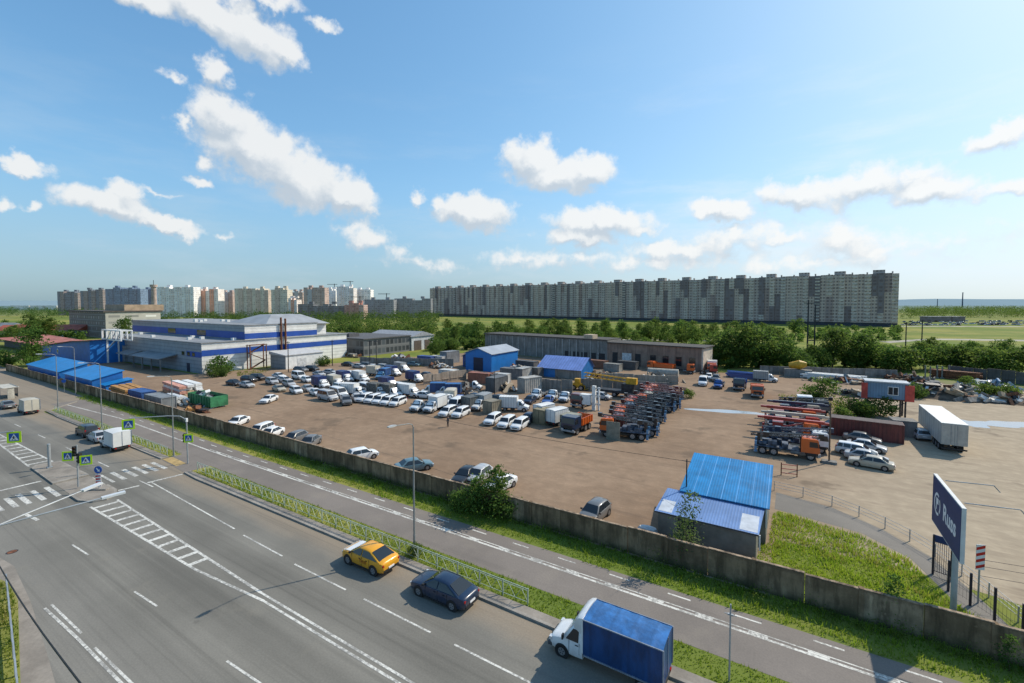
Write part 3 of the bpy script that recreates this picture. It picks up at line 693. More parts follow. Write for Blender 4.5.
def lorry_parts(box, L=4.2, Hb=2.78, fairing=False):
    def f():
        P = []; m = MB()
        B = [(2.85,.66,.66,.36),(2.76,.92,.84,.30),(2.4,1.06,.90,.28),(1.95,1.18,.93,.28),(1.3,1.24,.95,.28),(.78,1.24,.95,.30)]
        m.loft(spline([ring(*q) for q in B]), 0)
        bf, rf, rr, zb, zr, wb, wr = 2.02, 1.38, .80, 1.18, 2.02, .93, .80
        def gs(x, t):
            z = zb + (zr - zb) * t; w = wb + (wr - wb) * t
            h = [(0, z + .04 * t), (.6*w, z + .03 * t), (w * .94, z - .03 * t), (w, z - .08 * t), (wb, zb - .05)]
            return [(x, -y, zz) for y, zz in h[::-1]][:-1] + [(x, y, zz) for y, zz in h]
        m.loft([gs(bf, 0), gs((bf + rf) / 2, .53), gs(rf, .97), gs((rf+rr)/2, 1.0), gs(rr, .99)], 0)
        for s in (-1, 1):
            m.cyl((2.02, s*.78, .35), (2.02, s*.958, .35), .43, .43, 18, 1)
            for xq in (1.58, .96): m.box(xq - .008, xq + .008, s*.93, s*.953, .55, 1.2, 1)
            m.box(1.02, 1.2, s*.95, s*.975, 1.02, 1.06, 1)
        P.append(('cab', m.mesh('cab', [PAINT['white'], BLACK], 40), (0, 0, 0)))
        o = .014
        def pane(name, q):
            g_ = MB(); a, b, c, d = [Vector(p) for p in q]; n = (b - a).cross(d - a).normalized() * o
            g_.add([a + n, b + n, c + n, d + n], [(0,1,2,3)]); P.append((name, g_.mesh(name, GLASS), (0, 0, 0)))
        def gp(x, y, t): return (x, y * (wb + (wr - wb) * t), zb + (zr - zb) * t)
        fx = lambda t: bf + (rf - bf) * t
        pane('windscreen', [gp(fx(.06), .93, .06), gp(fx(.06), -.93, .06), gp(fx(.88), -.9, .88), gp(fx(.88), .9, .88)][::-1])
        for s in (-1, 1):
            q = [gp(1.02, s, .02), gp(1.78, s, .02), gp(1.36, s*.99, .80), gp(1.02, s*.99, .80)]
            pane('side_window', q if s < 0 else q[::-1])
            h = MB(); h.box(2.68, 2.84, s*.80 - .14, s*.80 + .10 if s > 0 else s*.80 + .14, .72, .90); P.append(('headlight', h.mesh('headlight', LAMP_CLEAR), (0, 0, 0)))
            h = MB(); h.box(1.86, 1.94, s*.98, s*1.18, 1.22, 1.50); P.append(('wing_mirror', h.mesh('wing_mirror', BLACK), (0, 0, 0)))
        h = MB(); h.box(2.78, 2.90, -.42, .42, .62, .80); P.append(('grille', h.mesh('grille', BLACK), (0, 0, 0)))
        h = MB(); h.box(2.68, 2.93, -.86, .86, .36, .56); P.append(('bumper', h.mesh('bumper', flat('grey_plastic', (.09, .09, .095), .6)), (0, 0, 0)))
        x1 = .72 - L
        c = MB(); c.box(x1 + .1, 1.2, -.45, -.33, .46, .62); c.box(x1 + .1, 1.2, .33, .45, .46, .62); c.box(x1, x1 + .12, -.9, .9, .42, .60)
        for x in (x1 + .6, x1 + 1.9): c.box(x, x + .1, -.9, .9, .60, .72)
        c.cyl((-.55, -.62, .52), (.25, -.62, .52), .22); c.cyl((x1 + 1.1, -.7, .35), (x1 + 1.1, .7, .35), .09)
        P.append(('chassis', c.mesh('chassis', DARKSTEEL), (0, 0, 0)))
        wbx = 1.03
        if box == 'flat':
            b = MB(); b.box(x1, .68, -wbx, wbx, .72, .80); b.box(x1, .68, -wbx, -wbx + .04, .80, 1.14); b.box(x1, .68, wbx - .04, wbx, .80, 1.14); b.box(x1, x1 + .04, -wbx, wbx, .80, 1.14); b.box(.64, .68, -wbx, wbx, .80, 1.5)
            P.append(('flat_bed', b.mesh('flat_bed', flat('grey_bed', (.16, .17, .18), .6)), (0, 0, 0)))
        else:
            b = MB(); z0 = .74
            prof = [(-wbx, z0), (wbx, z0), (wbx, Hb - .06), (wbx * .5, Hb + .02), (0, Hb + .04), (-wbx * .5, Hb + .02), (-wbx, Hb - .06)]
            n = 10; dx = (.70 - x1) / n
            rings = []
            for i in range(n + 1):   # canvas sags slightly between its hoops
                sag = 0 if i % 2 == 0 else .018
                rings.append([(x1 + dx * i, y * (1 - sag * .5), z - (sag if z > 2 else 0)) for y, z in prof])
            b.loft(rings, 0, True)
            for fi_, f_ in enumerate(b.f):
                zs = [b.v[i][2] for i in f_]
                if min(zs) > Hb - .12: b.m[fi_] = 1
            P.append(('box_body', b.mesh('box_body', [BOXM[box], TARP_LIT if box == 'blue' else BOXM[box]], 25), (0, 0, 0)))
            e = MB()
            for s in (-1, 1):
                e.bar((x1 - .01, s*wbx, z0), (x1 - .01, s*wbx, Hb - .05), .07); e.bar((x1, s*(wbx + .012), Hb - .06), (.7, s*(wbx + .012), Hb - .06), .05); e.bar((x1, s*(wbx+.01), z0), (.7, s*(wbx+.01), z0), .07)
            e.bar((x1 - .012, 0, z0), (x1 - .012, 0, Hb), .04)
            P.append(('box_trim', e.mesh('box_trim', flat('grey_trim', (.20, .23, .28), .5)), (0, 0, 0)))
            if fairing:
                w = MB(); rings = []
                for t in (0, .25, .5, .75, 1):
                    a = t * math.pi / 2; x = .72 + .62 * math.cos(a); z = 1.98 + (Hb + .05 - 1.98) * math.sin(a); ww = .82 + (wbx - .80) * math.sin(a)
                    rings.append([(x, -ww, z - .05), (x, -ww * .8, z + .02), (x, 0, z + .04), (x, ww * .8, z + .02), (x, ww, z - .05), (.71, ww, max(.9, z - .5)), (.71, -ww, max(.9, z - .5))])
                w.loft(rings, 0, True); w.box(.712, .80, -wbx, wbx, .8, Hb - .02)
                P.append(('wind_deflector', w.mesh('wind_deflector', PAINT['white'], 40), (0, 0, 0)))
                w = MB(); w.box(.72, .80, -wbx - .006, -wbx + .03, .62, 1.9); P.append(('rust_stripe', w.mesh('rust_stripe', flat('rust_run', (.38, .20, .06), .8, 0, .4, 5)), (0, 0, 0)))
        for s in (-1, 1):
            t = MB(); t.box(x1 - .03, x1 + .05, s*.72 - .1, s*.72 + .1, .50, .62); P.append(('tail_light', t.mesh('tail_light', LAMP_RED), (0, 0, 0)))
            P.append(('wheel', wheel_mesh(.35), (2.02, s*.86, .35))); P.append(('wheel', wheel_mesh(.35, .42), (x1 + 1.1, s*.74, .35)))
        return P
    return cached(('lorry', box, L, Hb, fairing), f)
def lorry(p, deg, box, cab, label, group=None, L=3.2, Hb=2.6, fairing=False):
    z = p[2] if len(p) > 2 else .006
    return place(lorry_parts(box, L, Hb, fairing), 'light_lorry', (p[0], p[1], z), R(deg), label, 'lorry', group, {'cab': PAINT[cab], 'wind_deflector': PAINT[cab]})

# heavy cab-over truck: 'rig' carries a drilling mast, 'crane' a lattice-less telescopic boom, 'tipper' a dump body, 'bare' only its frame
def heavy_parts(load, boom='black', L=7.4):
    def f():
        P = []; m = MB()
        out = [(-1.0, 1.0), (.98, 1.0), (1.04, 1.25), (1.0, 1.75), (.86, 2.62), (.70, 2.76), (-.9, 2.78), (-1.0, 2.6)]
        xo = L / 2 - 1.1
        m.side([(x + xo, z) for x, z in out], -1.2, 1.2, 0)
        m.box(xo - .4, xo + .7, -1.205, -1.0, .62, 1.0, 1); m.box(xo - .4, xo + .7, 1.0, 1.205, .62, 1.0, 1)
        P.append(('cab', m.mesh('cab', [PAINT['white'], BLACK]), (0, 0, 0)))
        g_ = MB(); a = .012
        g_.quad((xo + 1.0 + a, -1.05, 1.78), (xo + 1.0 + a, 1.05, 1.78), (xo + .88 + a, 1.0, 2.52), (xo + .88 + a, -1.0, 2.52)); P.append(('windscreen', g_.mesh('windscreen', GLASS), (0, 0, 0)))
        for s in (-1, 1):
            g_ = MB(); q = [(xo - .1, s*1.212, 1.75), (xo + .86, s*1.212, 1.75), (xo + .74, s*1.212, 2.45), (xo - .1, s*1.212, 2.45)]; g_.quad(*(q if s < 0 else q[::-1])); P.append(('side_window', g_.mesh('side_window', GLASS), (0, 0, 0)))
            h = MB(); h.box(xo + 1.0, xo + 1.10, s*.95 - .14, s*.95 + .14, .80, .96); P.append(('headlight', h.mesh('headlight', LAMP_CLEAR), (0, 0, 0)))
            h = MB(); h.box(xo + .9, xo + 1.0, s*1.24, s*1.42, 1.8, 2.3); P.append(('wing_mirror', h.mesh('wing_mirror', BLACK), (0, 0, 0)))
        h = MB(); h.box(xo + .82, xo + 1.1, -1.2, 1.2, .55, .80); P.append(('bumper', h.mesh('bumper', flat('pale_bumper', (.3, .3, .3), .6)), (0, 0, 0)))
        h = MB(); h.box(xo + 1.03, xo + 1.065, -.75, .75, 1.05, 1.5); P.append(('grille', h.mesh('grille', BLACK), (0, 0, 0)))
        x1 = -L / 2
        c = MB()
        for s in (-1, 1): c.box(x1, xo + .6, s*.42 - .06, s*.42 + .06, .78, 1.02)
        for x in (x1 + .05, x1 + 1.2, x1 + 2.6, xo - 1.6): c.box(x, x + .15, -.42, .42, .80, 1.0)
        for x in (xo + .05, x1 + .95, x1 + 2.25): c.cyl((x, -.95, .52), (x, .95, .52), .1)
        P.append(('chassis', c.mesh('chassis', flat('frame_blue_grey', (.06, .085, .13), .5, 0, .3) if load == 'rig' else DARKSTEEL), (0, 0, 0)))
        c = MB(); c.box(xo - 2.0, xo - 1.3, .65, 1.1, .55, 1.05); P.append(('tool_box', c.mesh('tool_box', DARKSTEEL), (0, 0, 0)))
        c = MB(); c.cyl((xo - 2.1, -.9, .8), (xo - 1.15, -.9, .8), .3); P.append(('fuel_tank', c.mesh('fuel_tank', flat('tank_grey', (.14, .14, .14), .5)), (0, 0, 0)))
        for x in (xo + .05, x1 + .95, x1 + 2.25):
            for s in (-1, 1): P.append(('wheel', wheel_mesh(.52, .3 if x > 0 else .5), (x, s*(1.02 if x > 0 else .92), .52)))
        BM = PAINT[boom]
        if load in ('rig', 'crane'):
            d = MB(); d.box(x1, xo - 1.15, -1.15, 1.15, 1.04, 1.14); d.box(x1 + 1.6, x1 + 2.6, -1.0, -.3, 1.14, 1.9); d.box(x1 + .9, x1 + 2.0, .3, 1.0, 1.14, 1.7)
            d.cyl((x1 + 2.9, .5, 1.15), (x1 + 2.9, .5, 1.9), .28); d.box(x1 + 3.2, x1 + 3.9, -.9, .7, 1.14, 1.65); d.cyl((x1 + .5, -.6, 1.4), (x1 + 1.4, -.6, 1.4), .26)
            P.append(('deck', d.mesh('deck', flat('deck_blue_grey', (.075, .095, .13), .6, 0, .5, 2)), (0, 0, 0)))
            b = MB()
            if load == 'rig':
                for s in (-1, 1):
                    for z in (2.2, 2.55): b.bar((x1 - .5, s*.26, z), (xo + 1.5, s*.22, z + .62), .10)
                    for i in range(12):
                        t0, t1 = i / 12, (i + 1) / 12; xa, xb_ = x1 - .5 + (L + .9) * t0, x1 - .5 + (L + .9) * t1
                        b.bar((xa, s*.25, 2.2 + .62 * t0), (xb_, s*.25, 2.55 + .62 * t1), .05)
                b.box(x1 + 1.0, x1 + 1.7, -.3, .3, 2.15, 2.8); b.box(xo + .9, xo + 1.5, -.26, .26, 2.9, 3.35)
                b.box(x1 + .3, x1 + .7, -.35, .35, 1.1, 2.6); b.box(xo - 1.1, xo - 1.0, -.4, .4, 1.1, 2.8)
                P.append(('drill_mast', b.mesh('drill_mast', BM), (0, 0, 0)))
            else:
                b.box(x1 + .3, xo + 1.6, -.26, .26, 2.62, 3.05); b.box(x1 - .6, x1 + .3, -.19, .19, 2.68, 2.98); b.box(xo + 1.6, xo + 2.2, -.2, .2, 2.62, 2.92)
                b.box(x1 + 1.4, x1 + 2.8, -.7, .7, 1.14, 2.4); b.bar((x1 + 2.5, 0, 1.5), (xo - .6, 0, 2.6), .2)
                P.append(('crane_boom', b.mesh('crane_boom', BM), (0, 0, 0)))
            for s in (-1, 1):
                q = MB(); q.box(x1 + .02, x1 + .3, s*1.0 - .12, s*1.0 + .12, .35, 1.7); q.box(x1 - .04, x1 + .36, s*1.0 - .2, s*1.0 + .2, .22, .36)
                P.append(('outrigger', q.mesh('outrigger', PAINT['sky' if load == 'rig' else boom]), (0, 0, 0)))
        elif load == 'tipper':
            b = MB(); t = .08; xb_ = xo - 1.2
            b.box(x1, xb_, -1.2, 1.2, 1.15, 1.25); b.box(x1, xb_, -1.22, -1.22 + t, 1.25, 2.3); b.box(x1, xb_, 1.22 - t, 1.22, 1.25, 2.3); b.box(xb_ - t, xb_, -1.14, 1.14, 1.25, 2.6); b.box(x1, x1 + t, -1.14, 1.14, 1.25, 2.25)
            for i in range(5):
                x = x1 + .3 + i * (xb_ - x1 - .6) / 4
                b.box(x, x + .1, -1.28, -1.22, 1.2, 2.3); b.box(x, x + .1, 1.22, 1.28, 1.2, 2.3)
            P.append(('dump_body', b.mesh('dump_body', BM), (0, 0, 0)))
        elif load == 'box':
            b = MB(); b.box(x1, xo - 1.15, -1.25, 1.25, 1.1, 3.2); P.append(('box_body', b.mesh('box_body', BM), (0, 0, 0)))
        return P
    return cached(('heavy', load, boom, L), f)
def heavy(p, deg, load, cab, boom, label, group=None, L=7.4, cat='truck', name='heavy_truck'):
    return place(heavy_parts(load, boom, L), name, (p[0], p[1], .006), R(deg), label, cat, group, {'cab': PAINT[cab]})

# ---------------- traffic on the road
TX = car('cross', (-27.3, 23.3), 180, 'yellow', 'yellow taxi with a white bonnet parked at the kerb by the lamp post', None, 'taxi')
# white bonnet panel and the dark lettering on the doors
hb = MB(); B = CARS['cross']['b']
hb.loft([[(x, -w*.86, z + .013), (x, -w*.45, z + .034), (x, 0, z + .038), (x, w*.45, z + .034), (x, w*.86, z + .013)] for x, z, w, _ in B[1:4]], 0, True, False)
part('bonnet', hb, PAINT['white'], TX)['label'] = 'white bonnet'
def text(name, s, size, mat, parent, loc, rot, ext=.004, bold=0.0):
    c = bpy.data.curves.new(name, 'FONT'); c.body = s; c.size = size; c.extrude = ext; c.offset = bold; c.align_x = 'CENTER'; c.align_y = 'CENTER'; c.resolution_u = 3
    o = bpy.data.objects.new(name + '_curve', c); COL.objects.link(o)
    dg = bpy.context.evaluated_depsgraph_get(); me = bpy.data.meshes.new_from_object(o.evaluated_get(dg)); bpy.data.objects.remove(o)
    me.materials.clear(); me.materials.append(mat)
    o = link(name, me, parent, loc); o.rotation_euler = rot; return o
text('door_lettering', 'TAXI', .34, flat('lettering_red', (.30, .05, .015), .5), TX, (-.30, .962, .74), (R(90), 0, R(180)))
car('grand', (-19.95, 23.35), 180, 'navy', 'dark navy saloon parked at the kerb between the taxi and the blue lorry')
lorry((-8.75, 23.65, .006), 180, 'blue', 'white', 'white light lorry with a large blue tarpaulin box at the near kerb', None, 4.3, 2.78, True)
lorry((-79.6, 24.0, .006), 180, 'white', 'white', 'white box lorry stopped at the kerb just before the crossing', None, 3.2, 2.7)
car('sedan', (-86.3, 24.1), 180, 'silver', 'silver saloon at the kerb directly ahead of the white box lorry')
car('suv', (-91.2, 24.2), 180, 'black', 'black car at the kerb, first of the three vehicles before the crossing')
lorry((-119.2, 23.6, .006), 180, 'cream', 'beige', 'cream box lorry farther down the road on the left', None, 3.2, 2.7)
car('sedan', (-128.5, 22.6), 180, 'grey', 'grey saloon driving ahead of the cream box lorry')

# ---------------- cars and lorries in the yard: (kind, px, py, heading, colour, label)
E_, N_, W_, S_ = 0, 90, 180, 270
YARD = [
 # by the long concrete wall
 ('sedan', 238, 427, 300, 'white', 'white car parked against the concrete wall nearest the green skip'),
 ('wagon', 261, 436, 292, 'white', 'white estate car by the wall, left one of a close pair'),
 ('sedan', 271, 439, 292, 'white', 'white saloon by the wall, right one of a close pair'),
 ('hatch', 295, 444, 285, 'grey', 'dark grey hatchback by the wall beside a dark saloon'),
 ('sedan', 310, 448, 300, 'grey', 'dark saloon by the wall with a shiny bonnet'),
 ('hatch', 362, 461, 70, 'white', 'small white car alone by the wall with dark windows'),
 ('sedan', 414, 472, 60, 'teal', 'dark teal saloon by the wall next to the street lamp'),
 ('sedan', 466, 482, 280, 'black', 'dark saloon by the wall left of the leafy bush'),
 ('hatch', 479, 482, 275, 'silver', 'pale car half hidden behind the leafy bush at the wall'),
 ('sedan', 500, 491, 265, 'white', 'white saloon at the right edge of the leafy bush'),
 ('hatch', 595, 520, 265, 'grey', 'grey hatchback facing the wall near the blue roofed shed'),
 # moving
 ('sedan', 269, 404, 300, 'white', 'white car alone in the open dirt heading to the wall'),
 # left cluster
 ('sedan', 234, 387, 5, 'black', 'black saloon at the far left end of the yard cars'),
 ('sedan', 247, 389, 0, 'silver', 'silver saloon just in front of three black cars'),
 ('suv', 249, 384, 8, 'black', 'black car in the middle of three dark ones'),
 ('suv', 258, 382, 10, 'black', 'tall black off roader at the right of three dark cars'),
 ('suv', 272, 386, 350, 'silver', 'silver off roader with a dark windscreen beside the black cars'),
 ('sedan', 279, 380, 0, 'white', 'white saloon behind the silver off roader under the lamp pole'),
 ('sedan', 285, 384, 0, 'white', 'small white car right of the silver off roader'),
 ('sedan', 279, 393, 350, 'beige', 'beige saloon, first of three at the open edge of the yard'),
 ('wagon', 296, 395, 345, 'white', 'white estate car, second of three at the open edge'),
 ('sedan', 308, 393, 345, 'silver', 'silver saloon, third of three beside the navy lorry'),
 ('van', 299, 381, 350, 'white', 'white minibus parked in the second line by the grey annexe'),
 ('hatch', 307, 384, 350, 'white', 'white hatchback just right of the back line minibus'),
 ('suv', 301, 374, 10, 'grey', 'dark grey car at the back of the yard by the white annexe'),
 ('suv', 312, 373, 10, 'black', 'black car at the back of the yard by the small bush'),
 ('sedan', 319, 378, 355, 'silver', 'silver saloon in front of the small bush at the back'),
 ('sedan', 330, 376, 20, 'silver', 'silver car with raised bonnet at the back of the yard'),
 ('sedan', 334, 381, 355, 'white', 'white saloon at the back between the two navy lorries'),
 # middle front row
 ('van', 328, 402, 355, 'silver', 'silver minivan standing alone in front of the lorries'),
 ('van', 339, 399, 350, 'white', 'white minivan behind the lone silver one'),
 ('suv', 346, 406, 330, 'grey', 'dark grey car facing the open dirt at the left end of the white row'),
 ('hatch', 357, 403, 330, 'silver', 'small silver car tucked beside the dark grey one'),
 ('wagon', 365, 403, 285, 'white', 'white estate car, first in the tight white row by the box lorry'),
 ('wagon', 373, 404, 285, 'white', 'white estate car, second in the tight white row'),
 ('wagon', 381, 405, 285, 'white', 'white estate car, third in the tight white row'),
 ('wagon', 389, 406, 285, 'white', 'white estate car, fourth in the tight white row'),
 ('wagon', 398, 407, 285, 'white', 'white estate car, last in the tight white row next to the lorry cabs'),
 # back row by the grass
 ('sedan', 348, 368, 10, 'black', 'black car farthest back at the edge of the grass'),
 ('sedan', 359, 370, 10, 'silver', 'silver car at the back beside the farthest black car'),
 ('wagon', 367, 369, 10, 'grey', 'grey estate car in the far back line'),
 ('hatch', 374, 371, 10, 'white', 'white hatchback at the right end of the far back line'),
 ('sedan', 414, 368, 10, 'teal', 'pale teal saloon standing alone on the far grass edge'),
 # second white row
 ('wagon', 448, 417, 280, 'white', 'white estate car beside the lorry cabs, left of a matching pair'),
 ('wagon', 461, 418, 280, 'white', 'white estate car with three side windows beside the standing man'),
 ('wagon', 493, 425, 280, 'white', 'white estate car with a black bonnet, left of three'),
 ('wagon', 507, 428, 278, 'white', 'white estate car in the middle of three facing the open dirt'),
 ('wagon', 520, 430, 278, 'white', 'white estate car at the right of three beside the beige container'),
 ('sedan', 476, 402, 350, 'navy', 'navy saloon behind the lorry with the open box'),
 ('sedan', 461, 404, 10, 'blue', 'blue car between the two rows of lorries'),
 # beyond
 ('van', 703, 387, 275, 'white', 'white minibus at the back, nearest of two left of the blue lorry'),
 ('hatch', 709, 381, 275, 'white', 'white car at the back just behind the white minibus'),
 ('hatch', 602, 401, 355, 'silver', 'silver pickup with a timber bed beside the truck row'),
 # right hand group
 ('sedan', 871, 469, 172, 'beige', 'beige saloon nearest the billboard at the front of the parked group'),
 ('sedan', 866, 463, 350, 'silver', 'silver saloon squeezed between the beige one and the small van'),
 ('wagon', 856, 457, 350, 'white', 'white panel van with a bonnet, third from the front of the group'),
 ('sedan', 866, 452, 352, 'silver', 'silver saloon with a white bonnet behind the small van'),
 ('sedan', 862, 444, 352, 'grey', 'grey saloon parked along the rust red container'),
 ('suv', 835, 433, 200, 'grey', 'dark grey car at the left end of the rust red container'),
 ('hatch', 920, 440, 95, 'silver', 'silver hatchback seen from behind beside the long trailer'),
]
YARD += [
 ('van', 352, 381, 350, 'white', 'white minibus squeezed between the two lorries behind the cream box'), ('van', 367, 394, 350, 'white', 'white minibus behind the tight white row'),
 ('hatch', 372, 393, 350, 'silver', 'silver hatchback behind the tight white row'), ('wagon', 400, 391, 350, 'white', 'white estate car behind the camper lorry'),
 ('sedan', 425, 400, 10, 'white', 'white saloon between the camper and the flatbed'), ('van', 442, 408, 280, 'white', 'white minibus between the flatbed pair and the cream box'),
 ('sedan', 497, 404, 350, 'black', 'black saloon behind the white box lorry'), ('wagon', 505, 405, 350, 'grey', 'dark estate car behind the open ended box lorry'),
 ('hatch', 530, 405, 280, 'navy', 'dark blue hatchback left of the three flatbeds'), ('suv', 340, 392, 350, 'white', 'white off roader at the tail of the cream box lorry'),
 ('wagon', 289, 388, 350, 'silver', 'silver estate car in the second line of the left cluster'), ('sedan', 316, 397, 345, 'white', 'white saloon beside the cab of the first navy lorry'),
 ('sedan', 548, 405, 285, 'blue', 'blue saloon half hidden between the flatbeds'), ('van', 456, 411, 285, 'white', 'white minibus just behind the pair of estate cars'),
 ('hatch', 528, 424, 280, 'navy', 'dark hatchback in the shade right of the three estate cars'), ('wagon', 384, 371, 5, 'silver', 'silver estate car in the far line in front of the grey fence'),
 ('sedan', 427, 379, 5, 'grey', 'grey saloon in front of the sunlit beige slabs'), ('suv', 716, 383, 275, 'grey', 'dark off roader behind the blue flatbed'),
]
for k, px, py, hd, col, lab in YARD:
    car(k, at(px, py - 2, .006), hd, col, lab, 'cars parked in the dirt yard')
LORRIES = [
 (321, 389, E_ - 8, 'navy', 'white', 'white lorry with a navy box, left of the cream box lorry'),
 (336, 388, E_ - 8, 'cream', 'white', 'cream box lorry between two navy box lorries'),
 (345, 383, E_ - 8, 'navy', 'white', 'white lorry with a navy box behind the cream box lorry'),
 (361, 383, E_ - 8, 'white', 'white', 'white lorry with a large white box at the middle of the yard'),
 (354, 397, E_ + 15, 'white', 'white', 'white box lorry with a grey rear seen behind the tight white row'),
 (376, 377, E_ + 5, 'cream', 'white', 'cream box lorry with a blue tarpaulin beside it'),
 (383, 380, S_ + 20, 'blue', 'sky', 'lorry under a pale blue tarpaulin near the wide back lane'),
 (393, 377, E_ - 8, 'navy', 'white', 'white lorry with a dark navy box in the back lane'),
 (402, 373, E_ - 8, 'grey', 'white', 'white lorry with a maroon topped grey box at the back'),
 (415, 383, E_ - 8, 'navy', 'white', 'white lorry with a navy box beside the beige fence slabs'),
 (378, 397, E_ - 5, 'camo', 'white', 'lorry with a bed of grey scrap, left of two'),
 (391, 398, E_ - 5, 'camo', 'white', 'lorry with a bed of grey scrap, right of two'),
 (410, 398, E_ + 2, 'white', 'white', 'white camper lorry with one small dark window'),
 (389, 390, E_ - 5, 'navy', 'white', 'navy box lorry behind the beds of grey scrap'),
 (434, 396, W_ + 30, 'blue', 'white', 'bright blue tarpaulin lorry, left of two side by side'),
 (449, 397, W_ + 30, 'blue', 'white', 'bright blue tarpaulin lorry, right of two side by side'),
 (422, 411, S_ + 8, 'flat', 'white', 'white flatbed lorry facing the open dirt, left of two'),
 (435, 412, S_ + 8, 'white', 'white', 'white box lorry facing the open dirt, right of two'),
 (450, 405, S_ + 30, 'cream', 'white', 'cream box lorry behind the pair of white estate cars'),
 (481, 410, S_ + 8, 'grey', 'white', 'white lorry with a dark grille facing the dirt'),
 (514, 412, E_ + 22, 'white', 'white', 'white box lorry with its dark box end open'),
 (470, 391, E_ + 20, 'flat', 'white', 'white flatbed lorry with an empty dark bed'),
 (539, 399, S_ + 5, 'flat', 'white', 'white flatbed lorry, left of three in front of the fence blocks'),
 (555, 400, S_ + 5, 'flat', 'white', 'white flatbed lorry, middle of three in front of the fence blocks'),
 (567, 402, S_ + 5, 'flat', 'white', 'white flatbed lorry, right of three in front of the fence blocks'),
 (548, 420, N_ - 15, 'white', 'white', 'tall white box lorry behind the beige container'),
 (561, 425, N_ - 15, 'white', 'white', 'white box lorry seen from behind beside the grey crate'),
 (719, 389, S_, 'flat', 'blue', 'blue flatbed lorry facing the puddle'),
 (765, 383, E_, 'grey', 'white', 'white cabbed grey lorry at the far side of the yard'),
]
for px, py, hd, box, cab, lab in LORRIES:
    lorry(at(px, py - 1.5, .006), hd, box, cab, lab, 'light lorries parked in the dirt yard', 3.4, 2.75)

# row of drilling rigs, cabs to the left, seen from the rear right
A, Bq = at(625, 437), at(665, 398.5)
names = ['nearest in the row, behind the grey panel', 'second', 'third', 'fourth', 'fifth', 'sixth', 'seventh', 'eighth', 'ninth', 'tenth', 'eleventh', 'farthest in the row, by the slab wall']
cabs = ['orange', 'maroon', 'orange', 'orange', 'navy', 'orange', 'red', 'orange', 'beige', 'red', 'orange', 'orange']
for k in range(12):
    p = A.lerp(Bq, k / 11); p.x += rnd.uniform(-.9, .9)
    lab = 'drilling rig truck with a black mast, ' + (names[k] + ' from the front of the row' if 0 < k < 11 else names[k])
    if k > 8: lab = 'drilling rig truck with a dark red mast, ' + (names[k] + ' from the front of the row' if k < 11 else names[k])
    heavy(p, 188 + rnd.uniform(-2, 2), 'rig', cabs[k], 'maroon' if k > 8 else 'black', lab, 'drilling rigs parked in a row', 7.2, name='drilling_truck')
# second group of rigs and cranes, cabs to the right
RIGS = [(786, 455, 'rig', 'orange', 'black', 'orange cab drilling rig nearest the red barrier frame'),
        (797, 448.5, 'rig', 'white', 'navy', 'white cab drilling rig with a dark blue mast behind the orange one'),
        (790, 438.5, 'crane', 'orange', 'red', 'orange cab truck with a thick red boom'),
        (792, 432, 'crane', 'red', 'beige', 'red cab truck with a cream boom over its roof'),
        (790, 425.5, 'crane', 'orange', 'red', 'truck with a thin red boom reaching toward the puddle'),
        (795, 419, 'crane', 'beige', 'navy', 'truck with a dark blue crane boom'),
        (805, 413.5, 'rig', 'grey', 'black', 'grey cabbed rig truck at the back of the group')]
for px, py, ld, cb, bm, lab in RIGS:
    heavy(at(px, py), 4 + rnd.uniform(-3, 3), ld, cb, bm, lab, 'rigs and crane trucks parked together', 7.4, name='drilling_truck' if ld == 'rig' else 'crane_truck')
heavy(at(803, 408), 275, 'bare', 'white', 'white', 'white cabbed truck facing the camera behind the blue crane', None, 6)
heavy(at(757, 396), 275, 'tipper', 'orange', 'orange', 'orange tipper truck alone near the puddle', None, 6.4)
heavy(at(740, 389), 270, 'tipper', 'navy', 'blue', 'blue tipper truck in the shade beside the orange one', None, 6.4)
heavy(at(661, 371), 170, 'tipper', 'orange', 'orange', 'orange tipper truck against the brick shed, left of two', None, 8)
heavy(at(682, 373), 5, 'bare', 'orange', 'orange', 'orange truck with an empty frame against the brick shed', None, 7)
heavy(at(712, 371.5), 275, 'box', 'orange', 'white', 'orange cabbed truck with a white box at the end of the brick shed', None, 6)
heavy(at(583, 406), 265, 'bare', 'maroon', 'white', 'dark red cabbed truck beside the white lift mast', None, 6)
heavy(at(577, 431), 265, 'tipper', 'navy', 'orange', 'navy truck with an orange bed next to the grey crate', None, 6)
heavy(at(708, 374), 10, 'bare', 'red', 'red', 'small red truck frame near the end of the brick shed', None, 5)

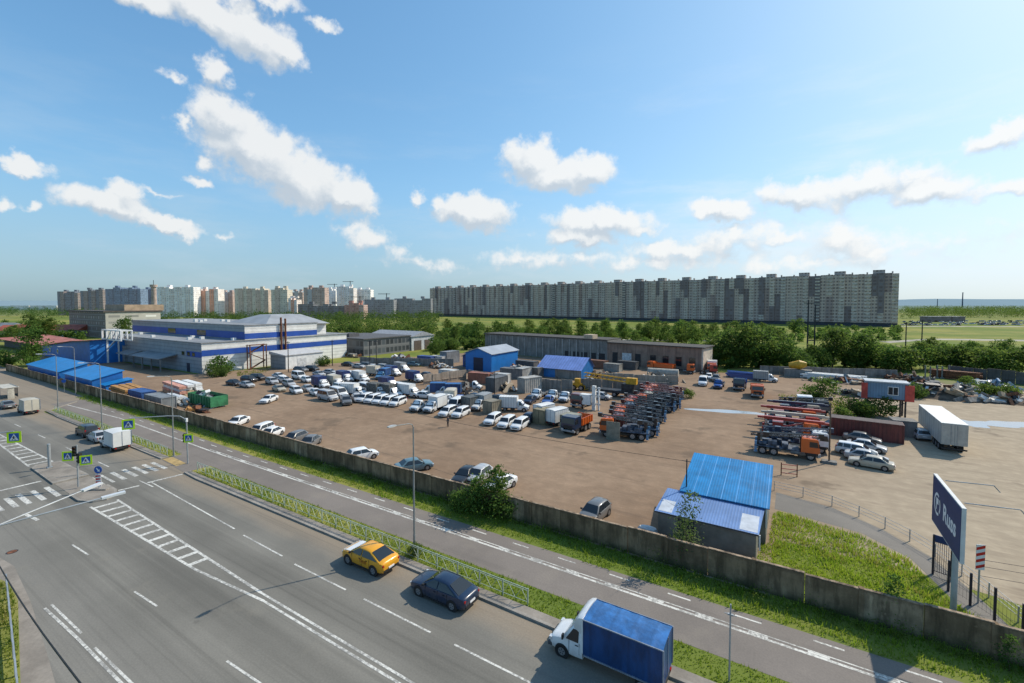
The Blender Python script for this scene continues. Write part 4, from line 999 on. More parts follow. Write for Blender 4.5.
# ------------------------------------------------------------------ walls, railings, lamps, signs by the road
wall = thing('concrete_wall', 'long weathered concrete slab wall between the cycle path and the dirt yard', 'wall', (0, 35.4, 0))
r = random.Random(21)
x = -200.0; base_mats = [WALLC, m_wall('wall_concrete_pale', (.40, .30, .195)), m_wall('wall_concrete_dark', (.22, .155, .095))]
COPE = flat('wall_coping', (.30, .22, .15), .95, 0, .45, 2.2)
k = 0
while x < 13.6:
    L = 3.0
    m = MB(); h = 2.0 + r.uniform(-.05, .05); dy = r.uniform(-.02, .02)
    n = 6
    tops = [h + r.uniform(-.03, .015) for _ in range(n + 1)]
    for i in range(n):
        xa, xb = x + L * i / n + (.02 if i == 0 else 0), x + L * (i + 1) / n - (.02 if i == n - 1 else 0)
        m.add([(xa, dy, 0), (xb, dy, 0), (xb, dy + .16, 0), (xa, dy + .16, 0), (xa, dy, tops[i]), (xb, dy, tops[i+1]), (xb, dy + .16, tops[i+1]), (xa, dy + .16, tops[i])],
              [(4,5,6,7), (0,1,5,4), (2,3,7,6), (3,0,4,7), (1,2,6,5)], 0)
    o = part('wall_panel', m, base_mats[r.choice([0, 0, 0, 2, 2, 1])], wall)
    m = MB(); m.box(x + .02, x + L - .02, dy - .03, dy + .19, h + .016, h + .075); part('coping', m, COPE, wall)
    if k % 2 == 0:
        m = MB(); m.box(x - .14, x + .14, -.07, .26, 0, h + .09); part('wall_post', m, WALLC, wall)
    x += L; k += 1
# blue street number plate on the wall
sg = thing('wall_sign', 'small blue plate with white letters fixed to the concrete wall at the right edge', 'sign', (11.75, 35.26, 1.5))
m = MB(); m.box(-.65, .65, -.02, .02, -.22, .22); part('plate', m, flat('sign_navy', (.012, .022, .10), .4, 0, .05), sg)
text('lettering', 'Russ', .30, PLATE, sg, (-.15, -.024, 0), (R(90), 0, 0))

# railing along the kerb
def railing(label, x0, x1, y0, y1, group=None, h=1.05):
    t = thing('railing', label, 'railing', (x0, y0, .06))
    n = max(1, round((x1 - x0) / 2.0)); dx = (x1 - x0) / n; dy = (y1 - y0) / n
    G1 = flat('railing_paint', (.36, .42, .35), .5, .1, .12, 3)
    def pn():
        m = MB(); m.bar((0, 0, h), (dx, dy, h), .045); m.bar((0, 0, .16), (dx, dy, .16), .03)
        for j in range(2):
            a, b = j / 2, (j + 1) / 2
            m.bar((dx*a, dy*a, .16), (dx*(a+b)/2, dy*(a+b)/2, h - .12), .026); m.bar((dx*(a+b)/2, dy*(a+b)/2, h - .12), (dx*b, dy*b, .16), .026)
        m.bar((0, 0, h - .12), (dx, dy, h - .12), .03)
        return m.mesh('railing_panel', G1)
    me = pn(); mp = MB(); mp.box(-.035, .035, -.035, .035, -.06, h + .05); pm = mp.mesh('railing_post', G1)
    for i in range(n): link('railing_panel', me, t, (dx*i, dy*i, 0))
    for i in range(n + 1): link('railing_post', pm, t, (dx*i, dy*i, 0))
railing('pale green metal railing on the near verge from the crossing to the parked cars', -60.2, -14.6, 25.75, 25.55)
railing('pale green metal railing on the verge beyond the crossing', -116.0, -70.0, 26.35, 26.45)

# street lamps
LAMPM = flat('lamp_post_grey', (.26, .27, .27), .5, .3, .1)
def street_lamp(x, y, label, h=10.6, arm=1.9, rz=0, group='street lamps along the kerb'):
    t = thing('street_lamp', label, 'street lamp', (x, y, 0), R(rz), group)
    m = MB(); m.cyl((0, 0, 0), (0, 0, 1.6), .11, .10, 10); m.cyl((0, 0, 1.6), (0, 0, h - .3), .085, .05, 10); part('pole', m, LAMPM, t)
    m = MB(); m.cyl((0, 0, 0), (0, 0, .06), .22, .22, 10); part('base', m, LAMPM, t)
    m = MB(); m.tube([(0, 0, h - .4), (0, -.12, h - .1), (0, -.5, h + .05), (0, -arm, h + .22)], .035, 8); part('arm', m, LAMPM, t)
    m = MB(); m.loft([[(-.09, -arm + .05, h + .2), (.09, -arm + .05, h + .2), (.09, -arm + .05, h + .28), (-.09, -arm + .05, h + .28)], [(-.15, -arm - .3, h + .2), (.15, -arm - .3, h + .2), (.13, -arm - .3, h + .33), (-.13, -arm - .3, h + .33)], [(-.1, -arm - .75, h + .24), (.1, -arm - .75, h + .24), (.08, -arm - .75, h + .32), (-.08, -arm - .75, h + .32)]])
    part('lamp_head', m, flat('lamp_head_grey', (.45, .46, .46), .4, .2, .06), t)
street_lamp(-25.4, 26.15, 'tall grey street lamp on the verge behind the yellow taxi')
street_lamp(-68.9, 26.75, 'tall grey street lamp on the verge next to the pedestrian crossing')
street_lamp(-94.0, 26.75, 'tall grey street lamp beside the far railing above the box lorry')
street_lamp(-117.2, 27.1, 'street lamp near the cream lorry, in front of the blue roofs')
street_lamp(-134.0, 33.9, 'street lamp on the far verge in front of the blue roofs')
# slim pole by the near verge
t = thing('sign_post', 'slim grey steel post standing on the near verge right of the blue lorry', 'post', (-2.5, 25.9, 0))
m = MB(); m.cyl((0, 0, 0), (0, 0, 4.2), .05, .04, 8); part('pole', m, STEEL, t)
m = MB(); m.box(-.14, .14, -.05, .05, 3.6, 3.68); m.bar((-.3, 0, 3.64), (.3, 0, 3.64), .03); part('bracket', m, STEEL, t)

# traffic lights and crossing signs
LIME = flat('sign_lime', (.60, .86, .012), .45, 0, .04); SBLUE = flat('sign_blue', (.012, .085, .36), .4, 0, .04); SWHITE = flat('sign_white', (.72, .72, .72), .45, 0, .04); SRED = flat('sign_red', (.55, .02, .02), .4, 0, .04)
FIG = [(-.05,.30),(.02,.34),(.07,.29),(.03,.24),(.10,.12),(.20,.04),(.17,.00),(.05,.08),(.04,-.06),(.16,-.20),(.20,-.34),(.13,-.34),(.07,-.20),(-.03,-.12),(-.12,-.22),(-.22,-.34),(-.28,-.30),(-.16,-.14),(-.09,.02),(-.14,.10),(-.20,.02),(-.25,.05),(-.18,.17),(-.05,.23)]
def crossing_sign(t, z, off, face, s=.62):
    """lime board, blue square, white triangle and walking figure; a board turned to the bearing `face`"""
    b = MB(); M = Matrix.Translation((*off, z)) @ Matrix.Rotation(R(face), 4, 'Z') @ Matrix.Rotation(R(90), 4, 'X')
    b.box(-s, s, -s, s, -.012, .012, 0, M); o = part('sign_board', b, LIME, t)
    b = MB(); k = s * .70; b.box(-k, k, -k, k, .012, .02, 0, M); q = part('sign_face', b, SBLUE, o)
    b = MB(); b.add([M @ Vector(p) for p in ((-k*.9, -k*.8, .024), (k*.9, -k*.8, .024), (0, k*.85, .024))], [(0,1,2)]); part('triangle', b, SWHITE, o)
    b = MB(); b.add([M @ Vector((x * s * 1.15, y * s * 1.15 - s * .12, .028)) for x, y in FIG], [tuple(range(len(FIG)))[::-1]]); part('walking_figure', b, flat('figure_navy', (.008, .012, .04), .5, 0, .03), o)
def signal_head(t, z, off, face, n=3):
    M = Matrix.Translation((*off, z)) @ Matrix.Rotation(R(face), 4, 'Z')
    b = MB(); b.box(-.17, .17, -.02, .2, -.18 * n, .18 * n, 0, M)
    for i in range(n):
        zc = .18 * n - .18 - .36 * i
        b.cyl(M @ Vector((0, -.2, zc)), M @ Vector((0, -.02, zc)), .14, .14, 10, 0, False)
    o = part('signal_head', b, BLACK, t)
    for i in range(n):
        zc = .18 * n - .18 - .36 * i; b = MB(); b.cyl(M @ Vector((0, -.05, zc)), M @ Vector((0, -.03, zc)), .12, .12, 10); part('lens', b, flat('lens_dark_' + str(i), [(.10,.01,.008),(.10,.06,.01),(.01,.08,.05)][i % 3], .2, 0, .05), o)
t = thing('traffic_light', 'traffic light on the refuge island with two lime crossing boards', 'traffic light', (-65.6, 16.5, .16))
m = MB(); m.cyl((0, 0, 0), (0, 0, 4.6), .08, .07, 10); part('pole', m, STEEL, t)
signal_head(t, 3.95, (-.05, -.22), 60); signal_head(t, 3.2, (.18, .1), -60, 3)
crossing_sign(t, 3.35, (-1.0, -.5), 45, .52); crossing_sign(t, 3.0, (.95, .45), 60, .52)
t = thing('traffic_light', 'traffic light with a long curved mast arm over the road at the crossing', 'traffic light', (-64.2, 26.4, 0))
m = MB(); m.cyl((0, 0, 0), (0, 0, 5.3), .09, .075, 10); part('pole', m, STEEL, t)
m = MB(); m.tube([(0, 0, 5.2), (-.1, -.15, 5.7), (-.5, -.5, 6.05), (-1.2, -1.5, 6.2), (-3.4, -4.6, 6.3)], .055, 8); part('mast_arm', m, STEEL, t)
signal_head(t, 3.3, (-.05, -.25), 40); crossing_sign(t, 3.4, (.85, -.2), 40, .52)
m = MB(); m.box(-.16, .16, -.1, .1, 5.3, 5.75); part('control_box', m, SWHITE, t)
crossing_sign(t, 5.55, (-3.5, -4.7), 60, .62)
t = thing('crossing_sign', 'lime crossing board hanging over the road near the left hatching', 'sign', (-72.7, 13.2, 0))
m = MB(); m.tube([(-6.5, -9.6, 0), (-6.5, -9.6, 5.2), (-6.2, -9.2, 5.7), (0, 0, 6.0)], .06, 8); part('mast', m, STEEL, t)
crossing_sign(t, 5.35, (0, 0), 50, .62)
# island: grey cabinet, keep-left roundel on a red and white striped board
t = thing('traffic_bollard', 'plain grey steel column at the far end of the refuge island', 'bollard', (-76.4, 16.7, .16))
m = MB(); m.cyl((0, 0, 0), (0, 0, 2.9), .16, .16, 12); part('column', m, STEEL, t); m = MB(); m.box(-.24, .24, -.24, .24, 0, .1); part('foot', m, STEEL, t)
t = thing('keep_side_sign', 'blue arrow roundel above a red and white striped board on the refuge island', 'sign', (-62.8, 17.4, .16), R(35))
m = MB(); m.cyl((0, .05, 0), (0, .05, 2.3), .04, .04, 8); part('pole', m, STEEL, t)
b = MB(); b.cyl((0, -.01, 2.15), (0, .02, 2.15), .40, .40, 24); o = part('roundel', b, SBLUE, t)
b = MB(); M = Matrix.Translation((0, -.016, 2.15)) @ Matrix.Rotation(R(-40), 4, 'Y'); b.add([M @ Vector(p) for p in ((-.06,0,.24),(.06,0,.24),(.06,0,-.05),(.16,0,-.05),(0,0,-.28),(-.16,0,-.05),(-.06,0,-.05))], [tuple(range(7))[::-1]]); part('arrow', b, SWHITE, o)
b = MB(); b.box(-.27, .27, -.012, .02, .35, 1.65); o = part('striped_board', b, SWHITE, t)
b = MB()
for i in range(4):
    z = .38 + .33 * i; b.add([(-.27, -.016, z), (.27, -.016, min(1.64, z + .18) - .1), (.27, -.016, min(1.64, z + .10) + .08), (-.27, -.016, min(1.64, z + .2))], [(0,1,2,3)])
part('red_stripes', b, SRED, o)
m = MB(); m.prism([(-.9, -.25), (.9, -.25), (.9, .25), (-.9, .25)], 0, .12); part('foot_block', m, KERB, t)

# double-armed mast whose arms reach in over the road, lower left
t = thing('street_lamp', 'street lamp with two long thin arms reaching over the near carriageway', 'street lamp', (-27.6, 2.6, 0))
m = MB(); m.cyl((0, 0, 0), (0, 0, 9.6), .12, .07, 10); part('pole', m, LAMPM, t)
hp, hq = at(84, 490, 10.1) - Vector((-27.6, 2.6, 0)), at(104, 497.5, 10.0) - Vector((-27.6, 2.6, 0)); s0 = at(-6, 527, 9.9) - Vector((-27.6, 2.6, 0))
for q in (hp, hq):
    m = MB(); m.tube([(0, 0, 9.5), tuple(s0 * .55 + Vector((0, 0, 4.3))), tuple(s0), tuple(q)], .04, 8); part('arm', m, STEEL, t)
    d = (q - s0).normalized(); m = MB(); m.bar(q - d * .1, q + d * .85, .26, .1); part('lamp_head', m, flat('lamp_head_pale', (.62, .64, .65), .35, .1, .05), t)

# guard rail with grass at the lower left edge
t = thing('guard_rail', 'galvanised guard rail along the grass at the lower left edge', 'railing', (0, 0, 0))
ga, gb = at(6, 574, 1.0), at(19, 700, 1.0); ga.z = gb.z = 0; gd = gb - ga
for i in range(9): q = ga + gd * (i / 8); m = MB(); m.box(q.x - .04, q.x + .04, q.y - .04, q.y + .04, 0, 1.0); part('rail_post', m, STEEL, t)
for z in (.97, .5): m = MB(); m.bar((ga.x, ga.y, z), (gb.x, gb.y, z), .07, .09); part('rail', m, STEEL, t)
cb = MB(); pts = []
p1, p2 = at(-4, 560, 6.5), at(84, 688, 9.0)
for i in range(13): q = p1.lerp(p2, i / 12); q.z -= .25 * math.sin(math.pi * i / 12); pts.append(q)
cb.tube(pts, .028, 6); o = part('overhead_cable', cb, BLACK, None); tag(o, 'dark cable crossing the lower left corner over the pavement', 'cable')

# bus shelter far left
t = thing('bus_shelter', 'flat roofed bus shelter with a pale side panel at the far left kerb', 'bus shelter', (-143.5, 25.3, 0), R(0))
m = MB(); m.box(-3.5, 3.5, -1.2, 1.2, 2.3, 2.42); part('roof', m, flat('shelter_cream', (.5, .46, .38), .5), t)
m = MB(); m.box(3.2, 3.4, -.5, .5, 0, 2.3); part('side_panel', m, flat('shelter_cream', None), t)
m = MB(); m.box(-3.3, 3.2, 1.0, 1.06, .3, 2.5); part('back_glass', m, GLASS, t)
for x_ in (-3.4, 0): m = MB(); m.cyl((x_, -1, 0), (x_, -1, 2.5), .05); part('post', m, STEEL, t)
for (X, Y, lab, hh) in ((-140, 33.5, 'round blue road sign on a thin post by the far left wall', 2.6), (-150, 35.0, 'second blue road sign beyond the bus shelter', 2.4)):
    t = thing('road_sign', lab, 'sign', (X, Y, 0), R(60)); m = MB(); m.cyl((0, 0, 0), (0, 0, hh + .4), .04); part('pole', m, STEEL, t); m = MB(); m.cyl((0, -.06, hh), (0, -.03, hh), .4, .4, 18); part('roundel', m, SBLUE, t)

# ------------------------------------------------------------------ billboard
bb = thing('billboard', 'dark blue billboard reading Russ on a single grey column behind the concrete wall', 'billboard', (9.2, 39.5, 0))
m = MB(); m.cyl((0, 0, 0), (0, 0, 4.9), .17, .16, 14); part('column', m, flat('column_grey', (.40, .42, .43), .5, .1, .08), bb)
NAVY = flat('billboard_navy', (.036, .052, .135), .6, 0, .08, .6, .2)
rot = R(90)   # board runs away from the camera along the road side
Lb, z0, z1 = 6.6, 4.4, 7.8
MR = Matrix.Translation((-.22, -2.6, 0)) @ Matrix.Rotation(rot, 4, 'Z')
m = MB(); m.box(0, Lb, -.02, .18, z0, z1, 0, MR); o = part('frame', m, flat('billboard_frame', (.62, .62, .60), .5, 0, .06), bb)
m = MB(); m.box(.08, Lb - .08, .18, .20, z0 + .08, z1 - .08, 0, MR); q = part('poster', m, NAVY, o)
m = MB(); m.box(.08, Lb - .08, -.04, -.02, z0 + .08, z1 - .08, 0, MR); part('poster', m, NAVY, o)
# the face towards the photograph is the +Y side of the rotated panel: letters read from its far end to its near end
RM = MR @ Matrix.Translation((2.35, .206, (z0 + z1) / 2 - .05)) @ Matrix.Rotation(R(180), 4, 'Z') @ Matrix.Rotation(R(90), 4, 'X')
tx = text('lettering', 'Russ', 1.55, flat('letter_white', (.74, .75, .78), .4, 0, .03), o, (0, 0, 0), (0, 0, 0), .004, .035); tx.matrix_local = RM
em = MB(); RE = MR @ Matrix.Translation((5.2, .21, (z0 + z1) / 2 - .02)) @ Matrix.Rotation(R(180), 4, 'Z') @ Matrix.Rotation(R(90), 4, 'X')
def arc(r0, r1, a0, a1, n=20):
    vs = []
    for i in range(n + 1):
        a = R(a0 + (a1 - a0) * i / n); vs += [RE @ Vector((r0 * math.cos(a), r0 * math.sin(a), 0)), RE @ Vector((r1 * math.cos(a), r1 * math.sin(a), 0))]
    em.add(vs, [(2*i, 2*i + 1, 2*i + 3, 2*i + 2) for i in range(n)])
arc(.60, .78, 60, 300, 24); arc(.60, .78, -40, 40, 10)
em.add([RE @ Vector(p) for p in ((-.28, -.42, 0), (-.10, -.42, 0), (-.10, .0, 0), (.30, .0, 0), (.30, .42, 0), (-.28, .42, 0))], [(0,1,2,5), (2,3,4,5)])
part('emblem', em, flat('letter_white', None), o)
m = MB()
for xx in (1.2, 5.4):
    m.tube([MR @ Vector((xx, -.2, z1 - .05)), MR @ Vector((xx, -2.6, z1 + .1)), MR @ Vector((xx, -2.9, z1 - .3))], .03, 6)
part('lamp_bracket', m, STEEL, bb)

# gate posts, chains and railing near the drive
GP = flat('gate_dark', (.03, .03, .045), .5, .2, .2)
t = thing('entrance_gate', 'dark steel gate frame with vertical bars and a blue top board by the drive', 'gate', (9.15, 44.4, 0))
m = MB(); m.box(-.06, .06, -.06, .06, 0, 3.0); part('gate_post', m, GP, t)
m = MB(); m.box(.9, 1.02, -.4, -.28, 0, 3.0); part('gate_post', m, GP, t)
m = MB(); m.bar((0, 0, 2.75), (.96, -.34, 2.75), .08, .5); part('top_board', m, NAVY, t)
m = MB()
for i in range(1, 9): m.bar((.11 * i, -.038 * i, .3), (.11 * i, -.038 * i, 2.5), .025)
m.bar((0, 0, .3), (.96, -.34, .3), .05); m.bar((0, 0, 2.5), (.96, -.34, 2.5), .05); part('bars', m, GP, t)
fp = thing('post_fence', 'dark fence posts with thin mesh along the grass below the billboard', 'fence', (0, 0, 0))
PP = [(9.55, 42.3), (10.35, 41.0), (11.15, 39.7), (12.0, 38.4), (12.9, 37.1)]
for (X, Y) in PP: m = MB(); m.box(X - .06, X + .06, Y - .06, Y + .06, 0, 2.2); part('post', m, GP, fp)
m = MB()
for a, b in zip([(9.15, 44.4)] + PP, PP):
    for z in (.3, .8, 1.3, 1.8): m.bar((*a, z), (*b, z), .012)
    d = (Vector(b) - Vector(a)); n = int(d.length / .22)
    for i in range(n): q = Vector(a) + d * i / n; m.bar((q.x, q.y, .2), (q.x, q.y, 1.9), .008)
part('mesh', m, DARKSTEEL, fp)
lf = thing('low_fence', 'low curved steel railing along the outer edge of the drive', 'railing', (0, 0, 0))
CU = [(-1.4, 55.6), (1.2, 55.3), (3.6, 54.3), (5.6, 52.9), (7.3, 51.3), (8.7, 49.6), (9.9, 47.6), (10.9, 45.2), (11.7, 42.8), (12.4, 40.4), (13.1, 38.0)]
for X, Y in CU: m = MB(); m.box(X - .035, X + .035, Y - .035, Y + .035, 0, 1.05); part('post', m, STEEL, lf)
for z in (1.0, .7, .4): m = MB(); m.tube([(X, Y, z) for X, Y in CU], .018, 6); part('rail', m, STEEL, lf)
t = thing('barrier_board', 'red and white striped warning board right of the billboard column', 'sign', (10.9, 41.6, 0), R(20))
m = MB(); m.cyl((0, .04, 0), (0, .04, 4.0), .05); part('pole', m, STEEL, t)
m = MB(); m.box(-.25, .25, -.012, .02, 2.3, 4.0); o = part('board', m, SWHITE, t); b = MB()
for i in range(4): z = 2.35 + .42 * i; b.add([(-.25, -.016, z), (.25, -.016, z + .18), (.25, -.016, min(3.99, z + .38)), (-.25, -.016, min(3.8, z + .2))], [(0,1,2,3)])
part('red_stripes', b, SRED, o)
for z, lab in ((3.0, 'topmost of the thin cables running right from the striped board'), (2.55, 'middle cable running right from the striped board'), (1.9, 'lowest cable running right from the striped board')):
    cbm = MB(); cbm.tube([(10.9 + 2.2 * i, 41.6 + .5 * i, z - .12 * math.sin(math.pi * i / 6)) for i in range(7)], .014, 6); tag(part('cable', cbm, DARKSTEEL, None), lab, 'cable')
t = thing('road_barrier', 'small red steel barrier frame standing on the dirt near the orange truck', 'barrier', tuple(at(789, 476)), R(10))
for x_ in (-.8, .8): m = MB(); m.box(x_ - .05, x_ + .05, -.05, .05, 0, 1.5); part('post', m, RUST, t)
for z in (.3, .8, 1.3): m = MB(); m.bar((-.8, 0, z), (.8, 0, z), .07); part('rail', m, PAINT['red'], t)
t = thing('utility_pole', 'brown utility pole on a concrete block beside the parked saloons', 'pole', tuple(at(829, 463)))
m = MB(); m.cyl((0, 0, 0), (0, 0, 7.6), .1, .08, 8); part('pole', m, flat('pole_brown', (.12, .085, .06), .85), t); m = MB(); m.box(-.8, .8, -.5, .5, 0, .3); part('foot_block', m, GREYC, t)

# ------------------------------------------------------------------ blue roofed shed by the wall
BLUE_R = m_ribbed('blue_roof_sheet', (.010, .22, .50), 0, .22, .42, .05, .18, 1.15); VIOLET_R = m_ribbed('faded_blue_roof', (.15, .26, .50), 0, .22, .45, .05, .12)
SHEDW = flat('shed_wall_dark', (.20, .195, .175), .6, 0, .2, .6)
sh = thing('shed', 'shed with bright blue tall roof and faded blue lower roof behind the wall', 'shed', (-5.6, 42, 0))
m = MB()
m.add([(-3.9, -3.0, 0), (3.5, -3.0, 0), (3.5, .5, 0), (-3.9, .5, 0), (-3.9, -3.0, 2.38), (3.5, -3.0, 2.38), (3.5, .5, 2.9), (-3.9, .5, 2.9)], [(0,1,5,4), (1,2,6,5), (2,3,7,6), (3,0,4,7)])
m.add([(-2.6, .5, 0), (4.0, .5, 0), (4.0, 7.0, 0), (-2.6, 7.0, 0), (-2.6, .5, 3.1), (4.0, .5, 3.1), (4.0, 7.0, 4.5), (-2.6, 7.0, 4.5)], [(0,1,5,4), (1,2,6,5), (2,3,7,6), (3,0,4,7)])
part('wall', m, SHEDW, sh)
m = MB(); m.add([(-4.1, -3.4, 2.42), (3.7, -3.4, 2.42), (3.9, .62, 3.0), (-3.95, .62, 3.0), (-4.1, -3.4, 2.50), (3.7, -3.4, 2.50), (3.9, .62, 3.08), (-3.95, .62, 3.08)], [(3,2,1,0), (4,5,6,7), (0,1,5,4), (1,2,6,5), (2,3,7,6), (3,0,4,7)])
o = part('roof', m, VIOLET_R, sh); o['label'] = 'faded violet blue lower roof with two white patches'
for (xa, xb, ya, yb) in ((-3.85, -2.75, -3.2, -1.4), (2.35, 3.6, -3.2, -.9)):
    zz = lambda y: 2.506 + (y + 3.4) * .1443
    q = MB(); q.quad((xa, ya, zz(ya)), (xb, ya, zz(ya)), (xb, yb, zz(yb)), (xa, yb, zz(yb))); part('roof_patch', q, flat('patch_white', (.55, .57, .60), .4, 0, .1), o)
m = MB(); m.add([(-2.85, .3, 3.12), (4.25, .3, 3.12), (4.25, 7.3, 4.62), (-2.85, 7.3, 4.62), (-2.85, .3, 3.2), (4.25, .3, 3.2), (4.25, 7.3, 4.7), (-2.85, 7.3, 4.7)], [(3,2,1,0), (4,5,6,7), (0,1,5,4), (1,2,6,5), (2,3,7,6), (3,0,4,7)])
o = part('roof', m, BLUE_R, sh); o['label'] = 'bright blue ribbed tall roof'
m = MB(); m.box(-2.3, -1.0, -3.02, -3.0, 0, 2.1); part('door', m, flat('door_navy', (.012, .018, .045), .5), sh)
m = MB(); m.bar((-4.1, -3.42, 2.44), (3.7, -3.42, 2.44), .05, .12); part('fascia', m, flat('fascia_dark', (.05, .06, .08), .5), sh)
m = MB(); m.bar((4.02, .45, 1.5), (4.02, .45, 3.0), .12); m.bar((3.75, -3.2, 1.2), (3.75, -3.2, 2.4), .1); part('corner_trim', m, WHITE, sh)
t = thing('utility_pole', 'thin dark pole rising behind the faded lower shed roof', 'pole', (-8.0, 43.1, 0)); m = MB(); m.cyl((0, 0, 0), (0, 0, 5.9), .07, .05, 8); part('pole', m, DARKSTEEL, t)
m = MB(); m.bar((-.4, 0, 5.7), (.4, 0, 5.7), .05); part('crossarm', m, DARKSTEEL, t)
cbm = MB(); pts = []
for i in range(25):
    u = i / 24; pts.append((-8.0 - 62 * u, 43.1 + 6 * u, 5.7 - 1.1 * math.sin(math.pi * u)))
cbm.tube(pts, .02, 5); tag(part('overhead_cable', cbm, DARKSTEEL, None), 'thin dark overhead cable sagging across the yard from the shed pole', 'cable')
# clutter left of the shed
t = thing('rubbish_bag', 'white tarpaulin sack lying between the wall and the shed', 'sack', tuple(at(648, 533)))
m = MB(); m.loft([[(math.cos(a*.785)*.9*k, math.sin(a*.785)*.5*k, z) for a in range(8)] for k, z in ((.9, 0), (1.05, .25), (.85, .5), (.3, .62))]); part('sack', m, flat('sack_white', (.6, .6, .58), .6, 0, .1), t)
t = thing('drum', 'red steel drum standing between the white sack and the shed', 'drum', tuple(at(662, 534)))
m = MB(); m.cyl((0, 0, 0), (0, 0, .9), .3, .3, 14); part('shell', m, PAINT['red'], t); m = MB()
for z in (.02, .3, .6, .88): m.cyl((0, 0, z - .02), (0, 0, z + .02), .315, .315, 14)
part('hoops', m, PAINT['maroon'], t)

# ------------------------------------------------------------------ buildings
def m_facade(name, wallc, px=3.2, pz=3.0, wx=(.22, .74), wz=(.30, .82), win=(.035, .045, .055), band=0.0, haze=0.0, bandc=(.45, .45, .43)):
    """outer wall with a regular grid of panes, floor lines and uneven render"""
    m, nt, b = new_mat(name); p = opos(nt); x, y, z = xyz(nt, p)
    u = nt.math('ADD', x, y)
    fx, fz = nt.math('FRACT', nt.math('DIVIDE', u, px)), nt.math('FRACT', nt.math('DIVIDE', z, pz))
    def inside(f, lo, hi): return nt.math('MULTIPLY', nt.math('GREATER_THAN', f, lo), nt.math('LESS_THAN', f, hi))
    w = nt.math('MULTIPLY', inside(fx, *wx), inside(fz, *wz))
    nrm = xyz(nt, nt.node('ShaderNodeNewGeometry').outputs['Normal'])
    w = nt.math('MULTIPLY', w, nt.math('LESS_THAN', nt.math('ABSOLUTE', nrm[2]), .5))
    cell = nt.node('ShaderNodeTexWhiteNoise'); cv = nt.node('ShaderNodeCombineXYZ')
    nt.put(cv.inputs[0], nt.math('FLOOR', nt.math('DIVIDE', u, px))); nt.put(cv.inputs[1], nt.math('FLOOR', nt.math('DIVIDE', z, pz))); nt.put(cell.inputs[0], cv.outputs[0])
    n = nt.noise(p, .12, 5, .6)
    c = nt.mix(nt.ss(n, .3, .7), tuple(v * .85 for v in wallc), tuple(min(1, v * 1.1) for v in wallc))
    c = nt.mix(nt.math('MULTIPLY', inside(fz, 0.0, .14), band), c, bandc)
    wc = nt.mix(nt.ss(cell.outputs[0], .2, 1.0), win, tuple(v * 3.2 + .02 for v in win))
    c = nt.mix(nt.math('MULTIPLY', w, .92), c, wc)
    nt.put(b.inputs['Base Color'], c); nt.put(b.inputs['Roughness'], nt.math('MULTIPLY_ADD', w, -.45, .8)); b.inputs['Specular IOR Level'].default_value = .35
    if haze: b.inputs['Emission Color'].default_value = (.40, .41, .41, 1); b.inputs['Emission Strength'].default_value = haze  # faint glow of the walls stands in for distance haze
    return m
# the long block on the horizon
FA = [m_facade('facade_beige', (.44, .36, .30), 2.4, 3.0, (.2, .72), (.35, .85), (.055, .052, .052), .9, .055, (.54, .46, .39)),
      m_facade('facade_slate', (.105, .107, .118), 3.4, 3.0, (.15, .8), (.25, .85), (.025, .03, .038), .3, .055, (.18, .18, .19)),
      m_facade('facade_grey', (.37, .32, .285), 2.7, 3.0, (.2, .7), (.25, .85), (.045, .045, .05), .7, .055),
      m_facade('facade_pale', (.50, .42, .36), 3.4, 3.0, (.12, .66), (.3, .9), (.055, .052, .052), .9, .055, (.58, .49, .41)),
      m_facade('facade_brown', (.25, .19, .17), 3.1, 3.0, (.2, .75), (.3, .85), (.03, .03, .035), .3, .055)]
def dup_m(m): return m
pL, pR = far_pt(430, 795), far_pt(898, 396)
dirv = (pR - pL); LB = dirv.length; ang = math.atan2(dirv.y, dirv.x)
ab = thing('apartment_block', 'very long grey and beige apartment slab stretching across the horizon behind the green field', 'apartment block', pL, ang)
r = random.Random(5); NS = 22; sw = LB / NS; HB = 47.0
for i in range(NS):
    x0 = i * sw
    m = MB()
    # each stair section: flat strips, a projecting bay stack, two loggia stacks, darker blocks of storeys
    u = [0, .16, .34, .5, .66, .84, 1]
    base = r.choice([0, 2, 0, 2])
    for j in range(6):
        xa, xb = x0 + sw * u[j] + .02, x0 + sw * u[j+1] - .02
        off = (0, -1.1, -.3, -1.3, 0.2, -.9)[j] + r.uniform(-.05, .05)
        hh = HB + r.uniform(-.4, .4)
        kinds = [base, 3 if j in (1, 3, 5) else base]
        k0 = r.choice(kinds)
        zc = r.choice([9, 12, 18, 27, 30, 36, 0, 0, 0, 0]) if j in (2, 3, 1, 4) else 0
        up = False
        if zc:
            dk = r.choice([1, 1, 4])
            up = r.random() < .5
            m.box(xa, xb, off, 15, 3.2, zc, dk if up else k0); m.box(xa, xb, off, 15, zc + .01, hh, k0 if up else dk)
        else: m.box(xa, xb, off, 15, 3.2, hh, 1 if (i + j) % 7 == 3 else k0)
        if j in (1, 3, 5):
            for s in range(14):
                if not (zc and (5 + 3 * s < zc) == up): m.box(xa + .3, xb - .3, off - .6, off - .02, 4.6 + 3.0 * s, 5.8 + 3.0 * s, 5)
    m.box(x0, x0 + sw - .02, .3, 15, 0, 3.19, 6)
    part('stair_section', m, FA + [flat('balcony_front', (.55, .475, .40), .7, 0, .25, .4), flat('ground_floor_dark', (.05, .055, .07), .6)], ab)
    m = MB(); m.box(x0 + sw * .36, x0 + sw * .66, 3, 9, HB, HB + 3.4); m.box(x0 + sw * .2, x0 + sw * .24, 2, 4, HB, HB + 1.6); m.box(x0 + sw * .82, x0 + sw * .86, 2, 4, HB, HB + 1.8); part('lift_house', m, FA[2], ab)

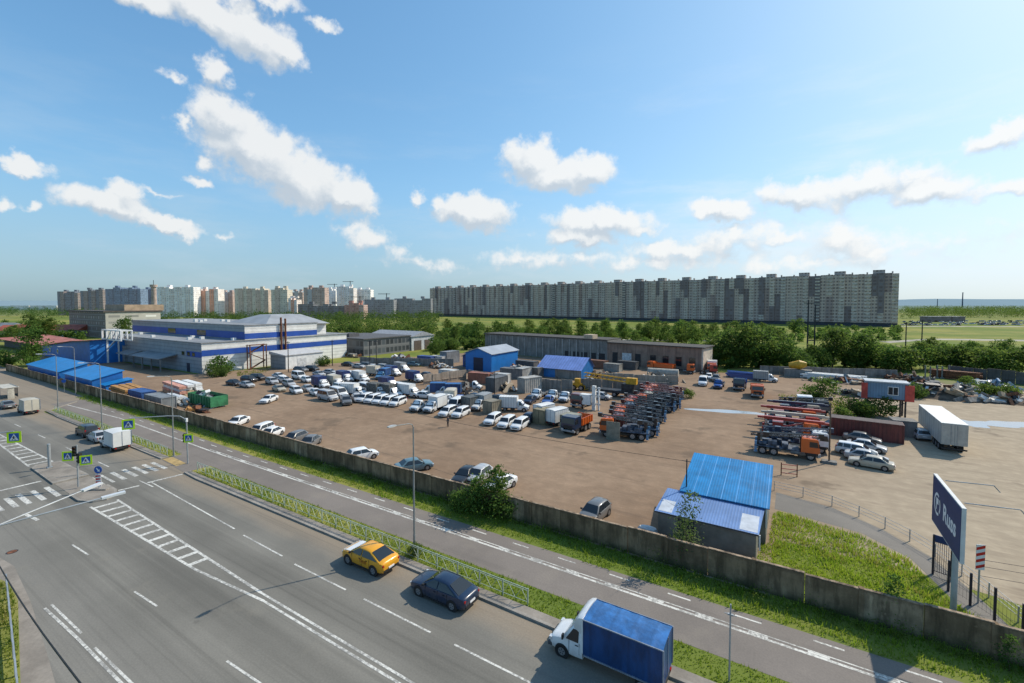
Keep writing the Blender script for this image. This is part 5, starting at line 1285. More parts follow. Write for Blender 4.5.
# far towers
def tower(px0, px1, ytop, depth, mat, label, n_lift=2, kind='tower_block', cat='tower block', steps=None, group=None):
    a, b = far_pt(px0, depth), far_pt(px1, depth); L = (b - a).length; h = H + (304 - ytop) * depth / F
    t = thing(kind, label, cat, a, YAW, group)
    m = MB(); k = max(3, round(L / 6.5)); q = random.Random(int(px0))
    for i in range(k):
        o = (i % 2) * -1.2; hh = h - q.choice([0, 0, 0, 2.5])
        mi = i % 2 if q.random() < .8 else 0
        m.box(L * i / k, L * (i + 1) / k - .02, o, 16, 0, hh, mi)
    part('wall', m, mat, t)
    for i in range(n_lift):
        m = MB(); x = L * (i + .5) / n_lift; m.box(x - 2.5, x + 2.5, 5, 10, h - .01, h + 3.2); part('lift_house', m, mat[0], t)
    return t, L, h
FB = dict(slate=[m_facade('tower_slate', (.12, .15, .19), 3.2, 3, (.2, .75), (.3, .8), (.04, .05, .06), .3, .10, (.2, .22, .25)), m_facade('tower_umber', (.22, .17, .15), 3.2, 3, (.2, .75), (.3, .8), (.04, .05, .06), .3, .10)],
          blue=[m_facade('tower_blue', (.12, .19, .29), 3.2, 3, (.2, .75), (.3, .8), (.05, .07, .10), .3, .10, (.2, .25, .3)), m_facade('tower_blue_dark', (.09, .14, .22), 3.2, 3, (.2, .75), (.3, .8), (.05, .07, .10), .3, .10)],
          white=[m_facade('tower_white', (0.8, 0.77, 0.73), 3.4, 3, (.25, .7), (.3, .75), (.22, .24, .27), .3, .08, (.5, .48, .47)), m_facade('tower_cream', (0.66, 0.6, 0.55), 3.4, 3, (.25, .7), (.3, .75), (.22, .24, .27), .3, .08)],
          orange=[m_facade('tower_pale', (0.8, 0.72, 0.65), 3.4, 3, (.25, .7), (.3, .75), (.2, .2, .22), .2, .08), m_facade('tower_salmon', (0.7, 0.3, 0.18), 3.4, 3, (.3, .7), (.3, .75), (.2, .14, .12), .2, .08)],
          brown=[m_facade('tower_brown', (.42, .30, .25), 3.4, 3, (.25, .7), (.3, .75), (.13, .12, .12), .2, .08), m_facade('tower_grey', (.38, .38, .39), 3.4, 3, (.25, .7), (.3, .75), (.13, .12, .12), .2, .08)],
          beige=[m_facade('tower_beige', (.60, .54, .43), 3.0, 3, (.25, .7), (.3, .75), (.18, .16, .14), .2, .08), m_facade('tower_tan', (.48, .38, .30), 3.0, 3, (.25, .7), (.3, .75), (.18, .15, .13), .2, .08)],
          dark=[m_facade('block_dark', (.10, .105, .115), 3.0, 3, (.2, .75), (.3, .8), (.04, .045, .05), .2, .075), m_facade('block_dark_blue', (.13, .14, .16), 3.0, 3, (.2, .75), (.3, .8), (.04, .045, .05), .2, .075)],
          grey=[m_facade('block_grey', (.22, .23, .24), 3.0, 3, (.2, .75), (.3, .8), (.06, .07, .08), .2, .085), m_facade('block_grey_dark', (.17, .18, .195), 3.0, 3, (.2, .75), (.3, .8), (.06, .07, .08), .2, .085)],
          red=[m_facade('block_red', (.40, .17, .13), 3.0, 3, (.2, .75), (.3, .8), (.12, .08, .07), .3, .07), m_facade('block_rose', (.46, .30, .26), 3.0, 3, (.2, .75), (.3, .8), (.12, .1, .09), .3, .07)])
TW = [(58, 79, 291.5, 830, 'slate', 'dark slate tower block, leftmost on the horizon'), (81, 104, 289.5, 800, 'slate', 'dark slate and brown tower block, second from the left on the horizon'),
      (106, 141, 287.5, 760, 'blue', 'blue glassy tower block with a pale rib on the left horizon'), (143, 153, 289, 790, 'blue', 'narrow blue tower block beside the antenna tower'),
      (158, 194, 287, 700, 'white', 'broad white panel block right of the antenna tower'), (198, 218.5, 289, 720, 'orange', 'white tower block with an orange stripe on the horizon'),
      (219.5, 233, 292, 760, 'brown', 'low brown tower block right of the orange striped one'), (235, 269, 288.5, 730, 'beige', 'wide beige and brown tower block in the middle of the left skyline'),
      (271.5, 288, 288, 700, 'beige', 'square beige tower block left of the grey and tan one'), (288.5, 297, 298, 690, 'orange', 'lower pale block half hidden by the square beige tower'),
      (291, 303, 291, 860, 'brown', 'brown block far back between the beige and tan towers'), (304, 325, 287.5, 680, 'brown', 'grey and tan tower block above the dark low block'),
      (326, 336, 289, 760, 'white', 'unfinished pale frame tower in the middle of the skyline'), (337, 354, 286.5, 720, 'white', 'tall white tower block, tallest of the right part of the skyline'),
      (354.5, 371, 289.5, 745, 'white', 'white stepped tower block right of the tallest white one'),
      (298, 344, 304, 600, 'dark', 'long dark low block under the white towers'), (344.5, 364, 303, 595, 'red', 'reddish unfinished block beside the long dark low one'),
      (364.5, 394, 299.5, 640, 'grey', 'grey apartment block right of the reddish unfinished one'), (394.5, 431, 298.5, 660, 'grey', 'grey apartment block touching the very long slab')]
for a, b, y, d, k, lab in TW:
    t, L, h_ = tower(a, b, y, d, FB[k], lab, 2, group='towers along the left skyline')
    if 'unfinished pale' in lab or lab.startswith('tall white') or 'reddish' in lab:
        m = MB(); m.bar((L * .7, 8, h_), (L * .7, 8, h_ + 9), .8); m.bar((L * .7 - 12, 8, h_ + 8), (L * .7 + 5, 8, h_ + 8), .7); part('roof_mast', m, DARKSTEEL, t)
p = far_pt(154.5, 600); t = thing('antenna_tower', 'brick water tower with aerials rising above the old grey building', 'tower', p, YAW)
hh = H + (304 - 284) * 600 / F
m = MB(); m.cyl((0, 0, 0), (0, 0, hh - 4), 3.2, 2.8, 12); m.cyl((0, 0, hh - 4), (0, 0, hh - 1), 4.2, 4.2, 12); part('shaft', m, flat('tower_pinkish', (.42, .33, .29), .8, 0, .2, .3), t)
m = MB(); m.cyl((0, 0, hh - 1), (0, 0, hh + 5), .3); part('aerial', m, DARKSTEEL, t)
for (px, y0, y1, dep, lab) in ((962, 304, 293, 2600, 'slim dark chimney on the far right horizon'), (937, 304, 299.5, 2600, 'short dark mast left of the far chimney')):
    t = thing('chimney', lab, 'chimney', far_pt(px, dep), 0); hh = H + (304 - y1) * dep / F
    m = MB(); m.cyl((0, 0, 0), (0, 0, hh), 3.4 if y1 < 296 else 2.2, 2.2 if y1 < 296 else 1.6, 10); part('stack', m, flat('far_stack', (.10, .12, .15), .8, 0, .1, .1), t); m = MB(); m.cyl((0, 0, hh), (0, 0, hh + 3), 3.2 if y1 < 296 else 2.2, None, 10); part('cap', m, flat('far_stack', None), t)

# striped warehouse
WHW = m_ribbed('warehouse_white_panel', (.74, .73, .70), 2, 1.1, .5, 0, .07); WBL = flat('warehouse_blue', (.018, .075, .34), .5, 0, .1, .3)
WROOF = flat('warehouse_roof', (.24, .25, .26), .7, 0, .15, .3); WGREY = m_ribbed('grey_panel_and_shade', (.27, .29, .31), 2, 1.1, .55, 0, .1)
wh = thing('warehouse', 'large white two level warehouse with blue stripes round its walls', 'warehouse', (-143.5, 63.3, 0))
m = MB(); m.box(-66, 0, 0, 49.5, 0, 8.7); part('wall', m, WHW, wh)
m = MB(); m.box(-84, -.0, 12.1, 37, 8.71, 13.3); o = part('upper_storey', m, WHW, wh)
m = MB(); m.box(-66.3, .3, -.3, 49.8, 8.7, 8.95); m.box(-84.3, .3, 11.8, 37.3, 13.3, 13.55); part('roof', m, WROOF, wh)
m = MB()
for (x0, x1, y0, y1, z0, z1) in ((.02, .06, 0, 49.5, 5.0, 6.7), (.02, .06, 12.1, 37, 9.2, 10.9), (-84, .06, 12.04, 12.08, 9.2, 11.4), (-9, .06, -.06, -.02, 4.6, 6.2)): m.box(x0, x1, y0, y1, z0, z1)
part('blue_stripes', m, WBL, wh)
m = MB(); m.box(-66, -.05, -.018, -.004, 0, 8.65); m.box(-84, -.05, 12.085, 12.095, 8.96, 13.2); part('side_shade_sheet', m, WGREY, wh)  # grey sheets over the white walls paint in the shade of this side
for (x0, x1, z0, z1) in ((-30, -24, 9.4, 11.2), (-52, -46, 9.4, 11.2)): m = MB(); m.box(x0, x1, 11.98, 12.03, z0, z1); part('window', m, GLASS, wh)
for x0 in (-8.5, -5.5, -12): m = MB(); m.box(x0, x0 + 1.6, -.12, -.06, 4.8, 5.9); part('window', m, GLASS, wh)
m = MB(); m.box(-9, -7.2, -.1, -.06, 0, 2.6); part('door', m, flat('door_navy', None), wh)
m = MB(); m.add([(-36, -5, 3.6), (-15, -5, 3.6), (-15, -.05, 4.6), (-36, -.05, 4.6), (-36, -5, 3.8), (-15, -5, 3.8), (-15, -.05, 4.8), (-36, -.05, 4.8)], [(3,2,1,0), (4,5,6,7), (0,1,5,4), (1,2,6,5), (2,3,7,6), (3,0,4,7)]); o = part('canopy', m, WROOF, wh)
for x_ in (-33.5, -27, -20.5, -14.5): m = MB(); m.box(x_ - .2, x_ + .2, -4.8, -4.5, 0, 3.55); part('canopy_post', m, GREYC, wh)
m = MB(); m.add([(-50, -4, 3.4), (-40, -4, 3.4), (-40, -.05, 4.4), (-50, -.05, 4.4), (-50, -4, 3.6), (-40, -4, 3.6), (-40, -.05, 4.6), (-50, -.05, 4.6)], [(3,2,1,0), (4,5,6,7), (0,1,5,4), (1,2,6,5), (2,3,7,6), (3,0,4,7)]); part('canopy', m, WROOF, wh)
for (y0, h0, h1) in ((23.5, 4.5, 15.6), (25.0, 4.5, 15.2)): m = MB(); m.cyl((.5, y0, h0), (.5, y0, h1), .32, .32, 8); part('flue_pipe', m, RUST, wh)
rr = random.Random(3)
for i in range(12): m = MB(); x_, y_ = -rr.uniform(2, 60), rr.uniform(1, 11); m.box(x_, x_ + 1.2, y_, y_ + 1.0, 8.9, 9.7) if i < 6 else m.box(x_, x_ + 1.2, y_ + 14, y_ + 15, 13.5, 14.3); part('roof_vent', m, WHITE, wh)
# hipped grey roof block behind
m = MB(); m.box(-25, -4, 37.35, 43.6, 8.96, 12.95); part('rear_hall', m, WHW, wh)
m = MB(); m.add([(-26, 20, 13.56), (-2, 20, 13.56), (-2, 44, 12.9), (-26, 44, 12.9), (-18, 27, 16.3), (-11, 27, 16.3), (-11, 38, 16.3), (-18, 38, 16.3)], [(0,1,5,4), (1,2,6,5), (2,3,7,6), (3,0,4,7), (4,5,6,7), (3,2,1,0)]); o = part('roof', m, flat('hip_roof_grey', (.33, .34, .35), .55, .1, .1, .3), wh); o['label'] = 'grey hipped roof of the rear hall'
# fire stair and annexe
st = thing('fire_stair', 'rusty steel fire stair climbing the white warehouse wall', 'stair', (-141.6, 77.5, 0))
m = MB()
for y_ in (-2.5, 2.5):
    for x_ in (0, 1.6): m.box(x_ - .12, x_ + .12, y_ - .12, y_ + .12, 0, 7.6)
part('frame', m, RUST, st)
for z0, ya, yb in ((0, -2.5, 2.5), (2.5, 2.5, -2.5), (5, -2.5, 2.5)): m = MB(); m.bar((.8, ya, z0), (.8, yb, z0 + 2.5), 1.0, .12); part('flight', m, RUST, st)
m = MB(); m.box(-.4, 2, -2.8, 2.8, 7.4, 7.5); part('landing', m, RUST, st)
an = thing('annexe', 'white low annexe with a grey side wall in front of the striped warehouse', 'outbuilding', (-131.5, 81, 0))
m = MB(); m.box(-8, 0, 0, .1, 0, 4.2, 1); m.box(-8, 0, .1, 13, 0, 4.2, 0); part('wall', m, [WHITE, WGREY], an)
m = MB(); m.add([(-8.3, -.3, 4.2), (.3, -.3, 4.2), (.3, 13.3, 4.2), (-8.3, 13.3, 4.2), (-8.3, -.3, 5.2), (.3, -.3, 4.4), (.3, 13.3, 4.4), (-8.3, 13.3, 5.2)], [(3,2,1,0), (4,5,6,7), (0,1,5,4), (1,2,6,5), (2,3,7,6), (3,0,4,7)]); part('roof', m, flat('roof_pale', (.5, .5, .5), .5, 0, .1), an)
m = MB(); m.box(.02, .06, 4, 7, 0, 3); part('door', m, flat('door_pale', (.55, .56, .56), .5), an)

# grey and white depot behind, pair of doors
dp = thing('depot_building', 'dark glazed two storey depot with a white gabled hall and two brown doors', 'building', (-139, 106, 0))
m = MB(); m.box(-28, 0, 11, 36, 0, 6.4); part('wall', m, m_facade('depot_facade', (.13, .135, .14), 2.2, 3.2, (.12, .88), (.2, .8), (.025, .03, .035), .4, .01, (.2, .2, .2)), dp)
m = MB(); m.box(-28.4, .4, 10.6, 36, 6.4, 6.8); m.box(-18, -12, 14, 19, 6.8, 8.2); part('roof', m, flat('depot_roof', (.10, .10, .105), .8), dp)
m = MB(); m.box(-26, .5, 36.02, 50, 0, 6.0); o = part('hall_wall', m, flat('depot_white', (.52, .53, .54), .6, 0, .15, .4), dp)
m = MB(); m.add([(-26.5, 35.6, 6), (1, 35.6, 6), (1, 50.5, 6), (-26.5, 50.5, 6), (-26.5, 43, 8.0), (1, 43, 8.0)], [(0,1,5,4), (3,4,5,2), (0,4,3), (1,2,5), (0,3,2,1)]); part('hall_roof', m, flat('depot_roof_grey', (.30, .31, .33), .6), dp)
for y_ in (37.5, 44): m = MB(); m.box(.52, .6, y_, y_ + 4.5, 0, 4.2); part('door', m, flat('door_brown', (.10, .075, .06), .7), dp)

# old grey office building, left
ob = thing('office_building', 'old grey concrete office building with a taller tan rear block', 'building', (-340, 100, 0))
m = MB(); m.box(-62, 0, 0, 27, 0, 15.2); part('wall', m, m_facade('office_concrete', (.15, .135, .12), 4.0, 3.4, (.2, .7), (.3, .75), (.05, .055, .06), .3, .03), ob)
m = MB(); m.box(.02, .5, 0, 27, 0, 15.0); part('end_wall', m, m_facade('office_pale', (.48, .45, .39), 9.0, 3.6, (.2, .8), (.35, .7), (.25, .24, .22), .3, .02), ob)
m = MB(); m.box(-63, 1, -1, 28, 15.2, 16); part('roof', m, flat('office_roof', (.10, .085, .075), .8), ob)
m = MB(); m.box(-30, .2, 9, 29, 16, 19.6); part('upper_block', m, flat('office_tan', (.42, .30, .21), .8, 0, .15, .3), ob)

# blue hall with red roof, blue lean-to roofs along the wall
bh = thing('workshop', 'bright blue workshop with a faded red roof and two round windows', 'workshop', (-250, 54, 0))
BW = m_ribbed('workshop_blue', (.008, .15, .48), 0, .6, .5, 0, .12)
m = MB(); m.side([(0, 0), (52, 0), (52, 7.9), (36, 7.0), (0, 3.6)], 0, 16); part('wall', m, BW, bh)
m = MB(); m.add([(-1, -.8, 3.75), (36, -.8, 7.15), (53, -.8, 8.05), (53, 17, 8.05), (36, 17, 7.15), (-1, 17, 3.75), (-70, -.8, 3.9), (-70, 17, 4.6)], [(0,1,4,5), (1,2,3,4), (6,0,5,7)])
m.add([(-1, -.8, 3.55), (36, -.8, 6.95), (53, -.8, 7.85), (-1, -.8, 3.75), (36, -.8, 7.15), (53, -.8, 8.05)], [(0,1,4,3), (1,2,5,4)]); part('roof', m, flat('roof_faded_red', (.36, .13, .10), .75, 0, .25, .3), bh)
m = MB(); m.box(-68, -.1, 2, 16, 0, 3.7); part('side_hall', m, flat('hall_dark', (.10, .095, .09), .8), bh)
for x_ in (10, 19): m = MB(); m.cyl((x_, -.04, 2.6), (x_, -.1, 2.6), .95, .95, 16); o = part('window', m, SWHITE, bh); m = MB(); m.cyl((x_, -.1, 2.6), (x_, -.14, 2.6), .62, .62, 16); part('pane', m, GLASS, o)
LBL = m_ribbed('lean_to_blue_roof', (.006, .21, .54), 0, .5, .4, .05, .1)
for (x0, x1, y0, y1, z0, z1, lab) in ((-184, -156, 36.3, 42.0, 2.9, 4.6, 'longest blue lean-to shed roof along the far wall'), (-152, -133, 36.2, 42.0, 2.9, 4.4, 'middle blue lean-to shed roof along the far wall'), (-132.7, -129.0, 37.4, 42.4, 1.9, 2.7, 'smallest blue lean-to shed roof next to the timber stack')):
    t = thing('lean_to_shed', lab, 'shed', (x0, y0, 0), 0, 'blue lean-to sheds behind the far wall'); L, D = x1 - x0, y1 - y0
    m = MB(); m.front([(.3, 0), (D, 0), (D, z1 - .1), (.3, z0 - .05)], .3, L - .3); part('wall', m, BW, t)
    m = MB(); m.add([(0, 0, z0), (L, 0, z0), (L, D + .3, z1), (0, D + .3, z1), (0, 0, z0 + .12), (L, 0, z0 + .12), (L, D + .3, z1 + .12), (0, D + .3, z1 + .12)], [(3,2,1,0), (4,5,6,7), (0,1,5,4), (1,2,6,5), (2,3,7,6), (3,0,4,7)]); part('roof', m, LBL, t)
for (px, py, w, d, lab) in ((8, 334, 18, 10, 'low far house with a red roof at the left edge'), (22, 333, 20, 10, 'red roofed far house left of the green tree'), (60, 333, 24, 12, 'red roofed far house beside the old office building'), (2, 330, 12, 9, 'white far house with a grey roof at the left edge')):
    q = at(px, py + 4); t = thing('far_house', lab, 'house', (q.x, q.y, 0), YAW - .1)
    m = MB(); m.box(-w/2, w/2, 0, d, 0, 4.2); part('wall', m, flat('house_cream', (.5, .45, .36), .7), t)
    m = MB(); m.add([(-w/2-.5, -.5, 4.2), (w/2+.5, -.5, 4.2), (w/2+.5, d+.5, 4.2), (-w/2-.5, d+.5, 4.2), (-w/2-.5, d/2, 7.4), (w/2+.5, d/2, 7.4)], [(0,1,5,4), (3,4,5,2), (0,4,3), (1,2,5), (0,3,2,1)]); part('roof', m, flat('roof_red', (.40, .10, .06), .75, 0, .2, .4) if 'red' in lab else WROOF, t)
    for i in range(3): m = MB(); x_ = -w * .33 + i * w * .3; m.box(x_, x_ + 1.3, -.06, -.02, 1.4, 2.9); part('window', m, GLASS, t)
# white open steel frame
fr = thing('gantry', 'white open steel frame gantry standing in front of the shaded warehouse side', 'gantry', (-202, 58.5, 0))
m = MB(); WS = flat('frame_white', (.72, .72, .70), .5, 0, .05)
for x_ in (0, 4): m.box(x_ - .24, x_ + .24, -.24, .24, 0, 11.2); m.box(x_ - .22, x_ + .22, 2.8, 3.2, 0, 11.2)
for x_ in (8, 12, 16): m.box(x_ - .2, x_ + .2, -.2, .2, 8.0, 11.3); m.box(x_ - .2, x_ + .2, 2.8, 3.1, 8.0, 11.3)
for y_ in (0, 2.95):
    for z in (11.2, 8.0): m.bar((0, y_, z), (16, y_, z), .36)
    for z in (2.6, 5.3): m.bar((0, y_, z), (4, y_, z), .26)
    for i, x_ in enumerate((4, 8, 12)): m.bar((x_, y_, 8.0), (x_ + 4, y_, 11.2), .22)
    for z in (0, 2.6, 5.3): m.bar((0, y_, z), (4, y_, z + 2.6), .2)
for x_ in (0, 4, 8, 12, 16): m.bar((x_, 0, 11.2), (x_, 2.95, 11.2), .3)
m.bar((4, 0, 4.6), (11, 0, 8.0), .3); part('frame', m, WS, fr)
m = MB(); m.box(-3, 6, 4, 9, 0, 5.6); o = part('cabin', m, WGREY, fr)

# long garage range at the back
lg = thing('garage_range', 'long grey brick garage range with many dark doors along the back of the yard', 'garages', (-108.6, 154, 0), math.atan2(-11.3, 86.6))
GB = m_concrete('garage_brick', (.24, .20, .175), .6, 1, True); GB2 = m_concrete('garage_brick_red', (.34, .235, .18), .5, 1, True)
m = MB(); m.box(0, 56, 0, 10, 0, 7.7); part('wall', m, GREYC, lg)
m = MB(); m.box(56.02, 87, -.4, 9, 0, 7.0); o = part('wall', m, GB2, lg); o['label'] = 'reddish brick right half'
m = MB(); m.box(-.4, 56, -.5, 10.4, 7.7, 8.0); m.box(56.02, 87.5, -.9, 9.4, 7.0, 7.3); part('roof', m, flat('garage_roof', (.07, .065, .06), .9), lg)
q = random.Random(9)
for i in range(18): m = MB(); x_ = 3 + 2.9 * i; m.box(x_, x_ + q.uniform(.3, .5), -.16, -.02, .2, 7.4); part('pilaster', m, flat('pilaster_grey', (.33, .32, .30), .8, 0, .2), lg)
for i in range(5): m = MB(); x_ = 39 + 3.4 * i; m.box(x_, x_ + 2.4, -.1, -.02, 0, 3.2); part('door', m, flat('door_dark', (.03, .03, .032), .7), lg)
for i, x_ in enumerate((58, 61.5, 66, 71, 75, 79, 83)): m = MB(); m.box(x_, x_ + (1.8 if i != 1 else 3.2), -.5, -.42, 1.2 if i > 2 else 0, 4.0); part('window' if i > 2 else 'door', m, GLASS if i > 2 else (flat('door_pale', None) if i == 1 else flat('door_dark', None)), lg)
m = MB(); m.box(86.6, 87.02, -.42, 9.0, 0, 6.98); part('end_wall', m, flat('end_pale', (.55, .47, .38), .8, 0, .15), lg)
m = MB(); m.box(47, 50.5, -.5, 3, 8.0, 9.4); part('roof_box', m, flat('roof_box_tan', (.45, .36, .26), .8), lg)

def gable(name, label, cat, loc, rz, w, d, h, hr, wallm, roofm, group=None, over=.4):
    t = thing(name, label, cat, loc, rz, group)
    m = MB(); m.side([(0, 0), (w, 0), (w, h), (w/2, hr), (0, h)], 0, d); part('wall', m, wallm, t)
    m = MB(); s = (hr - h) / (w / 2)
    for sg_ in (0, 1):
        xe, xr = (-over, w/2) if sg_ == 0 else (w + over, w/2); ze = h - over * s
        v = [(xe, -over, ze + .05), (xr, -over, hr + .05), (xr, d + over, hr + .05), (xe, d + over, ze + .05)]
        m.add(v + [(x, y, z + .14) for x, y, z in v], [(0,1,2,3), (7,6,5,4), (0,4,5,1), (1,5,6,2), (2,6,7,3), (3,7,4,0)] if sg_ == 0 else [(3,2,1,0), (4,5,6,7), (1,5,4,0), (2,6,5,1), (3,7,6,2), (0,4,7,3)])
    part('roof', m, roofm, t); return t
bwx = at(490, 372)
t = gable('blue_warehouse', 'royal blue metal warehouse with a grey gabled roof amid containers', 'warehouse', (bwx.x - 9, bwx.y, 0), 0, 9.5, 15, 5.2, 6.8, m_ribbed('royal_blue_sheet', (.006, .15, .46), 1, .5, .45, .05, .08), flat('roof_silver', (.42, .43, .45), .4, .3, .08, .3))
m = MB(); m.box(3, 6.5, -.06, -.02, 0, 4); part('door', m, flat('door_navy', None), t)
t = thing('tented_shed', 'shed under a violet blue sheet roof with a blue gable and a grey front wall', 'shed', (-60, 111, 0))
m = MB(); m.front([(0, 0), (8.5, 0), (8.5, 2.6), (5, 5.2), (0, 2.6)], 0, 12.6, 0); m.box(5, 12.65, -.04, -.01, 0, 2.4, 1); part('wall', m, [m_ribbed('tent_blue', (.008, .16, .46), 0, .5, .5), GREYC], t)
m = MB(); m.add([(-.5, -.6, 2.45), (13, -.6, 2.45), (13, 5, 5.4), (-.5, 5, 5.4), (13, 9, 2.5), (-.5, 9, 2.5)], [(0,1,2,3), (3,2,4,5)]); part('roof', m, m_ribbed('violet_sheet', (.20, .29, .60), 0, .8, .5, .05, .12), t)
t = gable('lean_to_shed', 'small dark lean-to shed just left of the royal blue warehouse', 'shed', (bwx.x - 14, bwx.y + 5, 0), 0, 4.5, 7, 3.4, 4.6, m_ribbed('dark_blue_sheet', (.02, .06, .22), 1, .5, .5), flat('roof_silver', None))

# ------------------------------------------------------------------ containers, trailer, cabin, concrete pieces
def container(label, loc, rz, L, W, Hc, col, cat='container', group=None, name='shipping_container', top=None):
    t = thing(name, label, cat, loc, rz, group)
    key = 'corrugated_' + '_'.join(str(int(c * 1000)) for c in col)
    mt = cached(key, lambda: m_ribbed(key, col, 0, .45, .6, .05, .2))
    m = MB(); n = max(4, int(L / .28))   # corrugated sides
    for s in (-1, 1):
        for i in range(n):
            xa, xb = -L/2 + L * i / n, -L/2 + L * (i + 1) / n; y = s * (W/2 - (.04 if i % 2 else 0)); yi = s * (W/2 - (.04 if (i + 1) % 2 else 0))
            xm = xa + (xb - xa) * .6
            m.add([(xa, y, .12), (xm, y, .12), (xm, y, Hc - .1), (xa, y, Hc - .1)], [(0,1,2,3)] if s < 0 else [(3,2,1,0)])
            m.add([(xm, y, .12), (xb, yi, .12), (xb, yi, Hc - .1), (xm, y, Hc - .1)], [(0,1,2,3)] if s < 0 else [(3,2,1,0)])
    m.box(-L/2 + .02, L/2 - .02, -W/2 + .05, W/2 - .05, .1, Hc - .03); part('shell', m, mt, t)
    m = MB()
    for z in (.06, Hc - .06):
        for s in (-1, 1): m.bar((-L/2, s*(W/2), z), (L/2, s*(W/2), z), .12)
        for x in (-L/2, L/2): m.bar((x, -W/2, z), (x, W/2, z), .12)
    for x in (-L/2, L/2):
        for s in (-1, 1): m.bar((x, s*(W/2), 0), (x, s*(W/2), Hc), .12)
    part('frame', m, mt, t)
    m = MB()
    for s in (-1, 1): m.box(-L/2 - .06, -L/2 - .005, s*.04 if s > 0 else -W/2 + .1, W/2 - .1 if s > 0 else -.04, .2, Hc - .2)
    part('doors', m, mt, t)
    if top: m = MB(); m.box(-L/2, L/2, -W/2, W/2, Hc + .004, Hc + .03); part('roof_sheet', m, top, t)
    return t
# long box trailer
tr = thing('box_trailer', 'long white box semi trailer parked at the right of the yard', 'trailer', (18.55, 82.0, 0), R(0))
TG = m_ribbed('trailer_side', (.42, .42, .39), 1, 1.2, .5, 0, .1)
m = MB(); m.box(-1.35, 1.3, .0, 13.2, 1.15, 4.0); part('box_body', m, TG, tr)
m = MB(); m.box(-1.38, 1.33, -.03, 13.23, 4.0, 4.06); part('roof', m, flat('trailer_roof', (.72, .70, .66), .5, 0, .06, .5), tr)
for s in (0, 1): m = MB(); m.box(-1.3 + 1.3 * s, -.03 + 1.28 * s, -.05, -.005, 1.25, 3.9); o = part('door', m, flat('trailer_door', (.40, .38, .34), .5, 0, .1), tr); m = MB(); m.cyl((-.35 + .62 * s, -.08, 1.25), (-.35 + .62 * s, -.08, 3.9), .03); part('lock_bar', m, STEEL, o)
m = MB(); m.box(-1.3, 1.25, -.12, .0, .55, .75); part('bumper', m, BLACK, tr)
m = MB(); m.box(-.5, -.35, .2, 13, .85, 1.15); m.box(.3, .45, .2, 13, .85, 1.15); m.box(-1, -.8, 10.2, 10.4, 0, 1); m.box(.8, 1, 10.2, 10.4, 0, 1); part('chassis', m, DARKSTEEL, tr)
for y_ in (1.8, 3.1, 4.4):
    for s in (-1, 1): w = link('wheel', wheel_mesh(.5, .5), tr, (s * .98, y_, .5), R(90))
# raised cabin
cb_ = thing('raised_cabin', 'pale blue site cabin with red ends raised on dark steel posts', 'cabin', (14.2, 102.5, 0), R(0))
CBL = m_ribbed('cabin_blue', (.15, .24, .34), 0, .4, .5, 0, .1)
m = MB(); m.box(-2.9, 2.9, 0, 3.0, 3.3, 6.1); part('wall', m, CBL, cb_)
for s, lab in ((-1, 'red end panel at the left'), (1, 'red end panel at the right')): m = MB(); m.box(s * 3.0 - (.55 if s > 0 else .6), s * 3.0 + (.7 if s > 0 else .3), -.15, -.03, 3.1, 5.9); part('end_panel', m, flat('cabin_red', (.50, .07, .05), .6, 0, .15), cb_)['label'] = lab
m = MB(); m.box(-3.1, 3.1, -.2, 3.2, 6.1, 6.3); part('roof', m, flat('cabin_roof', (.40, .43, .46), .5, .1, .1), cb_)
m = MB(); m.box(.1, 1.6, -.07, -.02, 4.0, 5.5); o = part('window', m, SWHITE, cb_); m = MB(); m.box(.2, .8, -.1, -.075, 4.1, 5.4); m.box(.9, 1.5, -.1, -.075, 4.1, 5.4); part('panes', m, GLASS, o)
m = MB(); m.box(-3.1, 3.1, -.1, 3.1, 3.1, 3.29); part('floor_beam', m, RUST, cb_)
for x_, y_ in ((-2.6, .2), (2.6, .2), (1.9, .2), (-2.6, 2.8), (2.6, 2.8)): m = MB(); m.box(x_ - .12, x_ + .12, y_ - .12, y_ + .12, 0, 3.1); part('post', m, DARKSTEEL, cb_)
m = MB(); m.bar((-2.6, .2, .3), (2.6, .2, 2.8), .1); part('brace', m, DARKSTEEL, cb_)
q = at(866, 439.5); container('rust red long container behind the parked saloons', (q.x, q.y + 1.2, 0), R(-3), 8.6, 2.4, 2.7, (.15, .035, .028), top=flat('container_top', (.09, .07, .07), .8))
q = at(904, 437); t = thing('concrete_block', 'grey concrete cube block between the rust red container and the trailer', 'block', (q.x, q.y + 1.2, 0), .1)
m = MB(); m.box(-1.4, 1.4, -1.2, 1.2, 0, 2.3); m.box(-1.5, 1.5, -1.3, 1.3, 2.3, 2.45); part('block', m, GREYC, t)
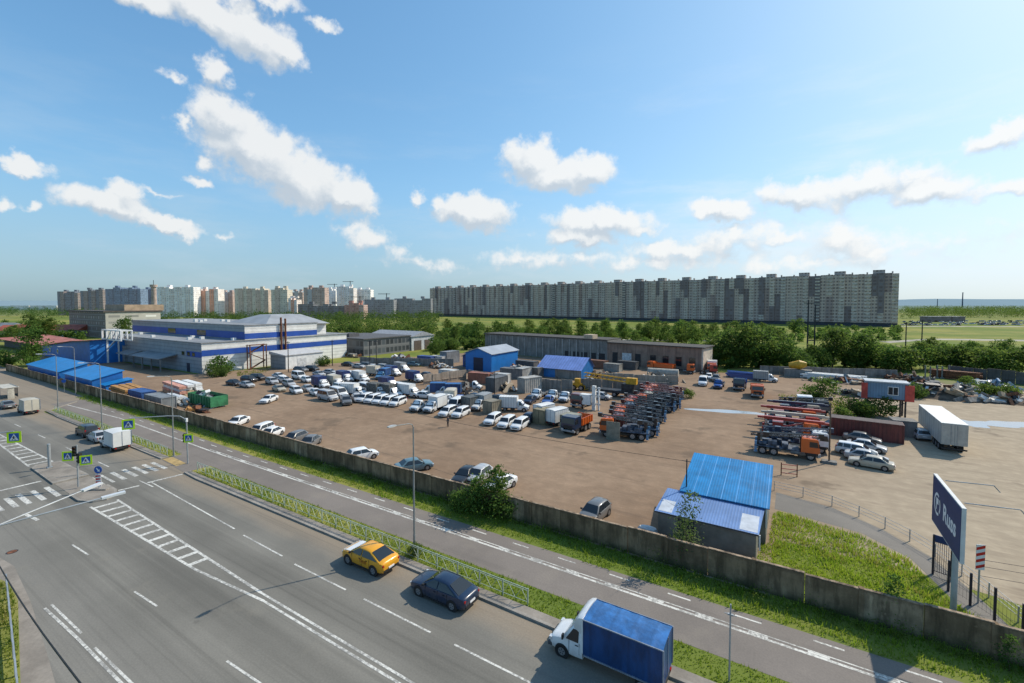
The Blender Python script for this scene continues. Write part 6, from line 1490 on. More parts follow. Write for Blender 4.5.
CONT = [(541, 424, 82, 2.4, 2.3, 2.5, (.30, .26, .16), 'beige plywood container at the end of the white estate cars'),
        (569, 430, 85, 2.6, 2.4, 2.4, (.32, .31, .24), 'grey beige crate container between the white lorry and the navy truck'),
        (490, 413, 84, 2.6, 2.2, 2.3, (.26, .23, .17), 'small beige container behind the estate car with a black bonnet'),
        (469, 410, 84, 3.0, 2.3, 2.6, (.12, .125, .12), 'dark grey container beside the lorry with a dark grille'),
        (495, 391, 88, 5.0, 2.6, 3.3, (.13, .135, .14), 'tall dark grey container in the middle of the fence line'),
        (528, 392, 70, 5.0, 2.6, 3.4, (.44, .42, .38), 'pale dented container right of the tall dark one'),
        (479, 383, 5, 6.0, 2.5, 2.6, (.34, .13, .08), 'rusty red topped container behind the slab fence'),
        (500, 383, 5, 4.0, 2.4, 2.4, (.50, .50, .48), 'white container between the blue warehouse and the dark one'),
        (512, 378, 0, 7.0, 2.5, 2.6, (.15, .15, .15), 'dark container right of the blue warehouse'),
        (522, 378, 88, 5.0, 2.5, 2.8, (.42, .42, .40), 'pale grey container beside the tented shed'),
        (448, 363, 85, 6.0, 3.2, 4.0, (.22, .23, .24), 'grey container box standing far back left of the blue warehouse'),
        (425, 364, 0, 6.0, 2.5, 2.7, (.05, .10, .30), 'blue container far back beside white stacked crates'),
        (437, 364, 0, 5.0, 2.5, 2.7, (.55, .55, .54), 'white container far back by the grass'),
        (447, 377, 0, 5.0, 2.6, 2.0, (.60, .60, .57), 'white flat topped container above the beige fence slabs')]
for px, py, rz, L, W, Hc, col, lab in CONT:
    q = at(px, py); container(lab, (q.x, q.y + W * .3, 0), R(rz), L, W, Hc, col)
for px, py, rz, L, W, Hc, col, lab in ((527, 369, -8, 7, 2.5, 2.6, (.10, .10, .10), 'dark container against the garages left of the tented shed'), (598, 368, -8, 6, 2.5, 2.5, (.20, .09, .05), 'rusty brown container before the garage doors'), (613, 371, -8, 5, 2.4, 2.3, (.26, .25, .22), 'grey container before the garage doors'), (628, 369, -8, 6, 2.5, 2.5, (.06, .065, .07), 'black container beside the pale garage door'), (540, 376, 80, 5, 2.4, 2.6, (.16, .16, .15), 'grey container end on beside the tented shed')):
    q = at(px, py); container(lab, (q.x, q.y, 0), R(rz), L, W, Hc, col)
q = at(613, 440); t = thing('sheet_screen', 'plain grey green sheet panel standing upright before the first drilling rig', 'panel', (q.x, q.y, 0), R(4)); m = MB(); m.box(-1.0, 1.0, -.05, .05, 0, 2.7); part('sheet', m, flat('panel_grey_green', (.20, .20, .16), .7), t); m = MB(); m.bar((-.9, .1, 0), (-.9, .9, 0), .1); m.bar((-.9, .9, 0), (-.9, .1, 2), .08); part('strut', m, DARKSTEEL, t)
# white lift mast and yellow crane boom in the middle
q = at(594, 410); t = thing('lift_mast', 'white upright lift mast standing behind the dark red truck', 'mast', (q.x, q.y, 0), 0); m = MB(); m.box(-.32, .32, -.3, .3, 0, 4.6); m.box(.8, 1.1, -.15, .15, 0, 4.4); part('mast', m, WHITE, t); m = MB(); m.box(-2.6, -.5, -.8, .6, 1.0, 2.9); part('cabinet', m, WHITE, t)
for z in (1.2, 2.8, 4.2): m = MB(); m.bar((-.5, 0, z), (1.3, 0, z), .2); part('crosspiece', m, STEEL, t)
YEL = flat('crane_yellow', (.55, .30, .02), .5, 0, .2)
q = at(608, 397); t = thing('mobile_crane', 'yellow lattice crane boom lying level above the slab fence', 'crane', (q.x, q.y + 2, 0), R(2))
m = MB()
for z in (3.3, 4.1):
    for s in (-.4, .4): m.bar((-6.2, s, z + .5), (5.0, s, z - .2), .13)
for i in range(11):
    x_ = -6 + i; zz = 3.3 + .5 - .7 * i / 11
    m.bar((x_, -.4, zz), (x_ + 1, -.4, zz + .8), .09); m.bar((x_, .4, zz), (x_ + 1, .4, zz + .8), .09)
m.box(3.4, 5.6, -.6, .6, 2.9, 4.2); part('boom', m, YEL, t)
m = MB(); m.box(-3, 5.5, -1.2, 1.2, .9, 1.4); m.box(2.5, 5, -1, 1, 1.4, 2.9); part('carrier', m, DARKSTEEL, t)
for x_ in (-2, 1, 4):
    for s in (-1, 1): link('wheel', wheel_mesh(.52, .4), t, (x_, s * 1.0, .52))
q = at(575, 391); t = thing('loader', 'yellow loader half hidden behind the fence blocks', 'loader', (q.x, q.y + 2, 0), R(10)); m = MB(); m.box(-1.5, 1, -.9, .9, .6, 1.6); m.box(-.8, .4, -.7, .7, 1.6, 2.6); part('body', m, YEL, t); m = MB(); m.add([(1.6, -1.1, .2), (2.4, -1.1, .4), (2.4, 1.1, .4), (1.6, 1.1, .2), (1.5, -1.1, 1.2), (1.5, 1.1, 1.2)], [(0,1,2,3), (0,3,5,4)]); m.bar((.5, 0, 1.4), (1.7, 0, .7), .25); part('bucket', m, YEL, t)
for x_ in (-1, .8):
    for s in (-1, 1): link('wheel', wheel_mesh(.6, .4), t, (x_, s * .95, .6))
q = at(797, 377); t = thing('concrete_mixer', 'yellow drum mixer on a grey plinth in front of the trees', 'mixer', (q.x, q.y + 1, 0)); m = MB(); m.box(-3, 3.4, -1.2, 1.2, 0, 2.0); part('plinth', m, GREYC, t); m = MB(); m.cyl((-2, 0, 3.0), (.6, 0, 3.3), .7, 1.3, 14); m.cyl((.6, 0, 3.3), (2.2, 0, 3.5), 1.3, .6, 14); part('drum', m, YEL, t)
# slab fences round the storage plots
def slab_fence(label, a, b, h=2.6, mat=GREYC, seed=1, n=None):
    a, b = Vector(a), Vector(b); d = b - a; L = d.length; n = n or max(1, round(L / 2.6)); q = random.Random(seed)
    t = thing('slab_fence', label, 'fence', (a.x, a.y, 0), math.atan2(d.y, d.x))
    for i in range(n):
        m = MB(); w = L / n; hh = h + q.uniform(-.15, .15); m.box(i * w + .04, (i + 1) * w - .04, q.uniform(-.1, .05), .22, 0, hh); m.box(i * w + .2, (i + 1) * w - .2, -.16, .0, hh * .3, hh * .34); part('slab', m, mat, t)
TAN = m_concrete('slab_tan', (.46, .37, .29), .45)
slab_fence('sunlit beige slab fence between the navy lorry and the containers', (-77.5, 83.5), (-73.8, 96), 2.5, TAN, 2)
slab_fence('dark grey slab fence in front of the royal blue warehouse', (-73.5, 96.4), (-60, 92), 2.6, GREYC, 3)
slab_fence('grey slab blocks behind the three white flatbeds', (-52.5, 92), (-42, 93.5), 2.8, GREYC, 4)
slab_fence('long grey slab fence behind the row of drilling rigs', (-42, 98), (-23, 103), 2.6, GREYC, 5)
slab_fence('grey slab fence at the back of the left parking plot', (-122, 101), (-92, 113), 2.4, GREYC, 6)
slab_fence('grey slab fence in front of the brick garages', (-42, 112), (-24, 117), 2.2, m_concrete('slab_pale', (.36, .33, .28), .5), 7)
slab_fence('low grey slab fence below the big trees', (-8, 148), (24, 158), 2.4, GREYC, 8)
slab_fence('dark slab wall behind the scrap heap at the right', (36, 168), (75, 150), 3.2, m_concrete('slab_dark', (.13, .125, .12), .6), 9)

# scrap, timber, pipes: single lifted pieces
def pile(label, px, py, kind, w, d, h, mat, seed, n, name, cat, rz=0, loc=None):
    q = random.Random(seed); p = at(px, py) if loc is None else Vector((*loc, 0)); t = thing(name, label, cat, (p.x, p.y, 0), R(rz))
    per = []
    for i in range(n):
        m = MB()
        if kind == 'beam':
            z = h * (i // max(1, n // 4) + .5) / 4; y = -d/2 + d * ((i % max(1, n // 4)) + .5) / max(1, n // 4); l = w * q.uniform(.75, 1.05)
            m.bar((-l/2, y, z), (l/2, y + q.uniform(-.2, .2), z + q.uniform(-.08, .08)), d / n * 3, h / 4.6)
        elif kind == 'pipe':
            z = h * (i % 3 + .5) / 3; y = q.uniform(-d/2, d/2); l = w * q.uniform(.7, 1); m.cyl((-l/2, y, z), (l/2, y + q.uniform(-.3, .3), z), h / 6, None, 10)
        else:
            x, y = q.gauss(0, w/4), q.gauss(0, d/4); s = q.uniform(.3, 1.1); z = max(.1, h * math.exp(-(x/w*2.2)**2 - (y/d*2.2)**2))
            M = Matrix.Translation((x, y, z * q.uniform(.4, 1))) @ Matrix.Rotation(q.uniform(0, 3), 4, Vector((q.random(), q.random(), q.random())).normalized())
            m.box(-s * q.uniform(.6, 2), s * q.uniform(.6, 2), -s * .5, s * .5, -s * q.uniform(.08, .4), s * q.uniform(.08, .4), 0, M)
        part({'beam': 'beam', 'pipe': 'pipe'}.get(kind, 'scrap_piece'), m, mat if not isinstance(mat, list) else q.choice(mat), t)
    return t
TIMB = flat('timber_orange', (.42, .22, .07), .8, 0, .25, 2); WOODP = flat('timber_pale', (.50, .40, .26), .8, 0, .25, 2); SCR = [RUST, DARKSTEEL, GREYC, flat('scrap_white', (.55, .55, .53), .6), flat('scrap_brown', (.14, .10, .07), .9), flat('scrap_tan', (.34, .27, .19), .9)]
pile('long stack of orange timber behind the wall next to the blue roofs', 118, 389, 'beam', 12, 4, 2.3, TIMB, 1, 12, 'timber_stack', 'timber', -3, (-121.5, 39.2))
pile('stack of pale sheets with a red and white top behind the wall', 183, 393, 'beam', 11, 5, 2.4, [WOODP, WHITE, flat('sheet_salmon', (.6, .3, .22), .7), WHITE], 2, 12, 'sheet_stack', 'sheets', -6)
pile('bundle of white pipes between the sheet stack and the green skip', 180, 403, 'pipe', 7, 2.4, 1.8, WHITE, 3, 9, 'pipe_stack', 'pipes', -8)
pile('rusty scrap heap on the ground beside the green skip', 195, 412, 'junk', 5, 2.5, .9, [RUST, TIMB, DARKSTEEL], 4, 16, 'scrap_heap', 'scrap', 0)
q = at(208, 405); t = thing('skip', 'open green steel skip filled with white scrap behind the concrete wall', 'skip', (q.x, q.y, 0), R(0)); m = MB(); GS = flat('skip_green', (.035, .19, .08), .6, 0, .25, 1); W_ = 9.0; D_ = 3.2
m.box(-W_/2, W_/2, -D_/2, D_/2, .3, .42); m.box(-W_/2, W_/2, -D_/2, -D_/2 + .1, .42, 2.3); m.box(-W_/2, W_/2, D_/2 - .1, D_/2, .42, 2.3); m.box(-W_/2, -W_/2 + .1, -D_/2 + .1, D_/2 - .1, .42, 2.3); m.box(W_/2 - .1, W_/2, -D_/2 + .1, D_/2 - .1, .42, 2.3)
part('body', m, GS, t); m = MB()
for i in range(9): x_ = -W_/2 + .3 + i * (W_ - .7) / 8; m.box(x_, x_ + .12, -D_/2 - .1, -D_/2, .4, 2.35)
part('ribs', m, GS, t); m = MB()
for x_ in (-3, 3): m.box(x_ - .5, x_ + .5, -1.3, 1.3, 0, .3)
part('skids', m, RUST, t)
pile('white scrap pieces heaped inside the green skip', 208, 405, 'junk', 7, 2.0, 2.9, [WHITE, STEEL, WHITE, DARKSTEEL], 5, 22, 'scrap_heap', 'scrap', 0)
container('dark blue container standing behind the wall beside the timber', (-112.5, 38.5, 0), R(0), 6.5, 2.4, 2.5, (.03, .10, .30))
container('grey steel container behind the wall left of the sheet stack', (-104.5, 38.6, 0), R(0), 7.5, 2.4, 2.3, (.22, .24, .25))
CLUT = ((505, 390, 6, 3, 1.3, 41, 'rusty scrap heap between the tall dark container and the pale one'), (466, 393, 5, 2.5, 1.0, 42, 'low scrap heap beside the empty flatbed lorry'), (541, 387, 6, 3, 1.2, 43, 'scrap heap at the left foot of the tented shed'), (602, 376, 9, 3, 1.3, 44, 'heap of pale timber left of the tank'), (440, 368, 8, 3, 1.4, 45, 'brown and white scrap heap behind the beige fence slabs'), (521, 371, 7, 3, 1.6, 46, 'orange and brown scrap behind the dark container by the blue warehouse'), (590, 384, 6, 2.5, 1.2, 47, 'scrap heap right of the tented shed'), (404, 360, 9, 3, 1.4, 48, 'pale rubble heap in front of the white depot hall'), (350, 357, 8, 3, 1.2, 49, 'rubble heap between the warehouse end and the depot'))
for px, py, w, d, h, sd, lab in CLUT + ((925, 392, 12, 6, 2.6, 11, 'brown scrap heap below the row of upright posts'), (945, 398, 16, 6, 3.0, 12, 'large dark heap of soil and scrap behind the long trailer'), (975, 395, 12, 5, 2.0, 13, 'scrap heap in the weeds right of the dark soil heap'), (985, 388, 9, 4, 1.8, 14, 'heap of pale and blue sheeting at the far right'), (912, 381, 10, 5, 1.6, 15, 'heap of pale planks left of the upright posts'), (1010, 403, 16, 4, 1.6, 16, 'dark soil bank at the right edge above the puddles'), (845, 383, 16, 5, 1.2, 17, 'low heap of pale slabs behind the leafy yard bush'), (860, 396, 10, 4, 1.2, 18, 'pale rubble heap left of the raised cabin'), (655, 380, 10, 3, 1.5, 19, 'pale rubble heap in front of the garages'), (620, 380, 10, 3, 1.3, 20, 'scrap heap behind the yellow crane boom')):
    pile(lab, px, py, 'junk', w, d, h, SCR if sd != 14 else [WHITE, PAINT['sky'], STEEL, WHITE], sd, 46, 'scrap_heap', 'scrap', 0)
    m = MB(); p = at(px, py); nn = 14; q = random.Random(sd)
    rings = []
    for k in (1, .75, .45, .12):
        rings.append([(p.x + math.cos(6.283*i/nn) * w * .6 * k * q.uniform(.9, 1.1), p.y + math.sin(6.283*i/nn) * d * .6 * k * q.uniform(.9, 1.1), h * .7 * (1 - k) * q.uniform(.8, 1.2) - .02) for i in range(nn)])
    m.loft(rings, 0, True); struct('earth_mound', m, flat('earth_brown', (.12, .085, .06), .95, 0, .4, .8), 60)
for i, px in enumerate((926, 931, 938, 943, 950)):
    q = at(px, 379); t = thing('concrete_post', 'pale upright concrete post, one of five standing in a row behind the scrap', 'post', (q.x, q.y + 1, 0), 0, 'upright concrete posts in a row'); m = MB(); m.box(-.14, .14, -.14, .14, 0, 3.6 - .3 * (i % 2)); part('shaft', m, GREYC, t); m = MB(); m.box(-.35, .35, -.35, .35, 0, .3); part('foot', m, GREYC, t)
pile('stack of orange rusty beams beside the upright posts', 955, 379, 'beam', 10, 3, 2.2, RUST, 30, 12, 'beam_stack', 'beams', -20)
for px, py, w, sd, lab in ((745, 378, 9, 31, 'low blue stack of beams under the big trees'), (832, 380, 14, 32, 'long stack of pale slabs in front of the low trees')):
    pile(lab, px, py, 'beam', w, 3, 1.6, PAINT['blue'] if sd == 31 else WHITE, sd, 12, 'beam_stack', 'beams', -8)
# tank behind the slab fence
q = at(663, 377); t = thing('tank', 'pale cylindrical tank lying below the orange trucks', 'tank', (q.x, q.y, 0), R(5)); m = MB(); m.cyl((-4, 0, 1.2), (4, 0, 1.2), 1.15, None, 16); part('shell', m, flat('tank_pale', (.36, .33, .28), .7), t); m = MB()
for x_ in (-3, 3): m.box(x_ - .3, x_ + .3, -1, 1, 0, .4)
part('cradle', m, DARKSTEEL, t)
# poles in the distance
for (px, yb, yt, lab) in ((905.5, 349, 322, 'dark pole left of a pair standing in the right field'), (921.5, 349, 320, 'dark pole right of a pair standing in the right field'), (288.5, 372, 341, 'thin dark lamp pole among the left yard cars'), (332.5, 366, 340, 'thin dark pole behind the left yard cars'), (370, 374, 340, 'thin dark pole in the middle of the parked lorries'), (376.5, 372, 340, 'thin dark pole right of the cream box lorry'), (494.5, 395, 371, 'thin pole by the flatbed lorry'), (557, 399, 376, 'thin pole behind the three flatbeds')):
    q = at(px, yb); hh = max(4, (yb - yt) / (yb - 304) * H); t = thing('utility_pole', lab, 'pole', (q.x, q.y, 0)); m = MB(); w = max(.09, q.length * .0009); m.cyl((0, 0, 0), (0, 0, hh), w, w * .8, 6); part('shaft', m, DARKSTEEL, t); m = MB(); m.bar((-1.0, 0, hh - .4), (1.0, 0, hh - .4), w); part('crossarm', m, DARKSTEEL, t)
q = at(807.5, 362); t = thing('transformer_pole', 'tall twin pole power mast with crossbeams in front of the long block', 'power mast', (q.x, q.y, 0), YAW); hh = 62 / 58 * H
m = MB()
for x_ in (-.2, 2.2): m.cyl((x_, 0, 0), (x_, 0, hh if x_ < 1 else hh * .93), .3, .2, 6)
part('poles', m, DARKSTEEL, t); m = MB()
for z in (.95, .62, .35): m.bar((-1.8 if z > .9 else -.2, 0, hh * z), (3.6 if z > .9 else 2.2, 0, hh * z), .25)
part('crossbeams', m, DARKSTEEL, t)

# ------------------------------------------------------------------ trees, bushes, grass
import numpy as np
def leaf_mesh(name, mats, ell, n_clump, n_leaf, leaf, seed, clump=.28, skew=None, droop=0):
    """crown: clumps of small leaf faces scattered near the surface of a few ellipsoids (cx,cy,cz,rx,ry,rz)"""
    g = np.random.default_rng(seed); V = []; mi = []
    vol = np.array([e[3] * e[4] * e[5] for e in ell]) ** .67; cnt = np.maximum(1, (n_clump * vol / vol.sum()).astype(int))
    for e, c in zip(ell, cnt):
        d = g.normal(size=(c, 3)); d /= np.linalg.norm(d, axis=1)[:, None]
        rad = g.uniform(.45, 1.0, (c, 1)) ** .6
        cen = d * rad * np.array(e[3:6]) + np.array(e[:3])
        for q, dd in zip(cen, d):
            k = max(3, int(n_leaf * g.uniform(.5, 1.4))); s = clump * min(e[3], e[5]) * g.uniform(.6, 1.4)
            off = g.normal(size=(k, 3)) * s * np.array([1, 1, .62]); off[:, 2] -= droop * np.linalg.norm(off[:, :2], axis=1)
            c0 = q + off
            a = g.normal(size=(k, 3)); a /= np.linalg.norm(a, axis=1)[:, None]
            b = np.cross(a, g.normal(size=(k, 3))); b /= np.linalg.norm(b, axis=1)[:, None] + 1e-9
            L = leaf * g.uniform(.6, 1.4, (k, 1))
            quad = np.stack([c0 - a*L, c0 - b*L*.6, c0 + a*L, c0 + b*L*.6], 1)
            V.append(quad.reshape(-1, 3))
            m = 0 if g.random() < .55 else (1 if g.random() < .6 else 2)
            mi.append(np.full(k, m))
    V = np.concatenate(V); V[:, 2] = np.maximum(V[:, 2], .03); mi = np.concatenate(mi); n = len(mi)
    me = bpy.data.meshes.new(name); me.vertices.add(len(V)); me.vertices.foreach_set('co', V.astype(np.float32).ravel())
    me.loops.add(n * 4); me.loops.foreach_set('vertex_index', np.arange(n * 4, dtype=np.int32))
    me.polygons.add(n); me.polygons.foreach_set('loop_start', np.arange(0, n * 4, 4, dtype=np.int32)); me.polygons.foreach_set('loop_total', np.full(n, 4, dtype=np.int32))
    for m in mats: me.materials.append(m)
    me.polygons.foreach_set('material_index', mi.astype(np.int32)); me.update(calc_edges=True); me.validate()
    return me
def trunk_mesh(h, r0, seed, nb=5, spread=.4, top=.75):
    q = random.Random(seed); m = MB(); p = Vector((0, 0, -.05)); pts = [p.copy()]
    for i in range(4): p = p + Vector((q.uniform(-.05, .05) * h, q.uniform(-.05, .05) * h, h * top / 4)); pts.append(p.copy())
    for i in range(4): m.cyl(pts[i], pts[i+1], r0 * (1 - .2 * i), r0 * (1 - .2 * (i + 1)), 7)
    for i in range(nb):
        s = pts[2].lerp(pts[4], q.random()); a = 6.283 * i / nb + q.uniform(-.4, .4); e = s + Vector((math.cos(a) * h * spread * .6, math.sin(a) * h * spread * .6, h * q.uniform(.08, .25))); m.cyl(s, e, r0 * .35, r0 * .1, 5)
    return m.mesh('trunk', BARK)
TREES = {}
def tree_kind(key, mats, ell, nc, nl, leaf, seed, th, tr, **kw):
    TREES[key] = (leaf_mesh('crown_' + key, mats, ell, nc, nl, leaf, seed, **kw), trunk_mesh(th, tr, seed))
MG, ML, MDK = [LEAF_G, LEAF_L, LEAF_D], [LEAF_L, LEAF_G, LEAF_L], [LEAF_D, LEAF_G, LEAF_D]
tree_kind('broad', [LEAF_G, LEAF_D, LEAF_L], [(0,0,5.2,3.6,3.4,3.0), (1.6,.5,7.6,2.4,2.2,2.0), (-1.8,-.6,6.6,2.4,2.2,2.2), (0.4,1,3.4,3.4,3.2,1.8)], 120, 26, .26, 1, 8.5, .22)
tree_kind('tall', MG, [(0,0,5.5,2.4,2.4,3.8), (.8,.2,8.6,1.6,1.6,1.8), (-1.1,0,3.6,2.2,2.0,1.8)], 100, 24, .25, 2, 9, .18)
tree_kind('light', ML, [(0,0,4.6,2.9,2.7,2.8), (-1.3,.4,6.4,1.9,1.8,1.6), (1.6,0,3.4,2.2,2.2,1.7)], 100, 24, .24, 3, 7.2, .16)
tree_kind('round', MG, [(0,0,3.2,2.8,2.7,2.4), (1.3,.4,4.4,1.7,1.7,1.5), (-1.7,.2,2.2,2.0,1.9,1.5)], 90, 24, .22, 4, 5, .14)
tree_kind('shrub', MDK, [(0,0,1.5,2.1,2.0,1.5), (1.2,0,2.2,1.4,1.3,1.1), (-1.3,.3,1.2,1.5,1.4,1.1)], 80, 24, .17, 5, 2.6, .08)
tree_kind('bright', ML, [(0,0,1.6,2.2,2.0,1.6), (.9,0,2.6,1.3,1.3,1.1)], 80, 22, .17, 6, 2.6, .08)
tree_kind('slender', [LEAF_P, LEAF_L, LEAF_P], [(0,0,2.6,.75,.75,1.7), (.25,0,4.4,.5,.5,1.2), (-.3,0,1.4,.8,.8,.8)], 120, 12, .085, 7, 5.6, .05, clump=.42)
tree_kind('near_bush', [LEAF_G, LEAF_D, LEAF_L], [(0,0,1.5,1.7,1.1,1.4), (.75,.3,3.2,.9,.8,1.2), (-1.7,-.1,1.1,1.2,.9,.9), (1.5,0,1.4,.9,.8,1.0), (-.6,.3,2.5,.8,.7,.8), (1.1,.2,4.1,.45,.45,.6), (-2.5,.1,.7,.7,.6,.6)], 170, 40, .095, 8, 3.8, .07, clump=.26)
tree_kind('near_sapling', [LEAF_G, LEAF_D, LEAF_G], [(0,0,1.5,.62,.6,1.2), (.1,0,2.8,.4,.4,.8)], 42, 22, .075, 9, 3.2, .04, clump=.3)
def tree(kind, x, y, label, group, s=1.0, sz=None, rz=None, cat='tree', name='tree'):
    cr, tr = TREES[kind]; t = thing(name, label, cat, (x, y, 0), rnd.uniform(0, 6.28) if rz is None else rz, group); t.scale = (s, s, sz or s)
    link('trunk', tr, t); link('crown', cr, t); return t
# the green belt behind the yard, tree by tree (px of the foot, kind, height factor)
BELT = [(695, 366, 'tall', .75, 'slim green tree at the end of the brick garages'), (706, 364, 'light', .85, 'light green tree beside the white boxed truck'),
 (722, 365, 'broad', 1.12, 'big dark tree, leftmost of the tall group behind the yard'), (738, 367, 'broad', 1.2, 'big dark tree with a domed crown, second of the tall group'),
 (756, 368, 'broad', 1.28, 'biggest dark tree in the middle of the tall group'), (774, 367, 'tall', 1.22, 'tall green tree right of the biggest dark one'), (786, 369, 'broad', .95, 'dark tree left of the twin power mast'),
 (800, 371, 'shrub', 1.6, 'dark low shrub at the foot of the twin power mast'), (816, 368, 'light', .85, 'pale green tree right of the twin power mast'), (832, 367, 'tall', 1.12, 'tall light tree, highest right of the power mast'),
 (846, 367, 'light', 1.22, 'light green tree with a full crown behind the yard bush'), (862, 368, 'tall', 1.05, 'green tree above the left end of the raised cabin'), (876, 368, 'light', .98, 'light tree directly above the raised cabin'),
 (888, 370, 'round', 1.15, 'round green tree at the right end of the raised cabin'), (900, 371, 'bright', 1.9, 'bright green bushy tree between cabin and scrap'), (912, 370, 'round', 1.2, 'round tree behind the row of upright posts'),
 (924, 370, 'light', .95, 'light green tree above the upright posts'), (938, 370, 'broad', .82, 'dark tree above the scrap heap'), (952, 370, 'round', 1.25, 'round tree above the rusty beams'), (966, 371, 'broad', .78, 'dark low tree right of the rusty beams'),
 (980, 373, 'bright', 2.0, 'bright bushy tree in front of the dark slab wall'), (994, 375, 'light', .8, 'light tree beyond the dark slab wall'), (1008, 376, 'round', 1.1, 'round tree near the right edge above the slab wall'), (1022, 376, 'light', .85, 'light tree cut by the right edge of the picture'),
 (880, 360, 'round', .9, 'small tree far behind the raised cabin'), (930, 356, 'light', .8, 'small light tree far back in the right field'), (972, 357, 'round', .9, 'small round tree far back on the right'), (1003, 358, 'broad', .7, 'small dark tree far back near the right edge')]
for px, py, k, s, lab in BELT:
    q = at(px, py); tree(k, q.x, q.y, lab, 'trees in the green belt behind the yard', s * 1.22, s * rnd.uniform(1.0, 1.16))
# hedgerow trees on the field below the long block
q_ = random.Random(17); n = 0
ROWS = [(436, 716, 342, 26, ('broad', 'round', 'tall'), 'dark row'), (436, 800, 334, 26, ('round', 'light', 'broad'), 'middle row'), (560, 704, 346, 9, ('light', 'round', 'bright'), 'front scrub')]
for a, b, py, cnt, ks, rn in ROWS:
    for i in range(cnt):
        px = a + (b - a) * (i + q_.uniform(.1, .9)) / cnt; y = py + q_.uniform(-2.2, 1.8); q = at(px, y); k = q_.choice(ks)
        near = 'below the left half of the long block' if px < 520 else ('below the middle of the long block' if px < 640 else 'near the brick end of the long block')
        tree(k, q.x, q.y, 'green field tree standing ' + {'dark row': 'in the row just behind the garages', 'middle row': 'in the thin row out on the meadow', 'front scrub': 'in the low scrub touching the garage roof'}[rn], 'field trees, ' + rn, q_.uniform(.75, 1.25) * (1.25 if k in ('bright', 'round') else 1), None)
LEFT = [(32, 366, 'tall', 1.25, 'tall green tree in front of the red roofed workshop'), (27, 367, 'round', .9, 'green bushy tree left of the tall one at the workshop'), (38, 340, 'broad', 1.5, 'dark tree among the red roofed far houses'), (48, 340, 'light', 1.5, 'light tree beside the old office building'), (30, 341, 'round', 1.9, 'round tree left of the dark far one'),
        (124, 345, 'tall', 1.35, 'yellowish green tree in front of the old office end wall'), (126, 346, 'light', 1.2, 'shorter tree next to the yellowish one by the office'), (221, 374, 'shrub', 1.6, 'dark shrub against the white warehouse wall by the fire stair'), (216, 377, 'shrub', 1.0, 'small shrub at the foot of the warehouse shrub'),
        (5, 366, 'shrub', 1.6, 'dark bush at the left edge behind the far wall'), (324, 366, 'shrub', 1.0, 'small bush by the pole between the annexe and the lorries'), (12, 345, 'light', 1.2, 'pale tree at the far left edge by the white house'),
        (436, 358, 'broad', .8, 'dark tree by the white gabled depot hall'), (452, 352, 'round', 1.0, 'round tree behind the far containers'), (343, 352, 'shrub', 1.3, 'dark shrub between the warehouse and the depot')]
for px, py, k, s, lab in LEFT: q = at(px, py); tree(k, q.x, q.y, lab, None, s)
q = at(822, 404); tree('round', q.x, q.y, 'large leafy bush growing in the dirt behind the crane trucks', None, .95, .9, name='bush', cat='bush')
q = at(810, 402); tree('bright', q.x, q.y, 'low bright bush at the left foot of the large yard bush', None, .9, .6, name='bush', cat='bush')
for px, py, k, s, lab in ((852, 415, 'shrub', 1.0, 'green bush below the left end of the raised cabin'), (864, 418, 'bright', .9, 'bright bush behind the rust red container'), (880, 416, 'shrub', 1.1, 'dark bush between the cabin posts'), (842, 420, 'bright', .7, 'small light bush left of the rust red container'),
                           (915, 398, 'shrub', 1.0, 'green bush right of the raised cabin in the scrap'), (985, 399, 'bright', 1.0, 'bright weeds bush in the scrap at the right'), (1005, 401, 'bright', 1.0, 'bright weeds bush near the right edge'), (968, 388, 'bright', .8, 'light bush amid the scrap heaps'), (688, 398, 'bright', .6, 'small bush by the end of the slab fence'), (472, 368, 'shrub', .9, 'dark shrub left of the royal blue warehouse')):
    q = at(px, py); tree(k, q.x, q.y, lab, None, s, name='bush', cat='bush')
tree('near_bush', -24.5, 34.7, 'large leafy bush spilling over the concrete wall onto the verge', None, 1.25, 1.05, .1, name='bush', cat='bush')
tree('slender', -6.6, 36.4, 'thin young poplar in front of the blue roofed shed', None, 1.08, 1.05, 0, name='sapling', cat='tree')
tree('near_sapling', 5.6, 36.0, 'small green sapling at the wall left of the billboard', None, 1.0, .95, 0, name='sapling', cat='tree')
tree('near_sapling', 10.4, 34.7, 'weedy young shrub below the wall at the right edge', None, .7, .6, 0, name='bush', cat='bush')
tree('bright', -9.9, 37.3, 'small yellow green weed bush left of the shed behind the wall', None, .35, .3, 0, name='bush', cat='bush')
tree('bright', -25.2, 26.0, 'small leafy weed at the foot of the street lamp by the taxi', None, .26, .32, 0, name='bush', cat='bush')

# distant wood left of the long block: nobody could count it
def wood(name, label, px0, px1, ya, yb, n, hmin, hmax, seed, mats):
    g = np.random.default_rng(seed); ell = []
    for i in range(n):
        px = g.uniform(px0, px1); y = g.uniform(ya, yb); q = at(px, y); h = g.uniform(hmin, hmax)
        ell.append((q.x, q.y, h * .55, h * .42, h * .42, h * .48))
    me = leaf_mesh(name, mats, ell, n * 14, 9, .55, seed, clump=.3)
    o = link(name, me); stuff(o, label, 'wood'); return o
wood('wood', 'dark green wood filling the band between the warehouse roof and the towers', 150, 440, 318.5, 331, 330, 8, 13, 3, MDK)
wood('wood', 'near fringe of the wood behind the depot, lighter green', 300, 440, 331, 337, 90, 5, 8, 4, MG)
wood('far_wood', 'far green wood beyond the field right of the long block', 903, 1060, 313.5, 319, 330, 12, 17, 6, MG)
wood('far_wood', 'far dark woods along the left horizon', -20, 120, 311, 318, 160, 9, 15, 7, MDK)
wood('scrub', 'scrub and weeds among the far houses at the left edge', 0, 100, 326, 340, 70, 2.5, 6, 8, MG)
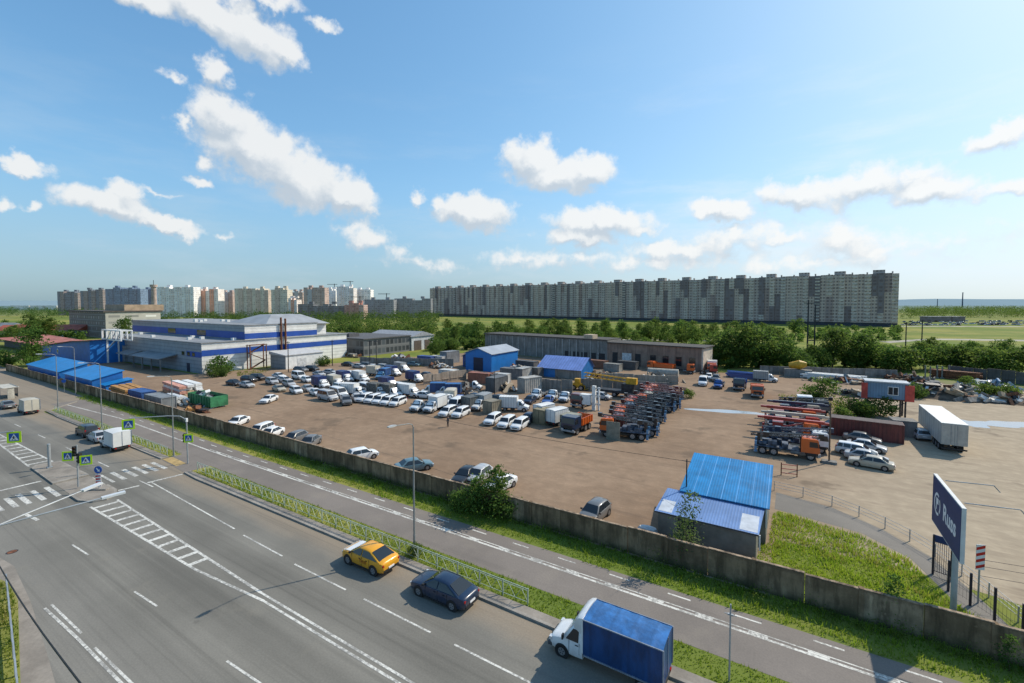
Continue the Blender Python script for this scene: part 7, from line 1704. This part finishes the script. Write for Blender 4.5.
wood('scrub', 'low scrub along the far edge of the yard', 690, 1040, 352, 369, 330, 1.6, 4.2, 9, MG)
wood('scrub', 'low scrub scattered over the meadow below the long block', 436, 900, 331, 342, 330, 2.0, 5.0, 10, MG)
wood('scrub', 'bushes along the back of the garages and the blue warehouse', 430, 520, 342, 352, 110, 2.0, 4.5, 14, MG)

# grass: blades on the verges and the plot behind the wall
def blades(name, label, regions, seed, mats, hmin, hmax, wid=.03):
    g = np.random.default_rng(seed); V = []; M = []
    for (poly, dens) in regions:
        P = np.array(poly); lo, hi = P.min(0), P.max(0); n = int((hi - lo).prod() * dens); p = g.uniform(lo, hi, (n, 2))
        ins = np.zeros(n, bool); j = len(P) - 1
        for i in range(len(P)):
            c = ((P[i,1] > p[:,1]) != (P[j,1] > p[:,1])) & (p[:,0] < (P[j,0]-P[i,0]) * (p[:,1]-P[i,1]) / (P[j,1]-P[i,1] + 1e-12) + P[i,0]); ins ^= c; j = i
        p = p[ins]; n = len(p)
        patch = np.sin(p[:,0]*.9 + 1.3*np.sin(p[:,1]*1.7)) * np.sin(p[:,1]*1.3 + .7*p[:,0]) * .5 + .5
        h = g.uniform(hmin, hmax, n) * (.45 + .9 * patch); a = g.uniform(0, 6.28, n); w = wid * g.uniform(.7, 1.6, n)
        dx, dy = np.cos(a) * w, np.sin(a) * w; lean = g.normal(0, .35, (n, 2)) * h[:, None]
        z = np.zeros(n)
        V.append(np.stack([np.stack([p[:,0]-dx, p[:,1]-dy, z], 1), np.stack([p[:,0]+dx, p[:,1]+dy, z], 1), np.stack([p[:,0]+lean[:,0], p[:,1]+lean[:,1], h], 1)], 1).reshape(-1, 3))
        M.append((g.random(n) < .10 + .30 * (patch > .8)).astype(np.int32))
    V = np.concatenate(V); M = np.concatenate(M); n = len(M)
    me = bpy.data.meshes.new(name); me.vertices.add(len(V)); me.vertices.foreach_set('co', V.astype(np.float32).ravel())
    me.loops.add(n * 3); me.loops.foreach_set('vertex_index', np.arange(n * 3, dtype=np.int32))
    me.polygons.add(n); me.polygons.foreach_set('loop_start', np.arange(0, n * 3, 3, dtype=np.int32)); me.polygons.foreach_set('loop_total', np.full(n, 3, dtype=np.int32))
    for m in mats: me.materials.append(m)
    me.polygons.foreach_set('material_index', M); me.update(calc_edges=True)
    return stuff(link(name, me), label, 'grass')
def wob(x0, x1, y0, y1, n, seed, amp=.22):
    q = random.Random(seed); top = [(x0 + (x1 - x0) * i / n, y1 + q.uniform(-amp * .3, amp * .2)) for i in range(n + 1)]; bot = [(x0 + (x1 - x0) * i / n, y0 + q.uniform(-amp, amp)) for i in range(n + 1)]
    return bot + top[::-1]
blades('verge_grass', 'green grass on the narrow verge between the kerb and the cycle path', [(wob(-60, 20, 25.3, 27.45, 160, 1), 70), (wob(-116, -69, 26.2, 27.8, 60, 2), 45)], 1, [GRASS, GRASS_B], .09, .24)
blades('verge_grass', 'rough grass and weeds along the foot of the concrete wall', [(wob(-60, 16, 32.45, 35.3, 150, 3, .35), 55), (wob(-130, -60, 32.9, 35.2, 90, 4, .3), 30)], 2, [GRASS, GRASS_B], .14, .40)
blades('plot_grass', 'tall yellow green grass on the plot between the shed and the billboard', [([(-2.0, 35.7), (-2.0, 42.4), (-1.4, 42.6), (-1.3, 49.0), (-.8, 50.3), (3.0, 49.0), (5.2, 48.6), (7.9, 46.0), (9.4, 41), (11.4, 37.5), (12.4, 35.7)], 110)], 3, [GRASS_B, GRASS_Y], .14, .38, .03)
blades('pavement_grass', 'thick grass strip by the guard rail at the lower left', [(pl((-60, 556), (-20, 574), (9, 585), (17, 604), (20, 700), (-60, 700)), 70)], 4, [GRASS, GRASS_Y], .12, .3)
blades('yard_grass', 'patches of weeds on the dirt under the yard bush and at the grass edge', [([(-1.0, 106), (10, 104), (9, 118), (-3, 116)], 5), ([(-122, 99), (-100, 107), (-102, 112), (-126, 104)], 4), (wob(-122, -2, 35.65, 36.5, 120, 6, .3), 14), ([(-138, 70), (-130, 66), (-128, 72), (-136, 79)], 5)], 5, [GRASS, GRASS_Y], .2, .6, .07)
# taller weeds in tufts against the wall
g_ = np.random.default_rng(12); ell = []
for i in range(150):
    x_ = g_.uniform(-60, 13); h = abs(g_.normal(.25, .22)) + .15; ell.append((x_, 35.05 - abs(g_.normal(0, .45)), h * .5, .3 + h * .3, .25, h * .6))
o = link('wall_weeds', leaf_mesh('wall_weeds', [LEAF_G, LEAF_L, LEAF_L], ell, 900, 14, .05, 13, clump=.55)); stuff(o, 'leafy weeds growing in tufts along the foot of the wall', 'weeds')
# trees whose shade falls on the path grow behind the wall; far parked cars on the horizon field
def far_car_mesh():
    m = MB(); m.loft([ring(*q) for q in CARS['hatch']['b']], 0); m.box(-1.5, .8, -.72, .72, .97, 1.5, 1); m.box(-1.3, .5, -.6, .6, 1.5, 1.54, 0); return m.mesh('far_car', [PAINT['white'], GLASS], 40)
fc = far_car_mesh(); q_ = random.Random(8)
for i in range(110):
    px = q_.uniform(902, 1026); q = at(px, 324.6 - (0 if px < 965 else .4) + q_.choice([-2.6, -1.2, 0, .9]) + q_.uniform(-.25, .25)); o = link('distant_car', fc, None, (q.x, q.y, .02), q_.uniform(0, 3)); o.scale = (1.6, 1.6, 1.5) if False else (1, 1, 1)
    cl = q_.choice(['white', 'white', 'white', 'white', 'silver', 'silver', 'black', 'grey', 'blue'])
    set_paint(o, PAINT[cl]); tag(o, cl.replace('white', 'small white').replace('silver', 'small silver').replace('black', 'small black').replace('grey', 'small grey').replace('blue', 'small blue') + ' car in the distant car park beyond the right field', 'car', 'distant ' + cl + ' cars right of the long block')
for px, w, lab in ((941, 26, 'dark low hall beside the distant car park'), (958, 16, 'small dark hall right of the first by the distant car park')):
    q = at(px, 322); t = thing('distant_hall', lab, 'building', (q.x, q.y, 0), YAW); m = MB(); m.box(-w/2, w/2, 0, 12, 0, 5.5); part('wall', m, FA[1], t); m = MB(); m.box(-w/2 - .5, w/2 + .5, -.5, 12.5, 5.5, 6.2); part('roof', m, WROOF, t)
# white far terminal roofs at the left horizon
for px, w, lab in ((20, 60, 'long white hall at the far left horizon'), (38, 50, 'second white hall on the left horizon'), (50, 45, 'third white hall beside the dark slate towers')):
    q = far_pt(px, 1500); t = thing('distant_hall', lab, 'building', q, YAW); m = MB(); m.box(-w/2, w/2, 0, 20, 0, 14); part('wall', m, FB['white'], t); m = MB(); m.box(-w/2 - 1, w/2 + 1, -1, 21, 14, 15); part('roof', m, WHITE, t)

# the man standing in the yard
pp = at(448, 427); pm = bpy.data.meshes.new('person'); 
J = [(0,0,.95),(0,0,1.15),(0,0,1.40),(0,0,1.52),(0,.0,1.66),(0,.02,1.76),(-.10,0,.90),(-.12,.02,.50),(-.13,0,.08),(-.13,.13,.03),(.10,0,.90),(.13,.03,.50),(.15,0,.08),(.15,.13,.03),(-.19,0,1.40),(-.25,-.02,1.14),(-.23,.10,.92),(-.23,.16,.84),(.19,0,1.40),(.26,-.02,1.14),(.24,.10,.92),(.24,.16,.84)]
E2 = [(0,1),(1,2),(2,3),(3,4),(4,5),(0,6),(6,7),(7,8),(8,9),(0,10),(10,11),(11,12),(12,13),(2,14),(14,15),(15,16),(16,17),(2,18),(18,19),(19,20),(20,21)]
RAD = [.15,.145,.16,.06,.105,.08,.10,.065,.05,.04,.10,.065,.05,.04,.07,.05,.04,.035,.07,.05,.04,.035]
pm.from_pydata(J, E2, []); po = bpy.data.objects.new('person', pm); COL.objects.link(po)
sk = po.modifiers.new('skin', 'SKIN'); sb = po.modifiers.new('sub', 'SUBSURF'); sb.levels = sb.render_levels = 1
for v, rd in zip(pm.skin_vertices[0].data, RAD): v.radius = (rd, rd * (.75 if rd > .13 else 1))
pm.skin_vertices[0].data[0].use_root = True
def m_person():
    m, nt, b = new_mat('clothed_person'); x, y, z = xyz(nt, opos(nt))
    c = nt.mix(nt.math('GREATER_THAN', z, .95), (.02, .022, .03), (.05, .05, .055)); c = nt.mix(nt.math('GREATER_THAN', z, 1.50), c, (.42, .26, .19)); c = nt.mix(nt.math('GREATER_THAN', z, 1.72), c, (.03, .022, .018))
    nt.put(b.inputs['Base Color'], c); b.inputs['Roughness'].default_value = .8; return m
dg = bpy.context.evaluated_depsgraph_get(); me = bpy.data.meshes.new_from_object(po.evaluated_get(dg)); bpy.data.objects.remove(po)
me.materials.clear(); me.materials.append(m_person()); me.polygons.foreach_set('use_smooth', [True] * len(me.polygons))
o = link('person', me, None, (pp.x, pp.y, .006), R(160)); tag(o, 'man in dark clothes standing on the dirt in front of the white estate cars', 'person')
